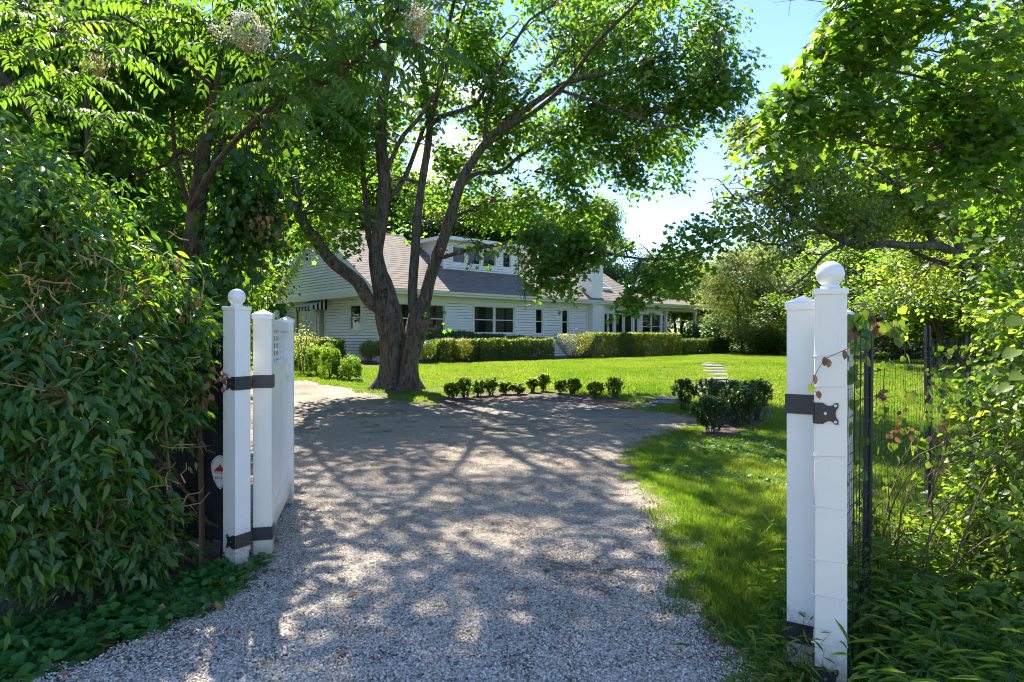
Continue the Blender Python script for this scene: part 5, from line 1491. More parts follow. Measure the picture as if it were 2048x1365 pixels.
T("loose", 1530, 62, 10.5, 9, 1.2, "distant tree between the pale shrub and the sky", "leafy_tree")
T("broad", 1680, 60, 12, 11, 2.9, "distant broad tree behind the ball finial of the wire-tied pillar", "leafy_tree")
T("loose", 1660, 36, 5.6, 7, .9, "bushy small tree straight behind the ball finial of the wire-tied pillar", "small_tree")
T("broad", 1800, 40, 12, 11, .4, "broad tree behind the black netting fence", "leafy_tree")
T("tall", 1960, 34, 13.5, 10, 3.0, "tall tree behind the far end of the netting fence", "tall_tree")
T("loose", 1745, 30, 5.8, 6.2, .1, "low spreading tree at the edge of the shaded lawn behind the fence", "small_tree")
T("loose", 1890, 23, 5.4, 6.6, 5.1, "multi-stemmed small tree in the shaded lawn behind the fence", "small_tree")
T("under", 1820, 34, 3.6, 6, 5.1, "dark shrub along the back of the shaded lawn", "understorey_shrub", "shrub", "shrubs under the trees")
T("under", 1980, 29, 3.8, 7, 2.1, "shrub behind the last fence post", "understorey_shrub", "shrub", "shrubs under the trees")
T("broad", 2080, 24, 11, 8, 1.4, "tree standing at the picture's edge beyond the fence", "leafy_tree")
T("broad", 2120, 15, 9.5, 7, 4.4, "nearer tree at the picture's edge beyond the fence", "leafy_tree")
# far woodland closing the view
Bw = []
for k in range(64):
    x = -95 + k * 3.0; Bw.append((x, 92 + random.uniform(-5, 5), random.uniform(2, 5.0), 4.5, 4, random.uniform(3.5, 5.5), 1))
Lw_, _ = sprays(Bw, 6000, 7, .5, R=1.1, gap=(.5, 1, -.8), rng=np.random.default_rng(77))
link_mesh("distant_woods", leaf_mesh("distant_woods", T_WIDE, **Lw_), LM["wood"], None, "stuff")
Bw = []
for k in range(26):
    x = -32 + k * .9; Bw.append((x, 24 + random.uniform(-3, 9), random.uniform(1, 6.0), 1.8, 1.8, 2.2, 1))
Lw_, _ = sprays([b for b in Bw if b[0] < -13], 4200, 9, .2, R=.6, gap=(.9, 1, -.7), rng=np.random.default_rng(78))
link_mesh("roadside_thicket", leaf_mesh("roadside_thicket", T_WIDE, **Lw_), LM["vine"], None, "stuff")

# ================================================================== CLIPPED HEDGES, BALLS, BOXWOODS
def clump_obj(name, shape_pts, normals, size, mat, T_, label, cat, group, stems=None, loc=None, jit=.5, core=None, varc=.5, parts=True):
    n = len(shape_pts)
    nrm = normals + RNG.normal(0, jit, (n, 3)); tip = normals * .6 + RNG.normal(0, .6, (n, 3)) + np.array([0, 0, .35])
    e = empty(name, loc, 0, label, cat, group)
    L_ = dict(pos=shape_pts, nrm=nrm, tip=tip, size=size * RNG.uniform(.6, 1.3, n), var=np.clip(RNG.normal(varc, .22, n), 0, .97))
    link_mesh("foliage", leaf_mesh("foliage", T_, **L_), mat, e, "stuff", True)
    if stems:
        mb = MB()
        for a, b, r_ in stems: mb.tube([a, (Vector(a) + Vector(b)) / 2 + Vector((random.uniform(-.04, .04), random.uniform(-.04, .04), 0)), b], [r_, r_ * .8, r_ * .4], 5, .05)
        mb.build("stem", M["dark_twig"], e, world_coords=True)
    return e

def hedge_block(t0, t1, s0, s1, h0, h1, label, n=None, mat="hedge", name="clipped_hedge", group="clipped hedges in front of the house", z0=None, varc=.5, thin=0.0, local=None):
    W, D, Hh = t1 - t0, s1 - s0, h1 - h0
    n = n or int((2 * W * Hh + 2 * D * Hh + W * D) * 850)
    areas = np.array([W * Hh, W * Hh * .5, D * Hh, D * Hh, W * D, W * Hh * .6]); f = RNG.choice(6, n, p=areas / areas.sum())
    u, v = RNG.random(n), RNG.random(n); t = np.empty(n); s = np.empty(n); h = np.empty(n); nn = np.zeros((n, 3))
    for k in range(6):
        m_ = f == k
        if k == 0: t[m_], s[m_], h[m_] = t0 + W * u[m_], s0, h0 + Hh * v[m_]; nn[m_] = (0, -1, .2)
        if k == 1: t[m_], s[m_], h[m_] = t0 + W * u[m_], s1, h0 + Hh * v[m_]; nn[m_] = (0, 1, .2)
        if k == 2: t[m_], s[m_], h[m_] = t0, s0 + D * u[m_], h0 + Hh * v[m_]; nn[m_] = (-1, 0, .2)
        if k == 3: t[m_], s[m_], h[m_] = t1, s0 + D * u[m_], h0 + Hh * v[m_]; nn[m_] = (1, 0, .2)
        if k == 4: t[m_], s[m_], h[m_] = t0 + W * u[m_], s0 + D * v[m_], h1; nn[m_] = (0, 0, 1)
        if k == 5: t[m_], s[m_], h[m_] = t0 + W * u[m_], s0 + D * RNG.random(m_.sum()), h0 + Hh * v[m_]; nn[m_] = (0, 0, 1)
    q = np.stack([t, s, h], -1)
    und = pnoise(q, 3.0, t0)[:, None] * .11
    q = q + nn * und + RNG.normal(0, .028, (n, 3))
    # rounded edges
    low = np.clip(1 - (h - h0) / Hh * 2.2, 0, 1); keep = RNG.random(n) > low * (.35 + thin)
    q, nn = q[keep], nn[keep]
    ang = H_ANG; c_, s_ = .744, .668
    rotv = lambda a: np.stack([a[:, 0] * c_ - a[:, 1] * s_, a[:, 0] * s_ + a[:, 1] * c_, a[:, 2]], -1)
    wpos = rotv(q) + np.array([H_ORG.x, H_ORG.y, 0.5]); wn_ = rotv(nn)
    stems = []
    k = t0 + .15
    while k < t1:
        for ss in (s0 + D * .3, s0 + D * .7):
            a = HW(k, ss, -.05); b = HW(k + random.uniform(-.2, .2), ss + random.uniform(-.15, .15), h1 * .8); stems.append((a, b, .014))
        k += .28
    return clump_obj(name, wpos, wn_, .075, LM[mat], T_OVAL, label, "hedge", group, stems, HW((t0 + t1) / 2, (s0 + s1) / 2), varc=varc)
def htx(px, s):
    r = (px - CX) / F; ox, oz = H_ORG.x - .668 * s, H_ORG.y + .744 * s
    return (r * oz - ox) / (0.744 - 0.668 * r)
SF = -3.35
def hb(px0, px1, s0, s1, h1, label, **k): return hedge_block(htx(px0, s0), htx(px1, s0), s0, s1, 0.0, h1, label, **k)
hb(960, 1108, SF, SF + .95, .98, "long low clipped hedge under the double window with a sunlit top")
hb(885, 912, SF + .1, SF + .9, .95, "short thin hedge piece between the two hedge balls by the maple", thin=.25)
hb(932, 962, SF + .1, SF + .9, .92, "short ragged hedge piece beside the brighter hedge ball", thin=.25)
hb(1192, 1284, SF - .1, SF + 1.3, 1.28, "tall clipped hedge block in front of the glass doors")
hb(1287, 1362, SF - .1, SF + 1.3, 1.30, "tall clipped hedge block in front of the porch's first post")
hb(1367, 1457, SF + .2, SF + 1.3, .95, "dark low hedge block at the end beside the stepping stones", mat="box", varc=.6)
hb(868, 948, -1.2, -.6, 1.28, "dark loose box hedge against the wall beneath the first window", mat="box", thin=.3)
hb(952, 1010, -1.2, -.6, 1.22, "dark loose box hedge against the wall beneath the double window", mat="box", thin=.3)
hb(1015, 1070, -1.1, -.6, 1.05, "sparse low box plants against the wall by the first narrow window", mat="box", thin=.5)
# hedge beside the gable end (runs along the gable wall)
hedge_block(-2.6, -1.7, sx(720) - 1.6, sx(640) - .6, 0, .98, "clipped hedge with sunlit top below the gable window")
hedge_block(-2.5, -1.9, sx(732) - 1.6, sx(722) - 1.6, 0, .95, "short dark hedge piece between gable hedge and yellow ball", mat="box")
def ball(px, py, z, rpx, label, mat="hedge", T_=T_OVAL, size=.05, squash=.95, dens=1.0, group="round clipped shrubs in the front garden", name="round_shrub", varc=.62, cat="shrub"):
    c = P(px, py, z); R_ = rpx * z / F
    n = int(R_ * R_ * 12.6 * 1000 * dens * (.055 / size) ** 1.4)
    d = unit(RNG.normal(size=(n, 3))); rr = R_ * (1 - RNG.random(n) ** 2.5 * .45)
    pos = d * rr[:, None] * np.array([1, 1, squash]); pos = pos * (1 + pnoise(pos, 5, z)[:, None] * .07) + np.array(c) + RNG.normal(0, .015, (n, 3))
    pos = pos[pos[:, 2] > gh(0, z) + .02]; d = unit(pos - np.array(c))
    g_ = Vector((c.x, c.y, gh(0, z))); st = [(g_ + Vector((random.uniform(-.1, .1), random.uniform(-.1, .1), -.03)), c + Vector((random.uniform(-.6, .6), random.uniform(-.6, .6), .3)) * R_, .013) for _ in range(9)]
    return clump_obj(name, pos, d, size, LM[mat], T_, label, cat, group, st, g_, varc=varc)
zb = HW(htx(740, SF), SF).y
ball(738, 700, HW(-1.2, -1.5).y, 19, "yellow-green clipped ball shrub at the corner of the house")
ball(764, 697, HW(-.2, -1.2).y, 18, "darker clipped ball shrub partly behind the maple trunk", mat="box")
ball(853, 700, HW(htx(853, SF), SF).y, 19, "shaded clipped ball shrub just beside the maple trunk", varc=.4)
ball(923, 699, HW(htx(923, SF), SF).y, 21, "bright yellow-green clipped ball shrub under the blank wall")
# vase-shaped bush with bare stems showing
c = P(1148, 686, HW(htx(1148, SF), SF).y); zz = c.y; Rv = 41 * zz / F
n = 5200; a = RNG.random(n) * 6.28; hh = RNG.random(n) ** .6; rad = Rv * (.32 + .68 * np.sin(hh * 1.75) ** 1.1) * np.sqrt(RNG.random(n)) ** .45
top = 24 * zz / F
pos = np.stack([c.x + np.cos(a) * rad, c.y + np.sin(a) * rad, .5 + .1 + hh * (c.z + 17 * zz / F - .6)], -1); keep = RNG.random(n) < .30 + .70 * hh ** 1.3; pos = pos + pnoise(pos, 4.0, 1.0)[:, None] * np.array([.14, .14, .06]); pos = pos[keep]; a = a[keep]
g_ = Vector((c.x, c.y, .5)); st = []
for k in range(34):
    an = random.random() * 6.28; st.append((g_ + Vector((math.cos(an) * .12, math.sin(an) * .12, -.03)), g_ + Vector((math.cos(an) * Rv * .8, math.sin(an) * Rv * .8, (c.z - .5) * random.uniform(.8, 1.1))), .010))
clump_obj("vase_shaped_shrub", pos, np.stack([np.cos(a) * .5, np.sin(a) * .5, np.ones(len(a))], -1), .055, LM["hedge"], T_OVAL, "flat-topped vase-shaped shrub with bare stems showing below", "shrub", "round clipped shrubs in the front garden", st, g_, varc=.6)
# dwarf conifers beside the drive: lumpy domes
def dwarf(px, ybase, ytop, wpx, label):
    g_ = G(px, ybase); z = g_.y; H_ = (ybase - ytop) * z / F; W_ = wpx * z / F / 2
    pts, nn = [], []
    lumps = [(0, 0, H_ * .55, W_ * .75, H_ * .45)]
    for k in range(22):
        a = RNG.random() * 6.28; f = RNG.uniform(.18, .95); rr = W_ * math.sqrt(max(.05, 1 - ((f - .4) / .62) ** 2)) * .8
        lumps.append((math.cos(a) * rr, math.sin(a) * rr, H_ * f, W_ * .30, H_ * .13))
    for (x, y, zc, r1, r2) in lumps:
        n = int(r1 * r1 * 9500) + 60; d = unit(RNG.normal(size=(n, 3))); q = d * np.array([r1, r1, r2]) * (1 - .3 * RNG.random((n, 1)) ** 2) + np.array([g_.x + x, g_.y + y, g_.z + zc]); pts.append(q); nn.append(d)
    pts = np.concatenate(pts); nn = np.concatenate(nn); k = pts[:, 2] > g_.z + .05; pts, nn = pts[k], nn[k]
    st = [(g_ + Vector((random.uniform(-.06, .06), random.uniform(-.06, .06), -.02)), g_ + Vector((random.uniform(-.15, .15), random.uniform(-.15, .15), H_ * .5)), .02) for _ in range(3)]
    return clump_obj("dwarf_conifer", pts, nn, .045, LM["dwarf"], T_DIAMOND, label, "shrub", "lumpy dwarf conifers along the drive", st, g_, jit=.7)
dwarf(601, 742, 694, 50, "bright green dwarf conifer nearest the open gate leaf")
dwarf(617, 733, 688, 46, "dwarf conifer at the back of the cluster, under the pale-leaved shrub")
dwarf(634, 750, 694, 44, "narrow dwarf conifer in the middle of the cluster by the drive")
dwarf(652, 738, 690, 42, "dwarf conifer half hidden behind the middle of the cluster")
dwarf(661, 757, 699, 44, "pointed dwarf conifer third from the maple trunk")
dwarf(681, 758, 722, 34, "lowest dwarf conifer tucked beside the one with bare stems")
dwarf(701, 761, 708, 44, "round dwarf conifer on two bare stems, last before the maple trunk")
dwarf(590, 728, 688, 40, "dwarf conifer mostly hidden behind the far gate stile")
c = P(605, 686, 22); Lp = dict(pos=np.array(c) + RNG.normal(0, 1, (420, 3)) * np.array([.20, .20, .26]), nrm=RNG.normal(0, .5, (420, 3)) + [0, 0, 1], tip=RNG.normal(0, 1, (420, 3)), size=RNG.uniform(.08, .13, 420), var=RNG.uniform(.4, .95, 420))
e = empty("pale_leaved_shrub", (c.x, c.y, .4), 0, "upright pale-leaved shrub in front of the garage door", "shrub"); link_mesh("foliage", leaf_mesh("foliage", T_LANCE, **Lp), LM["pale"], e, "stuff", True)
mb = MB()
for k in range(5): mb.tube([(c.x + random.uniform(-.08, .08), c.y, .3), (c.x + random.uniform(-.2, .2), c.y + random.uniform(-.1, .1), c.z + .2)], .012, 5)
mb.build("stem", M["twig"], e, world_coords=True)

# boxwoods: small row along the bed, bigger group at its end
def boxwood(px, yb, yt, wpx, label, group, size=.03, dens=1.0):
    wpx *= 1.15; big_ = dens > 2
    g_ = G(px, yb); z = g_.y; H_ = (yb - yt) * z / F; W_ = wpx * z / F / 2
    n_sh = int(70 * dens) ; P_, N_, TT = [], [], []
    st = []
    for k in range(n_sh):
        a = RNG.random() * 6.28; f = RNG.random() ** .5; prof = W_ * (.35 + .65 * min(1, f * 1.8)) * (1 if f < .75 else 1 - (f - .75) * 1.6)
        rr = prof * math.sqrt(RNG.random()) ; b = Vector((g_.x + math.cos(a) * rr, g_.y + math.sin(a) * rr, g_.z + H_ * f))
        d = Vector((math.cos(a) * .45 * rr / W_, math.sin(a) * .45 * rr / W_, 1)).normalized(); ln = H_ * (RNG.uniform(.07, .14) if big_ else RNG.uniform(.10, .20))
        st.append((b - d * ln * .6, b + d * ln, .0035)); m_ = int(22)
        tt = RNG.random(m_) ; an = RNG.random(m_) * 6.28
        base = np.array(b - d * ln * .4)[None] + np.array(d)[None] * (tt * ln * 1.4)[:, None]
        out = np.stack([np.cos(an), np.sin(an), np.full(m_, .5)], -1)
        P_.append(base + out * .006); TT.append(out); N_.append(np.stack([-np.cos(an) * .5, -np.sin(an) * .5, np.ones(m_)], -1))
    for k in range(4): st.append((g_ + Vector((random.uniform(-.05, .05), random.uniform(-.05, .05), -.02)), g_ + Vector((random.uniform(-.5, .5) * W_, random.uniform(-.5, .5) * W_, H_ * .7)), .009))
    pts = np.concatenate(P_); nn = np.concatenate(N_)
    e = empty("boxwood", g_, 0, label, "boxwood", group); n = len(pts)
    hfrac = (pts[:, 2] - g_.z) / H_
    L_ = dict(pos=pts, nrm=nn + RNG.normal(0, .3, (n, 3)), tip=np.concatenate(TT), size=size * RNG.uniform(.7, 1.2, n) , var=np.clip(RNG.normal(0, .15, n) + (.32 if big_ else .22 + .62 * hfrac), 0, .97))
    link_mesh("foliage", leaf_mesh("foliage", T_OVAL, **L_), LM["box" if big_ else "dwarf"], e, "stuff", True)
    mb = MB()
    for a, b, r_ in st: mb.tube([a, b], [r_, r_ * .6], 4)
    mb.build("stem", M["dark_twig"], e, world_coords=True)
    return e
rowlab = ["first of the little boxwoods, just beyond the maple's foot", "tall-tipped second boxwood of the row from the maple", "third little boxwood of the row from the maple, bushy and low", "fourth little boxwood from the maple, touching the third",
          "fifth little boxwood from the maple in the flower bed", "yellow-tipped sixth boxwood from the maple", "seventh little boxwood from the maple, in sun", "tallest sunlit boxwood where the row bends towards the gravel",
          "small boxwood right after the bend of the row", "yellow-tipped boxwood two after the bend of the row", "last but one little boxwood before the lawn's shadow", "last little boxwood of the row, standing by the shadowed lawn"]
rows = [(904,798,763,27),(929,797,756,26),(957,794,758,25),(981,792,756,26),(1009,790,756,24),(1036,790,761,23),(1064,786,757,22),(1088,784,750,23),(1122,788,757,22),(1148,792,758,24),(1190,796,762,26),(1229,798,757,29)]
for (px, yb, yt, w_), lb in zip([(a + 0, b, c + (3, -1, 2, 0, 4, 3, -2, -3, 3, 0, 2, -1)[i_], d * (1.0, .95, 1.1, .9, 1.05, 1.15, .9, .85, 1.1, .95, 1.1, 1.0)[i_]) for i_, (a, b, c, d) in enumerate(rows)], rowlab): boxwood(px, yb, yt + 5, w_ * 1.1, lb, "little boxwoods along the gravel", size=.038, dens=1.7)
BGp = "dark boxwoods at the end of the bed"
boxwood(1368, 821, 764, 40, "single dark boxwood standing apart beside the flat stones", BGp, .034, 2.2)
boxwood(1414, 822, 764, 52, "dark boxwood at the back of the group, nearest the stepping stones", BGp, .034, 2.5)
boxwood(1455, 842, 768, 66, "broad boxwood in the middle of the dark group", BGp, .034, 4.0)
boxwood(1422, 868, 801, 66, "lowest boxwood at the front of the dark group on the gravel's edge", BGp, .034, 4.0)
boxwood(1480, 852, 778, 70, "full boxwood between the front and the outermost of the dark group", BGp, .034, 4.2)
boxwood(1512, 842, 768, 56, "outermost boxwood of the dark group, towards the wire-tied pillar", BGp, .034, 3.4)
mb = MB(); pts = [G(1400, 878), G(1440, 878), G(1490, 866), G(1530, 846), G(1541, 828), G(1520, 818)]
mb.tube([p + Vector((0, 0, .03)) for p in smooth_path(pts, 5)], .022, 6); o = mb.build("bed_edging", M["edging"]); tag(o, "low brown edging strip curving round the dark boxwood group", "edging")

# ================================================================== NEAR HEDGE ON THE LEFT (large pointed leaves, bare twigs)
shrub = root("big_leaved_hedge", (-3.4, 4.6, 0), "tall wild hedge of pointed dark green leaves with bare orange twigs", "hedge")
rg = np.random.default_rng(5)
B = [PB(40,330,4.3,110,110,.6,.8), PB(60,450,4.0,150,150,.6), PB(210,540,4.2,160,150,.5), PB(150,400,4.4,110,80,.5,.8), PB(320,650,4.5,100,110,.4), PB(370,640,4.6,50,70,.25,.9), PB(90,720,3.8,190,170,.5), PB(260,780,4.2,140,130,.4), PB(350,800,4.5,62,110,.2,.9),
     PB(120,900,3.8,190,140,.45), PB(280,930,4.2,100,110,.3), PB(60,1060,3.7,160,110,.45), PB(200,1080,4.0,120,90,.35,.9), PB(-60,700,3.6,160,330,.7,.8), PB(-80,1050,3.4,150,170,.6,.7), PB(300,1040,4.3,60,60,.2,.5)]
Lh, Ch = sprays(B, 2300, 9, .086, R=.135, droop=.7, tilt=.5, shell=.55, jit=.45, updir=.75, gap=(3.4, 4.0, -.5), rng=rg, varc=.42, hang=.7)
mb = MB(); mbp = MB()
stem_nodes = []
for k in range(44):
    b0 = Vector((rg.uniform(-4.8, -2.0), rg.uniform(4.2, 5.2), 0)); t_ = Ch[rg.integers(len(Ch))]
    t_ = Vector(t_); mid = b0.lerp(t_, .5) + Vector((rg.normal(0, .15), rg.normal(0, .15), .25)); q = smooth_path([b0, mid, t_], 4)
    mb.tube(q, [.014 * (1 - .7 * i / (len(q) - 1)) for i in range(len(q))], 5, .05); stem_nodes.extend(q[2:])
twigs_to(mb, Ch, stem_nodes, rg, frac=.5, r0=.0045, maxd=1.0)
mb.build("stems", M["twig"], shrub, "stuff", world_coords=True)
# pale bare twigs that poke out towards the road
for k in range(120):
    px, py = rg.uniform(0, 410), rg.uniform(470, 1050)
    if k % 3 == 0: px, py = rg.uniform(0, 260), rg.uniform(480, 700)
    z = 3.36 + px / 410 * .80 + rg.uniform(0, .30); a = P(px, py, z); ln = rg.uniform(.07, .24); an = rg.normal(.5, .55) if rg.random() < .75 else rg.uniform(2, 3.6)
    d = Vector((math.cos(an), rg.uniform(-.6, .1), math.sin(an) * .8)) * ln
    q = [a - d * .4, a + Vector((rg.normal(0, .012), 0, rg.normal(0, .012))), a + d * .4, a + d * .65 + Vector((rg.normal(0, .02), 0, rg.normal(0, .03)))]
    mbp.tube(q, [.0048, .0042, .003, .0014], 5)
    if rg.random() < .5: mbp.tube([a + d * .1, a + d * .3 + Vector((0, 0, rg.choice([-1, 1]) * .06))], [.0024, .001], 4)
mbp.build("bare_twigs", M["pale_twig"], shrub, "stuff", world_coords=True)
_k = rg.random(len(Lh['var'])); Lh['var'] = np.clip(np.where(_k < .14, Lh['var'] + .42, np.where(_k > .9, Lh['var'] - .3, Lh['var'])), 0, .99)
Lh = big_leaf_parts(T_LANCE, Lh, LM["shrub"], shrub)
link_mesh("foliage", leaf_mesh("foliage", T_LANCE, **Lh), LM["shrub"], shrub, "stuff", True)
# dead hanging leaves near the pillar
Ld = []
for (px, py, z, sp) in ((430, 750, 4.42, 16), (300, 580, 4.2, 30), (380, 650, 4.5, 26), (405, 800, 4.5, 12), (345, 560, 4.5, 22), (330, 600, 4.5, 16)):
    n = 16; Ld.append(dict(pos=np.array(P(px, py, z)) + RNG.normal(0, 1, (n, 3)) * sp * z / F * np.array([.7, .5, 1.2]), nrm=RNG.normal(0, 1, (n, 3)), tip=RNG.normal(0, .4, (n, 3)) + [0, 0, -1], size=RNG.uniform(.04, .085, n), var=RNG.random(n)))
link_mesh("dead_leaves", leaf_mesh("dead_leaves", T_OVAL, **cat_leaves(Ld)), LM["brown"], shrub, "stuff", True)
# berries: small green clusters
mb = MB()
for (px, py) in ((200, 440), (150, 470), (60, 395), (255, 470), (185, 495), (330, 560)):
    for k in range(16):
        c = P(px + rg.normal(0, 22), py + rg.normal(0, 14), 3.75 + px / 800); r_ = .0055
        mb.add([c + Vector(v) * r_ for v in ((1,0,0),(-1,0,0),(0,1,0),(0,-1,0),(0,0,1),(0,0,-1))], [(0,2,4),(2,1,4),(1,3,4),(3,0,4),(2,0,5),(1,2,5),(3,1,5),(0,3,5)])
mb.build("berries", LM["pale"], shrub, "stuff", smooth=True, world_coords=True)

# low seedlings at the hedge's foot
Lc = cover("x", ((-5, -1.6), (3.2, 5.2), edge_noise([g2(-80, 1215), g2(230, 1195), g2(400, 1140), g2(440, 1110), g2(380, 1085), g2(200, 1120), g2(-80, 1130)], .03, .2)), 2600, None, .06, .16)
link_mesh("seedlings", leaf_mesh("seedlings", T_OVAL, **Lc), LM["clover"], None, "stuff")

# ================================================================== BLACK SCREEN FENCE BEHIND THE HEDGE, WITH THE SIGN
fn = empty("screen_fence", (-2.02, 4.78, 0), 0, "black fabric screen fence on slim posts behind the wild hedge", "fence")
fa, fb = Vector((-2.0, 4.80)), Vector((-6.6, 5.35))
mb = MB(); n = 46
vs = []
for k in range(n):
    q = fa.lerp(fb, k / (n - 1)); y = q.y + .018 * math.sin(k * 1.9) + random.uniform(-.006, .006)
    vs += [(q.x, y, .10), (q.x, y + .01, .9), (q.x, y, 1.60), (q.x, y + .012, .10), (q.x, y + .022, .9), (q.x, y + .012, 1.60)]
fs = []
for k in range(n - 1):
    a, b = 6 * k, 6 * k + 6; fs += [(a, b, b+1, a+1), (a+1, b+1, b+2, a+2), (a+4, b+4, b+3, a+3), (a+5, b+5, b+4, a+4), (a+2, b+2, b+5, a+5), (a+3, b+3, b, a)]
mb.add(vs, fs); mb.build("fabric", M["dark_fabric"], fn, world_coords=True)
for k in range(5):
    q = fa.lerp(fb, (.08 + k) / 4.3); mb = MB(); mb.box(q.x - .017, q.y - .045, -.1, q.x + .017, q.y - .012, 1.66); mb.build("fence_post", M["black_metal"], fn, world_coords=True)
for k in range(9):
    q = fa.lerp(fb, .012 + k * .017); mb = MB(); mb.tube([(q.x, q.y - .006, .1), (q.x + .004, q.y - .012, .8), (q.x, q.y - .004, 1.6)], .004, 4); mb.build("seam", M["black_metal"], fn, world_coords=True)

sg = empty("security_sign", P(441, 945, 4.62), math.radians(-14), "small white shield-shaped sign on a stake, half hidden behind the pillar", "sign")
def shield(w, h, n=14):
    pts = [(0, -h * .52)]
    for k in range(1, n): 
        a = k / n; pts.append((w * .5 * math.sin(a * math.pi * .62) ** .75, -h * .52 + h * .98 * a ** 1.15 * 1.0))
    pts = [(0, -.5 * h), (.16 * w, -.42 * h), (.36 * w, -.22 * h), (.47 * w, 0), (.5 * w, .18 * h), (.46 * w, .30 * h), (.30 * w, .42 * h), (.12 * w, .49 * h), (0, .5 * h)]
    return pts + [(-x, y) for x, y in pts[-2:0:-1]]
def plate_xz(name, pts, y0, y1, mat, par):
    n = len(pts); mb = MB(); mb.add([(x, y0, z) for x, z in pts] + [(x, y1, z) for x, z in pts], [tuple(range(n)), tuple(range(n, 2*n))[::-1]] + [(k, n + k, n + (k + 1) % n, (k + 1) % n) for k in range(n)]); return mb.build(name, mat, par)
plate_xz("sign_rim", shield(.158, .250), -.002, .004, M["black_print"], sg)
plate_xz("sign_border", shield(.150, .241), -.0035, -.0021, M["white_paint"], sg)
plate_xz("sign_line", shield(.138, .226), -.0045, -.0036, M["black_print"], sg)
plate_xz("sign_face", shield(.132, .218), -.0055, -.0046, M["white_cloth"], sg)
plate_xz("sign_emblem", [(-.042, -.008), (.042, -.008), (.048, .012), (.03, .03), (.012, .04), (0, .062), (-.012, .04), (-.03, .03), (-.048, .012)], -.0065, -.0056, M["red_print"], sg)
for k in range(5): plate_xz("emblem_line", [(-.036 + k * .017, -.004), (-.026 + k * .017, -.004), (-.028 + k * .017, .008), (-.034 + k * .017, .008)], -.0072, -.0066, M["white_paint"], sg)
tc_ = bpy.data.curves.new("sign_number", 'FONT'); tc_.body = "63 10-0"; tc_.size = .027; tc_.align_x = 'CENTER'; tc_.extrude = .0004; tc_.offset = .0004
tc_.materials.append(M["black_print"]); tmp = bpy.data.objects.new("tmp", tc_); COL.objects.link(tmp); dg_ = bpy.context.evaluated_depsgraph_get(); me_ = bpy.data.meshes.new_from_object(tmp.evaluated_get(dg_)); bpy.data.objects.remove(tmp)
to = bpy.data.objects.new("sign_number", me_); COL.objects.link(to); to.parent = sg; to.location = (0, -.0065, -.048); to.rotation_euler = (math.radians(90), 0, 0)
mb = MB(); mb.box(-.006, .005, -1.0, .006, .012, -.02); mb.build("stake", M["black_metal"], sg)

# ================================================================== TREES BEHIND THE HEDGE (vine-hung tree, slim saplings)
vt = root("vine_covered_tree", at(395, 8.5), "slim forked tree hung with dark vines behind the ball-topped pillar", "tree")
mb = MB(); nodes = []; rg = np.random.default_rng(15); zt = 8.5
W = lambda w, z=8.5: w * z / F / 2
q1 = limb(mb, nodes, [(388,760,zt),(384,650,zt),(386,560,zt),(394,480,zt),(398,420,zt),(402,370,zt),(412,320,zt)], W(30), W(26), 10, .05)
q2 = limb(mb, nodes, [(404,372,zt),(412,300,zt),(418,240,zt),(424,180,zt),(430,110,zt),(436,30,zt),(440,-80,zt)], W(22), W(9), 9, .05)
q3 = limb(mb, nodes, [(402,395,zt-.1),(420,360,zt-.2),(434,320,zt-.2),(446,280,zt-.1),(470,272,zt),(520,255,zt+.1)], W(16), W(6), 8, .05)
q4 = limb(mb, nodes, [(400,350,zt),(370,300,zt+.3),(330,330,zt+.6),(270,350,zt+.8),(200,362,zt+1)], W(10), W(4), 7, .05)
q5 = limb(mb, nodes, [(427,150,zt),(400,90,zt-.4),(360,60,zt-.8),(300,40,zt-1)], W(10), W(4), 7, .05)
q6 = limb(mb, nodes, [(398,480,zt+.1),(375,400,zt+.3),(350,310,zt+.5),(344,200,zt+.6),(330,100,zt+.7)], W(13), W(5), 7, .05)
for q in (q1, q2, q3, q4, q6): side_shoots(mb, nodes, q, 6, .7, .012, rg)
# hanging vine strands
for k in range(34):
    px = rg.uniform(395, 565) if k % 2 else rg.uniform(330, 560); py = rg.uniform(60, 320); a = P(px, py, zt + rg.uniform(-.5, .5)); ln = rg.uniform(.6, 2.4); pts = [a + Vector((.05 * math.sin(j * 1.3 + k), .05 * math.cos(j * 1.1 + k), -ln * j / 6)) for j in range(7)]
    mb.tube(pts, .006, 4); nodes.extend(pts[1:])
mb.build("trunk", M["brown_bark"], vt, smooth=True, world_coords=True)
B = [PB(500,330,zt,60,110,.6,1.2), PB(470,440,zt+.2,75,80,.6), PB(430,200,zt+.3,70,80,.6,.8), PB(510,200,zt,55,90,.6,1.0), PB(525,420,zt+.2,30,80,.4,1.0), PB(470,120,zt,80,60,.7), PB(360,140,zt+.6,80,80,.8,.8), PB(270,180,zt+.9,110,90,.9,.8), PB(300,60,zt,130,60,1,.8),
     PB(430,560,zt+.4,70,60,.6,.9), PB(480,540,zt+.3,55,50,.5,.9), PB(360,440,zt+.8,40,90,.6,.7), PB(250,350,zt+1,90,70,.8,.8), PB(160,260,zt+1,110,100,1,.8), PB(60,180,zt+.6,110,120,1,.8), PB(440,640,zt+.3,50,50,.5,.8), PB(520,90,zt-.2,60,60,.6,.8), PB(545,250,zt+.1,20,80,.4,.6), PB(120,60,zt,150,70,1,.8), PB(500,600,zt+.4,35,40,.4,.6)]
Lv, Cv = sprays(B, 2500, 9, .095, R=.24, droop=.9, tilt=.6, shell=.55, jit=.5, updir=.6, gap=(2.4, 2.5, -.38), rng=rg, varc=.35, hang=.6)
link_mesh("crown", leaf_mesh("crown", T_HEART, **Lv), LM["vine"], vt, "stuff", True)
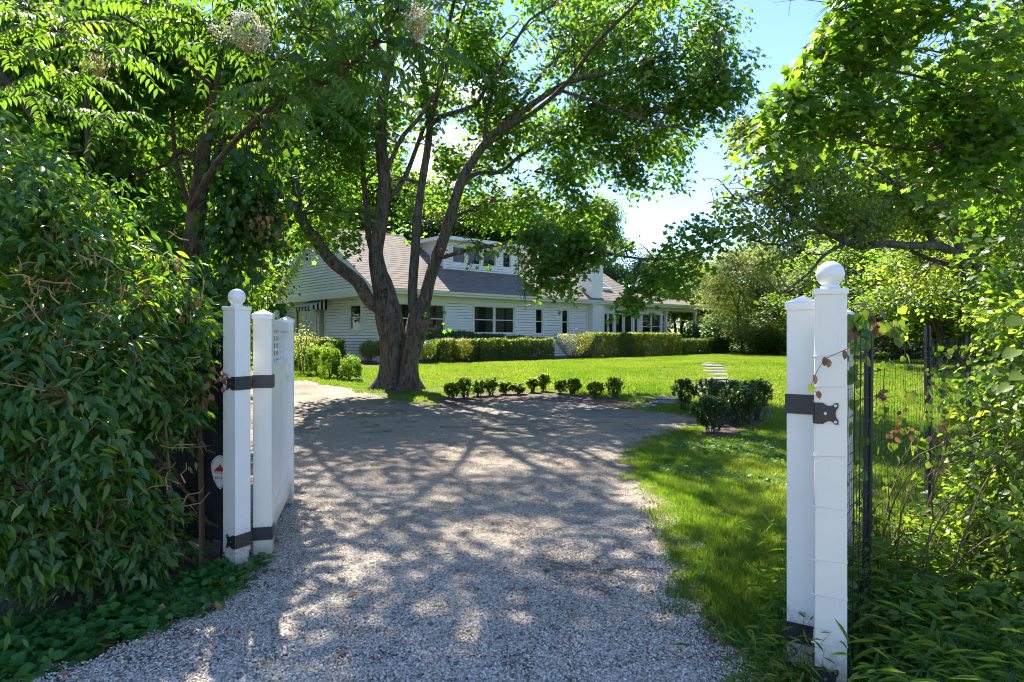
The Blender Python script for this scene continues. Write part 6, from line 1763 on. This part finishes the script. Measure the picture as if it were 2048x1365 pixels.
n = 70; cc = np.array([tuple(P(*RNG.choice([(150, 100), (545, 450), (520, 430), (470, 470)]).tolist(), zt - .3)) if False else tuple(P([540, 522, 505, 548][k % 4], [440, 425, 450, 470][k % 4], zt - .35)) for k in range(n)]) + RNG.normal(0, .10, (n, 3))
link_mesh("dead_leaves", leaf_mesh("dead_leaves", T_OVAL, cc, RNG.normal(size=(n, 3)), RNG.normal(0, .4, (n, 3)) + [0, 0, -1], RNG.uniform(.05, .09, n), RNG.random(n)), LM["brown"], vt, "stuff", True)

sap = root("slim_sapling", at(172, 6.6), "slim straight brown sapling rising out of the wild hedge", "tree", None)
mb = MB(); nd = []; limb(mb, nd, [(176,760,6.6),(178,600,6.6),(176,420,6.6),(175,290,6.6),(173,230,6.6),(174,160,6.6),(169,90,6.6),(165,10,6.6),(160,-90,6.6)], W(11, 6.6), W(6, 6.6), 8, .06)
limb(mb, nd, [(170,300,6.6),(120,310,6.8),(60,330,7)], .012, .006, 5); limb(mb, nd, [(-10,130,7),(40,200,6.9),(70,240,6.8),(105,260,6.8)], .035, .012, 7)
mb.build("trunk", M["brown_bark"], sap, smooth=True, world_coords=True)
lt = root("leaning_tree", at(-40, 7.6), "leaning grey-brown stem entering at the picture's edge above the hedge", "tree", None)
mb = MB(); nd = []; limb(mb, nd, [(-80,60,7.4),(-10,140,7.4),(40,195,7.3),(75,230,7.2),(100,262,7.1)], W(28, 7.4), W(8, 7.2), 9, .05); limb(mb, nd, [(-80,160,7.6),(10,190,7.5),(55,215,7.4)], W(15, 7.5), W(8, 7.4), 7, .05); limb(mb, nd, [(-80, 60, 7.4), (-200, 300, 7.5), (-260, 700, 7.6)], W(30, 7.4), W(34, 7.6), 9, .05)
mb.build("trunk", M["brown_bark"], lt, smooth=True, world_coords=True)
Ll_, _ = sprays([PB(-60,60,7.4,130,120,.9), PB(60,60,7.6,120,70,.9,.8), PB(30,240,7.8,90,70,.8,.8)], 420, 9, .10, R=.26, gap=(2, 1, -.4), rng=rg, varc=.4)
link_mesh("crown", leaf_mesh("crown", T_OVAL, **Ll_), LM["vine"], lt, "stuff", True)

# ================================================================== OVERHANGING TREE WITH COMPOUND LEAVES AND CREAM FLOWERS
ar = root("compound_leaved_tree", Vector((-3.2, 5.6, 0)), "overhanging tree with long feathery compound leaves and cream flower clusters", "tree")
mb = MB(); rg = np.random.default_rng(8); Lf = []
def frond(a, d, ln, leafl, droop=.45, pairs=9, var=.5):
    """a rachis with paired drooping leaflets"""
    a = Vector(a); d = Vector(d).normalized(); side = d.cross(Vector((0, 0, 1))).normalized(); pts = []
    for j in range(9):
        t = j / 8; pts.append(a + d * ln * t + Vector((0, 0, -droop * ln * t * t)))
    mb.tube(pts, [.0048 * (1 - .75 * j / 8) for j in range(9)], 4, cap=False)
    pos, nrm, tip, sz = [], [], [], []
    for k in range(pairs):
        t = .16 + .84 * k / (pairs - 1); i = min(7, int(t * 8)); p = pts[i].lerp(pts[i + 1], t * 8 - i) if i < 8 else pts[8]; td = (pts[i + 1] - pts[i]).normalized()
        up = side.cross(td).normalized()
        if up.z < 0: up = -up
        for s in (1, -1):
            tp = side * s * .9 + td * .35 + Vector((rg.normal(0, .12), rg.normal(0, .12), -.75 + rg.normal(0, .15)))
            nm = up * .8 + side * s * .55 + Vector((rg.normal(0, .12), rg.normal(0, .12), 0)); pos.append(tuple(p)); nrm.append(tuple(nm)); tip.append(tuple(tp)); sz.append(leafl * (1 - .35 * abs(t - .45)) * rg.uniform(.9, 1.1))
    pos.append(tuple(pts[8])); nrm.append((0, 0, 1)); tip.append(tuple(d + Vector((0, 0, -.7)))); sz.append(leafl * .9)
    n = len(pos); Lf.append(dict(pos=np.array(pos), nrm=np.array(nrm), tip=np.array(tip), size=np.array(sz), var=np.clip(rg.normal(var, .1, n), 0, .97)))
def whorl(px, py, z, n, ln, leafl, az0=None, spread=6.28, var=.5, pit=.25):
    c = P(px, py, z)
    for k in range(n):
        a = (az0 if az0 is not None else 0) + spread * ((k + rg.uniform(-.25, .25)) / n - .5); frond(c, (math.cos(a), math.sin(a) * .8, pit + rg.normal(0, .12)), ln * rg.uniform(.8, 1.15), leafl, rg.uniform(.35, .7), int(rg.integers(10, 13)), var + rg.normal(0, .08))
q = limb(mb, [], [(380,420,5.9),(430,330,5.4),(515,238,5.1),(573,198,5.0),(654,165,4.95),(698,136,4.9),(756,82,4.9),(800,10,4.9)], .024, .010, 8, .04)
limb(mb, [], [(440,120,5.4),(455,60,5.2),(470,10,5.1),(490,-80,5.0)], .020, .012, 7, .05)
limb(mb, [], [(380,420,5.9),(400,300,5.7),(430,180,5.5),(440,120,5.4)], .028, .020, 7, .05)
limb(mb, [], [(380,420,5.9),(370,560,6.0),(375,760,6.2),(380,980,6.2)], .028, .04, 8, .05)
limb(mb, [], [(60,-60,5.2),(90,40,5.1),(160,90,5.0),(205,110,5.0)], .014, .008, 6, .05)
limb(mb, [], [(430,180,5.5),(330,90,5.2),(220,20,5.0),(150,-20,5.0)], .018, .008, 6, .05)
whorl(700, 130, 4.9, 9, .62, .125, var=.55); whorl(756, 84, 4.9, 9, .60, .12, var=.5); whorl(640, 165, 4.95, 6, .62, .12, var=.55)
whorl(585, 195, 5.0, 6, .60, .125, az0=-1.3, spread=3.6, var=.5); whorl(520, 235, 5.0, 5, .5, .115, az0=-1.2, spread=2.6, var=.75)
whorl(480, 20, 5.1, 9, .62, .125, var=.5); whorl(455, 90, 5.2, 7, .55, .115, var=.4); whorl(620, 60, 5.0, 7, .6, .12, var=.5); whorl(800, 20, 4.9, 8, .58, .12, var=.5); whorl(860, 100, 5.0, 6, .52, .11, var=.5)
whorl(385, 50, 5.0, 7, .52, .12, var=.4); whorl(300, 10, 4.9, 8, .55, .125, var=.5); whorl(205, 105, 5.0, 8, .58, .12, var=.55); whorl(120, 60, 5.0, 8, .6, .12, var=.65); whorl(60, 20, 5.0, 7, .6, .12, var=.65); whorl(10, 100, 5.1, 6, .45, .11, var=.6)
whorl(60, 190, 5.6, 6, .5, .11, var=.4); whorl(215, 235, 6.0, 6, .5, .11, var=.3); whorl(550, -10, 5.0, 8, .6, .12, var=.5); whorl(700, 0, 5.0, 8, .6, .12, var=.5)
whorl(560, 120, 5.1, 6, .55, .115, var=.45); whorl(140, 150, 5.4, 7, .55, .11, var=.55)
fm = mb; fm.build("branches", M["brown_bark"], ar, smooth=True, world_coords=True)
La = cat_leaves(Lf); La['size'] *= .86; La['var'] = np.clip(La['var'] - .12, 0, 1); La = big_leaf_parts(T_LANCE, La, LM["aralia"], ar, "leaflet")
_w = (T_LANCE[0] * np.array([1.05, 1, 1], dtype=np.float32), T_LANCE[1], T_LANCE[2])
link_mesh("foliage", leaf_mesh("foliage", _w, **La), LM["aralia"], ar, "stuff", True)
def panicle(px, py, z, rx, ry, n):
    c = P(px, py, z); mb = MB(); rx *= z / F; ry *= z / F
    base = c + Vector((0, .05, -ry * .9)); L0 = []
    hubs = []
    for k in range(18):
        d = Vector((rg.normal(0, 1), rg.normal(0, .8), rg.normal(0, .8))).normalized(); h_ = c + Vector((d.x * rx * .75, d.y * rx * .6, d.z * ry * .7)) * 1.0 + Vector((rg.normal(0, rx * .25), 0, rg.normal(0, ry * .25))); mb.tube([base, base.lerp(h_, .5) + Vector((0, 0, .02)), h_], [.003, .0022, .0014], 4, cap=False); hubs.append(h_)
    pts = []
    for k in range(n):
        h_ = hubs[rg.integers(len(hubs))]; p = h_ + Vector((rg.normal(0, rx * .15), rg.normal(0, rx * .15), rg.normal(0, ry * .15))); pts.append(tuple(p))
        if k % 4 == 0: mb.tube([h_, p], [.001, .0006], 3, cap=False)
    st = mb.build("flower_stalks", M["pale_twig"], ar, "stuff", world_coords=True)
    n = len(pts); o = link_mesh("flower_cluster", leaf_mesh("flower_cluster", T_WIDE, np.array(pts), rg.normal(size=(n, 3)), rg.normal(size=(n, 3)), rg.uniform(.008, .013, n), rg.random(n)), LM["flower"], ar, "stuff", True)
panicle(490, 62, 4.5, 50, 44, 1700); panicle(830, 45, 4.5, 32, 38, 850); panicle(190, 125, 4.9, 36, 28, 450)
# ================================================================== NEAR MAPLE BRANCHES, UPPER RIGHT
nm = root("overhanging_maple", Vector((4.7, 6.0, 0)), "overhanging large-leaved maple whose boughs hang down above the netting fence", "tree")
mb = MB(); nodes = []; rg = np.random.default_rng(31)
Z0 = 6.0
limb(mb, nodes, [(2230,1000,6.4),(2200,600,6.4),(2160,300,6.4),(2100,100,6.3),(2040,-40,6.2)], .12, .05, 10, .04)
for pts in ([(2130,320,6.4),(2050,260,6.2),(1960,200,6.0),(1860,160,5.9),(1760,140,5.8),(1660,150,5.8),(1600,190,5.8)], [(2100,130,6.3),(2000,60,6.1),(1900,20,6.0),(1780,0,5.9),(1680,20,5.9)], [(2130,420,6.4),(2050,400,6.2),(1960,370,6.1),(1880,330,6.1),(1800,300,6.1)],
            [(2010,240,6.1),(1930,280,6.0),(1850,300,5.9),(1750,290,5.9),(1640,270,5.8),(1560,290,5.9)], [(2060,-40,6.2),(1900,-90,5.6),(1750,-110,5.2),(1600,-120,5.0)], [(2130,300,6.4),(2020,180,6.6),(1900,110,6.6),(1760,90,6.5)]):
    q = limb(mb, nodes, pts, .022, .005, 7, .04); side_shoots(mb, nodes, q, 10, .5, .006, rg)
B = [PB(1960,90,Z0,110,100,.7), PB(1830,60,Z0,110,80,.7), PB(1710,40,Z0,85,70,.6), PB(1650,110,Z0,75,60,.5), PB(1760,150,Z0,100,70,.6), PB(1620,190,Z0-.1,70,40,.4), PB(1880,200,Z0,100,80,.6), PB(2000,250,Z0,90,100,.6), PB(1570,205,Z0-.1,36,22,.3,1.1), PB(1700,230,Z0,90,45,.5),
     PB(1560,270,Z0-.1,60,34,.35,1.0), PB(1510,300,Z0-.1,36,18,.25,.8), PB(1800,290,Z0,80,40,.5,.4), PB(1930,320,Z0,90,60,.5,.7), PB(2010,400,Z0+.1,60,60,.5,.9), PB(1920,400,Z0+.1,50,40,.4,.4), PB(1990,480,Z0+.1,60,45,.4,.8), PB(2030,560,Z0+.3,50,60,.4,.7),
     PB(1700,-60,Z0-.6,160,60,.9,.8), PB(1900,-80,Z0-.4,160,60,.9,.8), PB(1560,-110,Z0-1,120,50,.8,.7)]
Lm, Cm = sprays(B, 1500, 8, .084, R=.24, droop=.55, tilt=.45, shell=.6, jit=.45, updir=.85, gap=(3.2, 5.0, -.30), rng=rg, varc=.50, hang=.1, cut=lambda c: sun_gap(c, 3.2, 4.0, .70))
px, py, z_ = proj(Lm["pos"]); sk = (px < 1700 - .9 * py) & (py < 260) & (px < 1640); sk |= (py > 430) & (px < 1880)
Lm = {k: v[~sk] for k, v in Lm.items()}
twigs_to(mb, Cm, nodes, rg, frac=.35, r0=.004, maxd=.9)
mb.build("branches", M["dark_twig"], nm, smooth=True, world_coords=True)
Lm = big_leaf_parts(T_MAPLE, Lm, LM["near_maple"], nm)
link_mesh("crown", leaf_mesh("crown", T_MAPLE, **Lm), LM["near_maple"], nm, "stuff", True)

# ================================================================== CHERRY WITH A LONG HORIZONTAL LIMB
ch_ = root("cherry_tree", at(2060, 12.5), "cherry tree reaching a long grey limb sideways behind the netting fence", "tree")
mb = MB(); nodes = []; rg = np.random.default_rng(41); zc = 12.5; Wc = lambda w: w * zc / F / 2
LQ = []
def cl(pts, w0, w1, seg=8, sh=8, ln=.9):
    q = limb(mb, nodes, [(a, b, zc + d) for a, b, d in pts], Wc(w0), Wc(w1), seg, .05); side_shoots(mb, nodes, q, sh, ln, Wc(3.0), rg, .1); return q
cl([(2100,760,0),(2070,640,0),(2020,560,0),(1960,528,0),(1925,515,0)], 40, 26, 10, 0)
cl([(1940,528,0),(1900,502,-.1),(1870,492,-.2),(1820,492,-.3),(1770,488,-.4),(1720,494,-.5),(1690,484,-.6),(1650,464,-.8),(1600,440,-1.0),(1560,405,-1.2),(1530,385,-1.3),(1480,400,-1.4),(1460,385,-1.5)], 20, 2.5, 9, 16)
cl([(1940,532,0),(1900,530,.2),(1850,515,.3),(1820,500,.4)], 14, 6, 8, 3)
cl([(1760,488,-.4),(1710,480,-.8),(1650,510,-1.2),(1620,545,-1.5),(1560,590,-1.7)], 9, 3, 7, 8)
cl([(1650,464,-.8),(1610,470,-.9),(1560,490,-1.0),(1500,480,-1.1)], 7, 3, 7, 6)
cl([(1720,494,-.5),(1690,430,-.2),(1650,400,0),(1600,410,.1),(1570,400,.2)], 9, 3, 7, 8)
cl([(1870,492,-.2),(1830,420,.2),(1780,360,.4),(1720,320,.6),(1660,290,.8)], 12, 3, 7, 10)
cl([(1925,515,0),(1900,440,.4),(1880,360,.8),(1840,280,1.0),(1800,200,1.2)], 16, 5, 8, 10)
cl([(1960,528,0),(1980,440,.4),(1960,340,.8),(1930,230,1.2),(1900,120,1.5)], 18, 5, 8, 10)
cl([(1600,440,-1.0),(1570,360,-1.0),(1540,310,-1.1),(1500,290,-1.2)], 5, 2, 6, 6)
B = [PB(1500,250,zc-1.1,50,30,.6,1.0), PB(1530,290,zc-1.1,80,45,.8), PB(1480,350,zc-1.3,50,35,.7,1.1), PB(1460,400,zc-1.4,45,35,.6,1.0), PB(1560,360,zc-1,80,50,.9,.9), PB(1620,330,zc-.5,90,60,1), PB(1700,330,zc,90,60,1), PB(1660,420,zc-.6,80,40,.9,.8), PB(1780,380,zc,90,60,1), PB(1740,440,zc-.4,80,40,.8,.8),
     PB(1850,420,zc,80,60,.9), PB(1500,450,zc-1.2,50,30,.6,.6), PB(1570,440,zc-1,60,40,.7,.6), PB(1640,570,zc-1.6,50,20,.4,.5), PB(1560,520,zc-1.4,50,35,.6,.5), PB(1900,330,zc+.6,90,80,1), PB(1800,270,zc+.8,100,70,1), PB(1700,250,zc+.6,90,50,.9), PB(1920,200,zc+1,110,90,1.1), PB(1980,450,zc+.2,80,60,.9), PB(2000,600,zc+.4,70,60,.8), PB(1850,560,zc+1,70,40,.7,.5), PB(1760,545,zc+.8,70,30,.6,.4), PB(1760,130,zc+1,120,80,1,.7), PB(1620,240,zc+.2,80,40,.8,.8)]
Lc_, Cc_ = sprays(B, 5200, 9, .085, R=.26, droop=.55, tilt=.5, shell=.6, jit=.4, updir=.7, gap=(2.2, 7.0, -.25), rng=rg, varc=.48, hang=.35, cut=lambda c: sun_gap(c, 2.2, 4.0, .62))
px, py, z_ = proj(Lc_["pos"]); sk = (px < 1600) & (py < 235) | (px < 1430) | ((px < 1470) & (py > 475)); Lc_ = {k: v[~sk] for k, v in Lc_.items()}
twigs_to(mb, Cc_, nodes, rg, frac=.3, r0=.007, maxd=1.6)
mb.build("trunk", M["grey_bark"], ch_, smooth=True, world_coords=True)
link_mesh("crown", leaf_mesh("crown", T_OVAL, **Lc_), LM["cherry"], ch_, "stuff", True)

# ================================================================== NETTING FENCE ON THE RIGHT
nf = root("netting_fence", Vector((2.2, 4.0, 0)), "black netting deer fence on dark metal posts beside the wire-tied pillar", "fence")
FP = [Vector((1.47, 2.97, 0)), Vector((2.20, 4.04, 0)), Vector((3.47, 5.40, 0)), Vector((4.92, 6.98, 0)), Vector((6.4, 8.3, 0)), Vector((8.6, 10.2, 0)), Vector((11.5, 12.6, 0))]
for k, p in enumerate(FP[1:]):
    h = (1.64, 1.70, 1.62, 1.5, 1.6, 1.6)[k]; lean = Vector((.02 if k == 0 else -.02, .0, h)); mb = MB(); q = p + Vector((0, 0, -.2))
    w = .019; t_ = p + lean
    mb.add([q + Vector(v) for v in ((-w,-w,0),(w,-w,0),(w,w,0),(-w,w,0))] + [t_ + Vector(v) for v in ((-w,-w,0),(w,-w,0),(w,w,0),(-w,w,0))], [(0,3,2,1),(4,5,6,7),(0,1,5,4),(1,2,6,5),(2,3,7,6),(3,0,4,7)])
    mb.add([q + Vector(v) for v in ((-.005,-w-.018,0),(.005,-w-.018,0),(.005,-w,0),(-.005,-w,0))] + [t_ + Vector(v) for v in ((-.005,-w-.018,0),(.005,-w-.018,0),(.005,-w,0),(-.005,-w,0))], [(0,3,2,1),(4,5,6,7),(0,1,5,4),(1,2,6,5),(3,0,4,7)])
    mb.build("fence_post", M["black_metal"], nf, world_coords=True)
mb = MB(); mbh = MB()
for a, b in zip(FP[:-1], FP[1:]):
    d = b - a; L_ = d.length; n = int(L_ / .075)
    if L_ > 2.4: n //= 2
    off = d.cross(Vector((0, 0, 1))).normalized() * .02
    for k in range(n + 1):
        p = a + d * (k / n) + off; sag = .015 * math.sin(k * .3)
        r_ = .0010 if k % 4 else .0016
        mb.tube([p + Vector((sag, 0, .02)), p + Vector((-sag, 0, .8)), p + Vector((sag, 0, 1.58 + random.uniform(-.01, .01)))], r_, 3, cap=False)
    m_ = 34
    for k in range(m_):
        z = .03 + k * 1.55 / (m_ - 1); mid = (a + b) / 2 + off + Vector((0, 0, z - .012))
        mb.tube([a + off + Vector((0, 0, z)), mid, b + off + Vector((0, 0, z))], .0011 if k % 5 else .0018, 3, cap=False)
mb.build("netting", M["wire"], nf, "stuff", world_coords=True)
# square-mesh wire strip by the gate leaf
mb = MB()
for k in range(4): mb.tube([(1.58 + k * .075, 3.02 + k * .09, .02), (1.60 + k * .075, 3.03 + k * .09, 1.62)], .0028, 4)
for k in range(13): mb.tube([(1.56, 3.0, .1 + k * .12), (2.0, 3.52, .1 + k * .12 + random.uniform(-.01, .01))], .0028, 4)
mb.build("wire_mesh", M["wire"], nf, "stuff", world_coords=True)

# climbing vine on the fence with brown leaves, strand across the pillar
vn = root("climbing_vine", Vector((2.3, 4.0, 0)), "thin climbing vine with green and withered brown leaves on the netting fence", "vine")
mb = MB(); rg = np.random.default_rng(51); Lg = []; Lb = []
def strand(pts, leafn, brown=.15, r=.0028, size=.055):
    q = smooth_path([P(*p) for p in pts], 4); mb.tube(q, [r * (1 - .5 * i / len(q)) for i in range(len(q))], 4, cap=False)
    for k in range(leafn):
        i = rg.integers(0, len(q)); p = q[i] + Vector((rg.normal(0, .03), rg.normal(0, .02), rg.normal(0, .03)))
        rec = (tuple(p), tuple(Vector((rg.normal(0, .6), -.8, rg.normal(.3, .4)))), (rg.normal(0, .6), rg.normal(0, .2), -1), size * rg.uniform(.5, 1.2), rg.uniform(.3, .9)); (Lb if rg.random() < brown else Lg).append(rec)
strand([(1782,1150,4.2),(1778,1000,4.2),(1770,860,4.2),(1768,760,4.2),(1776,700,4.1),(1790,650,4.1),(1800,630,4.1)], 34, .2)
strand([(1745,640,3.7),(1722,625,3.6),(1706,640,3.4),(1712,670,3.4),(1700,690,3.2)], 46, .2, size=.07); strand([(1715,1120,3.7),(1712,950,3.6),(1708,800,3.5),(1722,700,3.6),(1750,650,3.9)], 26, .2)
strand([(1860,1050,5.3),(1864,900,5.3),(1858,780,5.3),(1880,720,5.3),(1940,690,5.5),(1990,730,5.8)], 40, .15); strand([(1890,1080,5.4),(1893,960,5.4),(1890,850,5.4),(1888,760,5.4)], 60, .8, size=.06)
strand([(1740,650,4),(1700,640,3.8),(1700,650,3.5)], 14, .1); strand([(1760,645,4.1),(1800,655,4.2),(1810,700,4.2),(1805,790,4.2)], 26, .1, size=.07); strand([(1860,695,5.3),(1910,700,5.6),(1960,740,5.9)], 16, .1)
strand([(1820,1120,4.8),(1815,1000,4.8),(1830,900,4.9),(1850,820,5)], 20, .1)
for k in range(10): strand([(rg.uniform(1720, 1950), 1180, 4.4), (rg.uniform(1720, 1950), 1020, 4.6), (rg.uniform(1720, 1950), rg.uniform(700, 980), 4.7)], 22, .12, size=.055)
# the strand that crosses the pillar's face
zf = 2.72
q = [P(1705, 693, zf), P(1680, 705, zf), P(1655, 716, zf), P(1641, 732, zf), P(1630, 752, zf + .1), P(1622, 775, zf + .1), P(1632, 785, zf + .1), P(1640, 800, zf + .1)]
mb.tube(smooth_path(q, 3), .0016, 4, cap=False)
for (px, py, s_, v) in ((1688, 708, .042, .3), (1650, 722, .040, .2), (1656, 726, .038, .6), (1628, 757, .044, .5), (1636, 790, .034, .1)): Lb.append((tuple(P(px, py - 8, zf - .01)), (rg.normal(0, .4), -1, .2), (rg.normal(0, .2), 0, -1), s_, v))
Lg.append((tuple(P(1622, 770, zf)), (.3, -1, .2), (-.2, 0, -1), .04, .9))
for (px, py, z, n) in ((1748, 655, 3.95, 14), (1812, 870, 4.5, 6), (1800, 830, 4.3, 5), (1823, 1065, 4.4, 14), (1770, 790, 4.1, 5), (1785, 860, 4.2, 8)):
    for k in range(n): Lb.append((tuple(P(px + rg.normal(0, 9), py + rg.normal(0, 9), z)), (rg.normal(0, .8), -1, rg.normal(0, .6)), (rg.normal(0, .5), 0, -1), rg.uniform(.03, .06), rg.random()))
def rec2L(R_): return dict(pos=np.array([r[0] for r in R_]), nrm=np.array([r[1] for r in R_], dtype=float), tip=np.array([r[2] for r in R_], dtype=float), size=np.array([r[3] for r in R_]), var=np.array([r[4] for r in R_]))
mb.build("stems", M["twig"], vn, "stuff", world_coords=True)
Lg = big_leaf_parts(T_HEART, rec2L(Lg), LM["vine"], vn, n=150); Lb = big_leaf_parts(T_OVAL, rec2L(Lb), LM["brown"], vn, "brown_leaf", n=60)
link_mesh("foliage", leaf_mesh("foliage", T_HEART, **Lg), LM["vine"], vn, "stuff", True)
if len(Lb["pos"]): link_mesh("brown_leaves", leaf_mesh("brown_leaves", T_OVAL, **Lb), LM["brown"], vn, "stuff", True)

# ================================================================== BRIGHT BRAMBLY SHRUB AT THE RIGHT EDGE
bs = root("brambly_shrub", Vector((2.9, 3.7, 0)), "bright sunlit brambly shrub with small round leaves in front of the netting fence", "shrub")
mb = MB(); nodes = []; rg = np.random.default_rng(61); zs = 3.9
B = [PB(2030,640,zs,60,60,.3,.9), PB(2010,760,zs,60,90,.4), PB(2060,850,zs-.2,90,120,.5), PB(2005,900,zs+.1,50,80,.4), PB(1975,1010,zs+.1,75,80,.4), PB(2060,1050,zs-.3,110,110,.5), PB(1930,1110,zs+.1,90,70,.4), PB(2000,1190,zs-.2,100,70,.4), PB(2110,700,zs-.2,90,130,.5,.8), PB(1860,1140,zs+.4,60,50,.3,.6), PB(1985,830,zs+.2,35,40,.25,.5)]
Lr, Cr = sprays(B, 1150, 8, .046, R=.10, droop=.4, tilt=.6, shell=.6, jit=.5, updir=.8, gap=(4.0, 6.0, -.45), rng=rg, varc=.55, hang=.2)
for k in range(46):
    b0 = Vector((rg.uniform(2.2, 3.6), rg.uniform(3.5, 4.4), 0)); t_ = Vector(Cr[rg.integers(len(Cr))]); q = smooth_path([b0, b0.lerp(t_, .5) + Vector((rg.normal(0, .15), rg.normal(0, .1), .2)), t_], 4)
    mb.tube(q, [.007 * (1 - .7 * i / (len(q) - 1)) for i in range(len(q))], 5, .05); nodes.extend(q[2:])
twigs_to(mb, Cr, nodes, rg, frac=.5, r0=.0025, maxd=.8)
for k in range(40):
    a = P(rg.uniform(1900, 2050), rg.uniform(820, 1250), 3.55); an = rg.uniform(0, 3.14); d = Vector((math.cos(an), 0, math.sin(an))) * rg.uniform(.1, .32); mb.tube([a, a + d * .5 + Vector((0, 0, .02)), a + d], [.003, .0025, .001], 4)
mb.build("stems", M["twig"], bs, "stuff", world_coords=True)
Lr = big_leaf_parts(T_OVAL, Lr, LM["bramble"], bs, n=300)
link_mesh("foliage", leaf_mesh("foliage", T_OVAL, **Lr), LM["bramble"], bs, "stuff", True)
# a few big bright leaves at the very edge
Lq = rec2L([(tuple(P(x, y, 3.3)), (rg.normal(0, .3), -.5, .8), (rg.normal(-.5, .4), 0, -.4), s_, .95) for x, y, s_ in ((2035, 700, .085), (2046, 750, .08), (2020, 770, .07), (1998, 745, .07), (1960, 745, .06), (2046, 640, .1), (1960, 470, .05), (1985, 480, .05), (1940, 480, .045), (1952, 495, .05))])
Lq = big_leaf_parts(T_HEART, Lq, LM["bramble"], bs, "large_leaf", n=10)

# ================================================================== TALL GRASS AND UNDERGROWTH, LOWER RIGHT
rg = np.random.default_rng(71)
def grass_tufts(name, centres, per, h, w, mat, lean=.35, leafy=.5, thing=None):
    """arching stalks with bamboo-like blades"""
    mb = MB(); Lx = []
    for (x, y) in centres:
        for k in range(per):
            b = Vector((x + rg.normal(0, .05), y + rg.normal(0, .05), gh(x, y))); a = rg.random() * 6.28; hh = h * rg.uniform(.45, 1.15); ln = lean * rg.uniform(.3, 1.4)
            pts = [b + Vector((math.cos(a) * ln * hh * t * t, math.sin(a) * ln * hh * t * t, hh * t * (1 - .18 * ln * t))) for t in (0, .25, .5, .75, 1)]
            mb.tube(pts, [.0018, .0016, .0013, .001, .0005], 3, cap=False)
            for j in range(rg.integers(3, 7)):
                t = rg.uniform(.15, 1); i = min(3, int(t * 4)); p = pts[i].lerp(pts[i + 1], t * 4 - i); an = rg.random() * 6.28
                Lx.append((tuple(p), (rg.normal(0, .4), rg.normal(0, .4), 1), (math.cos(an), math.sin(an), rg.uniform(-.2, .7)), w * rg.uniform(.6, 1.3), rg.uniform(.15, .85)))
    return mb, rec2L(Lx)
T_GB = tmpl([(0,0,0),(-.055,.3,.02),(-.05,.6,.0),(0,1,-.16),(.05,.6,0),(.055,.3,.02)], [(0,5,4,3),(0,3,2,1)])
cs = []
for k in range(330):
    x = rg.uniform(1.05, 3.4); y = rg.uniform(2.1, 4.6)
    px = CX + x / y * F
    if px < 1560 or px > 2150: continue
    if px < 1640 and y < 2.6: continue
    if px < 1708 and y < 3.05: continue
    cs.append((x, y))
mb, Lx = grass_tufts("tall_grass", cs, 5, .42, .12, None)
tg = empty("tall_grass", (1.9, 3.2, 0)); tg["kind"] = "stuff"
mb.build("stalks", LM["clover"], tg, "stuff", world_coords=True)
Lx = big_leaf_parts(T_GB, Lx, LM["bramble"], tg, "blade", n=280)
link_mesh("blades", leaf_mesh("blades", T_GB, **Lx), LM["bramble"], tg, "stuff", True)
# weeds in front of the gate leaf and pillar foot
cs = [(1.20 + rg.normal(0, .04), 2.84 + rg.normal(0, .05)) for k in range(9)] + [(1.05 + rg.normal(0, .08), 2.80 + rg.normal(0, .12)) for k in range(6)]
mb, Lx = grass_tufts("gate_weeds", cs, 5, .36, .085, None, .5)
wd = root("grassy_weed", Vector((1.2, 2.72, 0)), "tuft of fine grassy weeds growing against the foot of the wire-tied pillar and gate", "weed")
mb.build("stalks", LM["clover"], wd, "stuff", world_coords=True); link_mesh("blades", leaf_mesh("blades", T_GB, **Lx), LM["grass"], wd, "stuff", True)
# broad-leaved undergrowth between fence and tall grass
POLY_U = [(1.55, 3.1), (2.0, 2.6), (2.6, 2.4), (4.6, 3.6), (6.5, 7.5), (5.0, 7.0), (3.4, 5.3), (2.15, 3.95)]
Lu = cover("undergrowth", ((1.5, 6.5), (2.4, 7.5), POLY_U), 11000, None, .06, .42, T_OVAL)
link_mesh("undergrowth", leaf_mesh("undergrowth", T_OVAL, **Lu), LM["bramble"], None, "stuff")
sheet("undergrowth_soil", edge_noise(POLY_U, .05, .3), .008, M["soil"], .5)
# undergrowth beyond the fence foot, so that light sparkles between the leaves
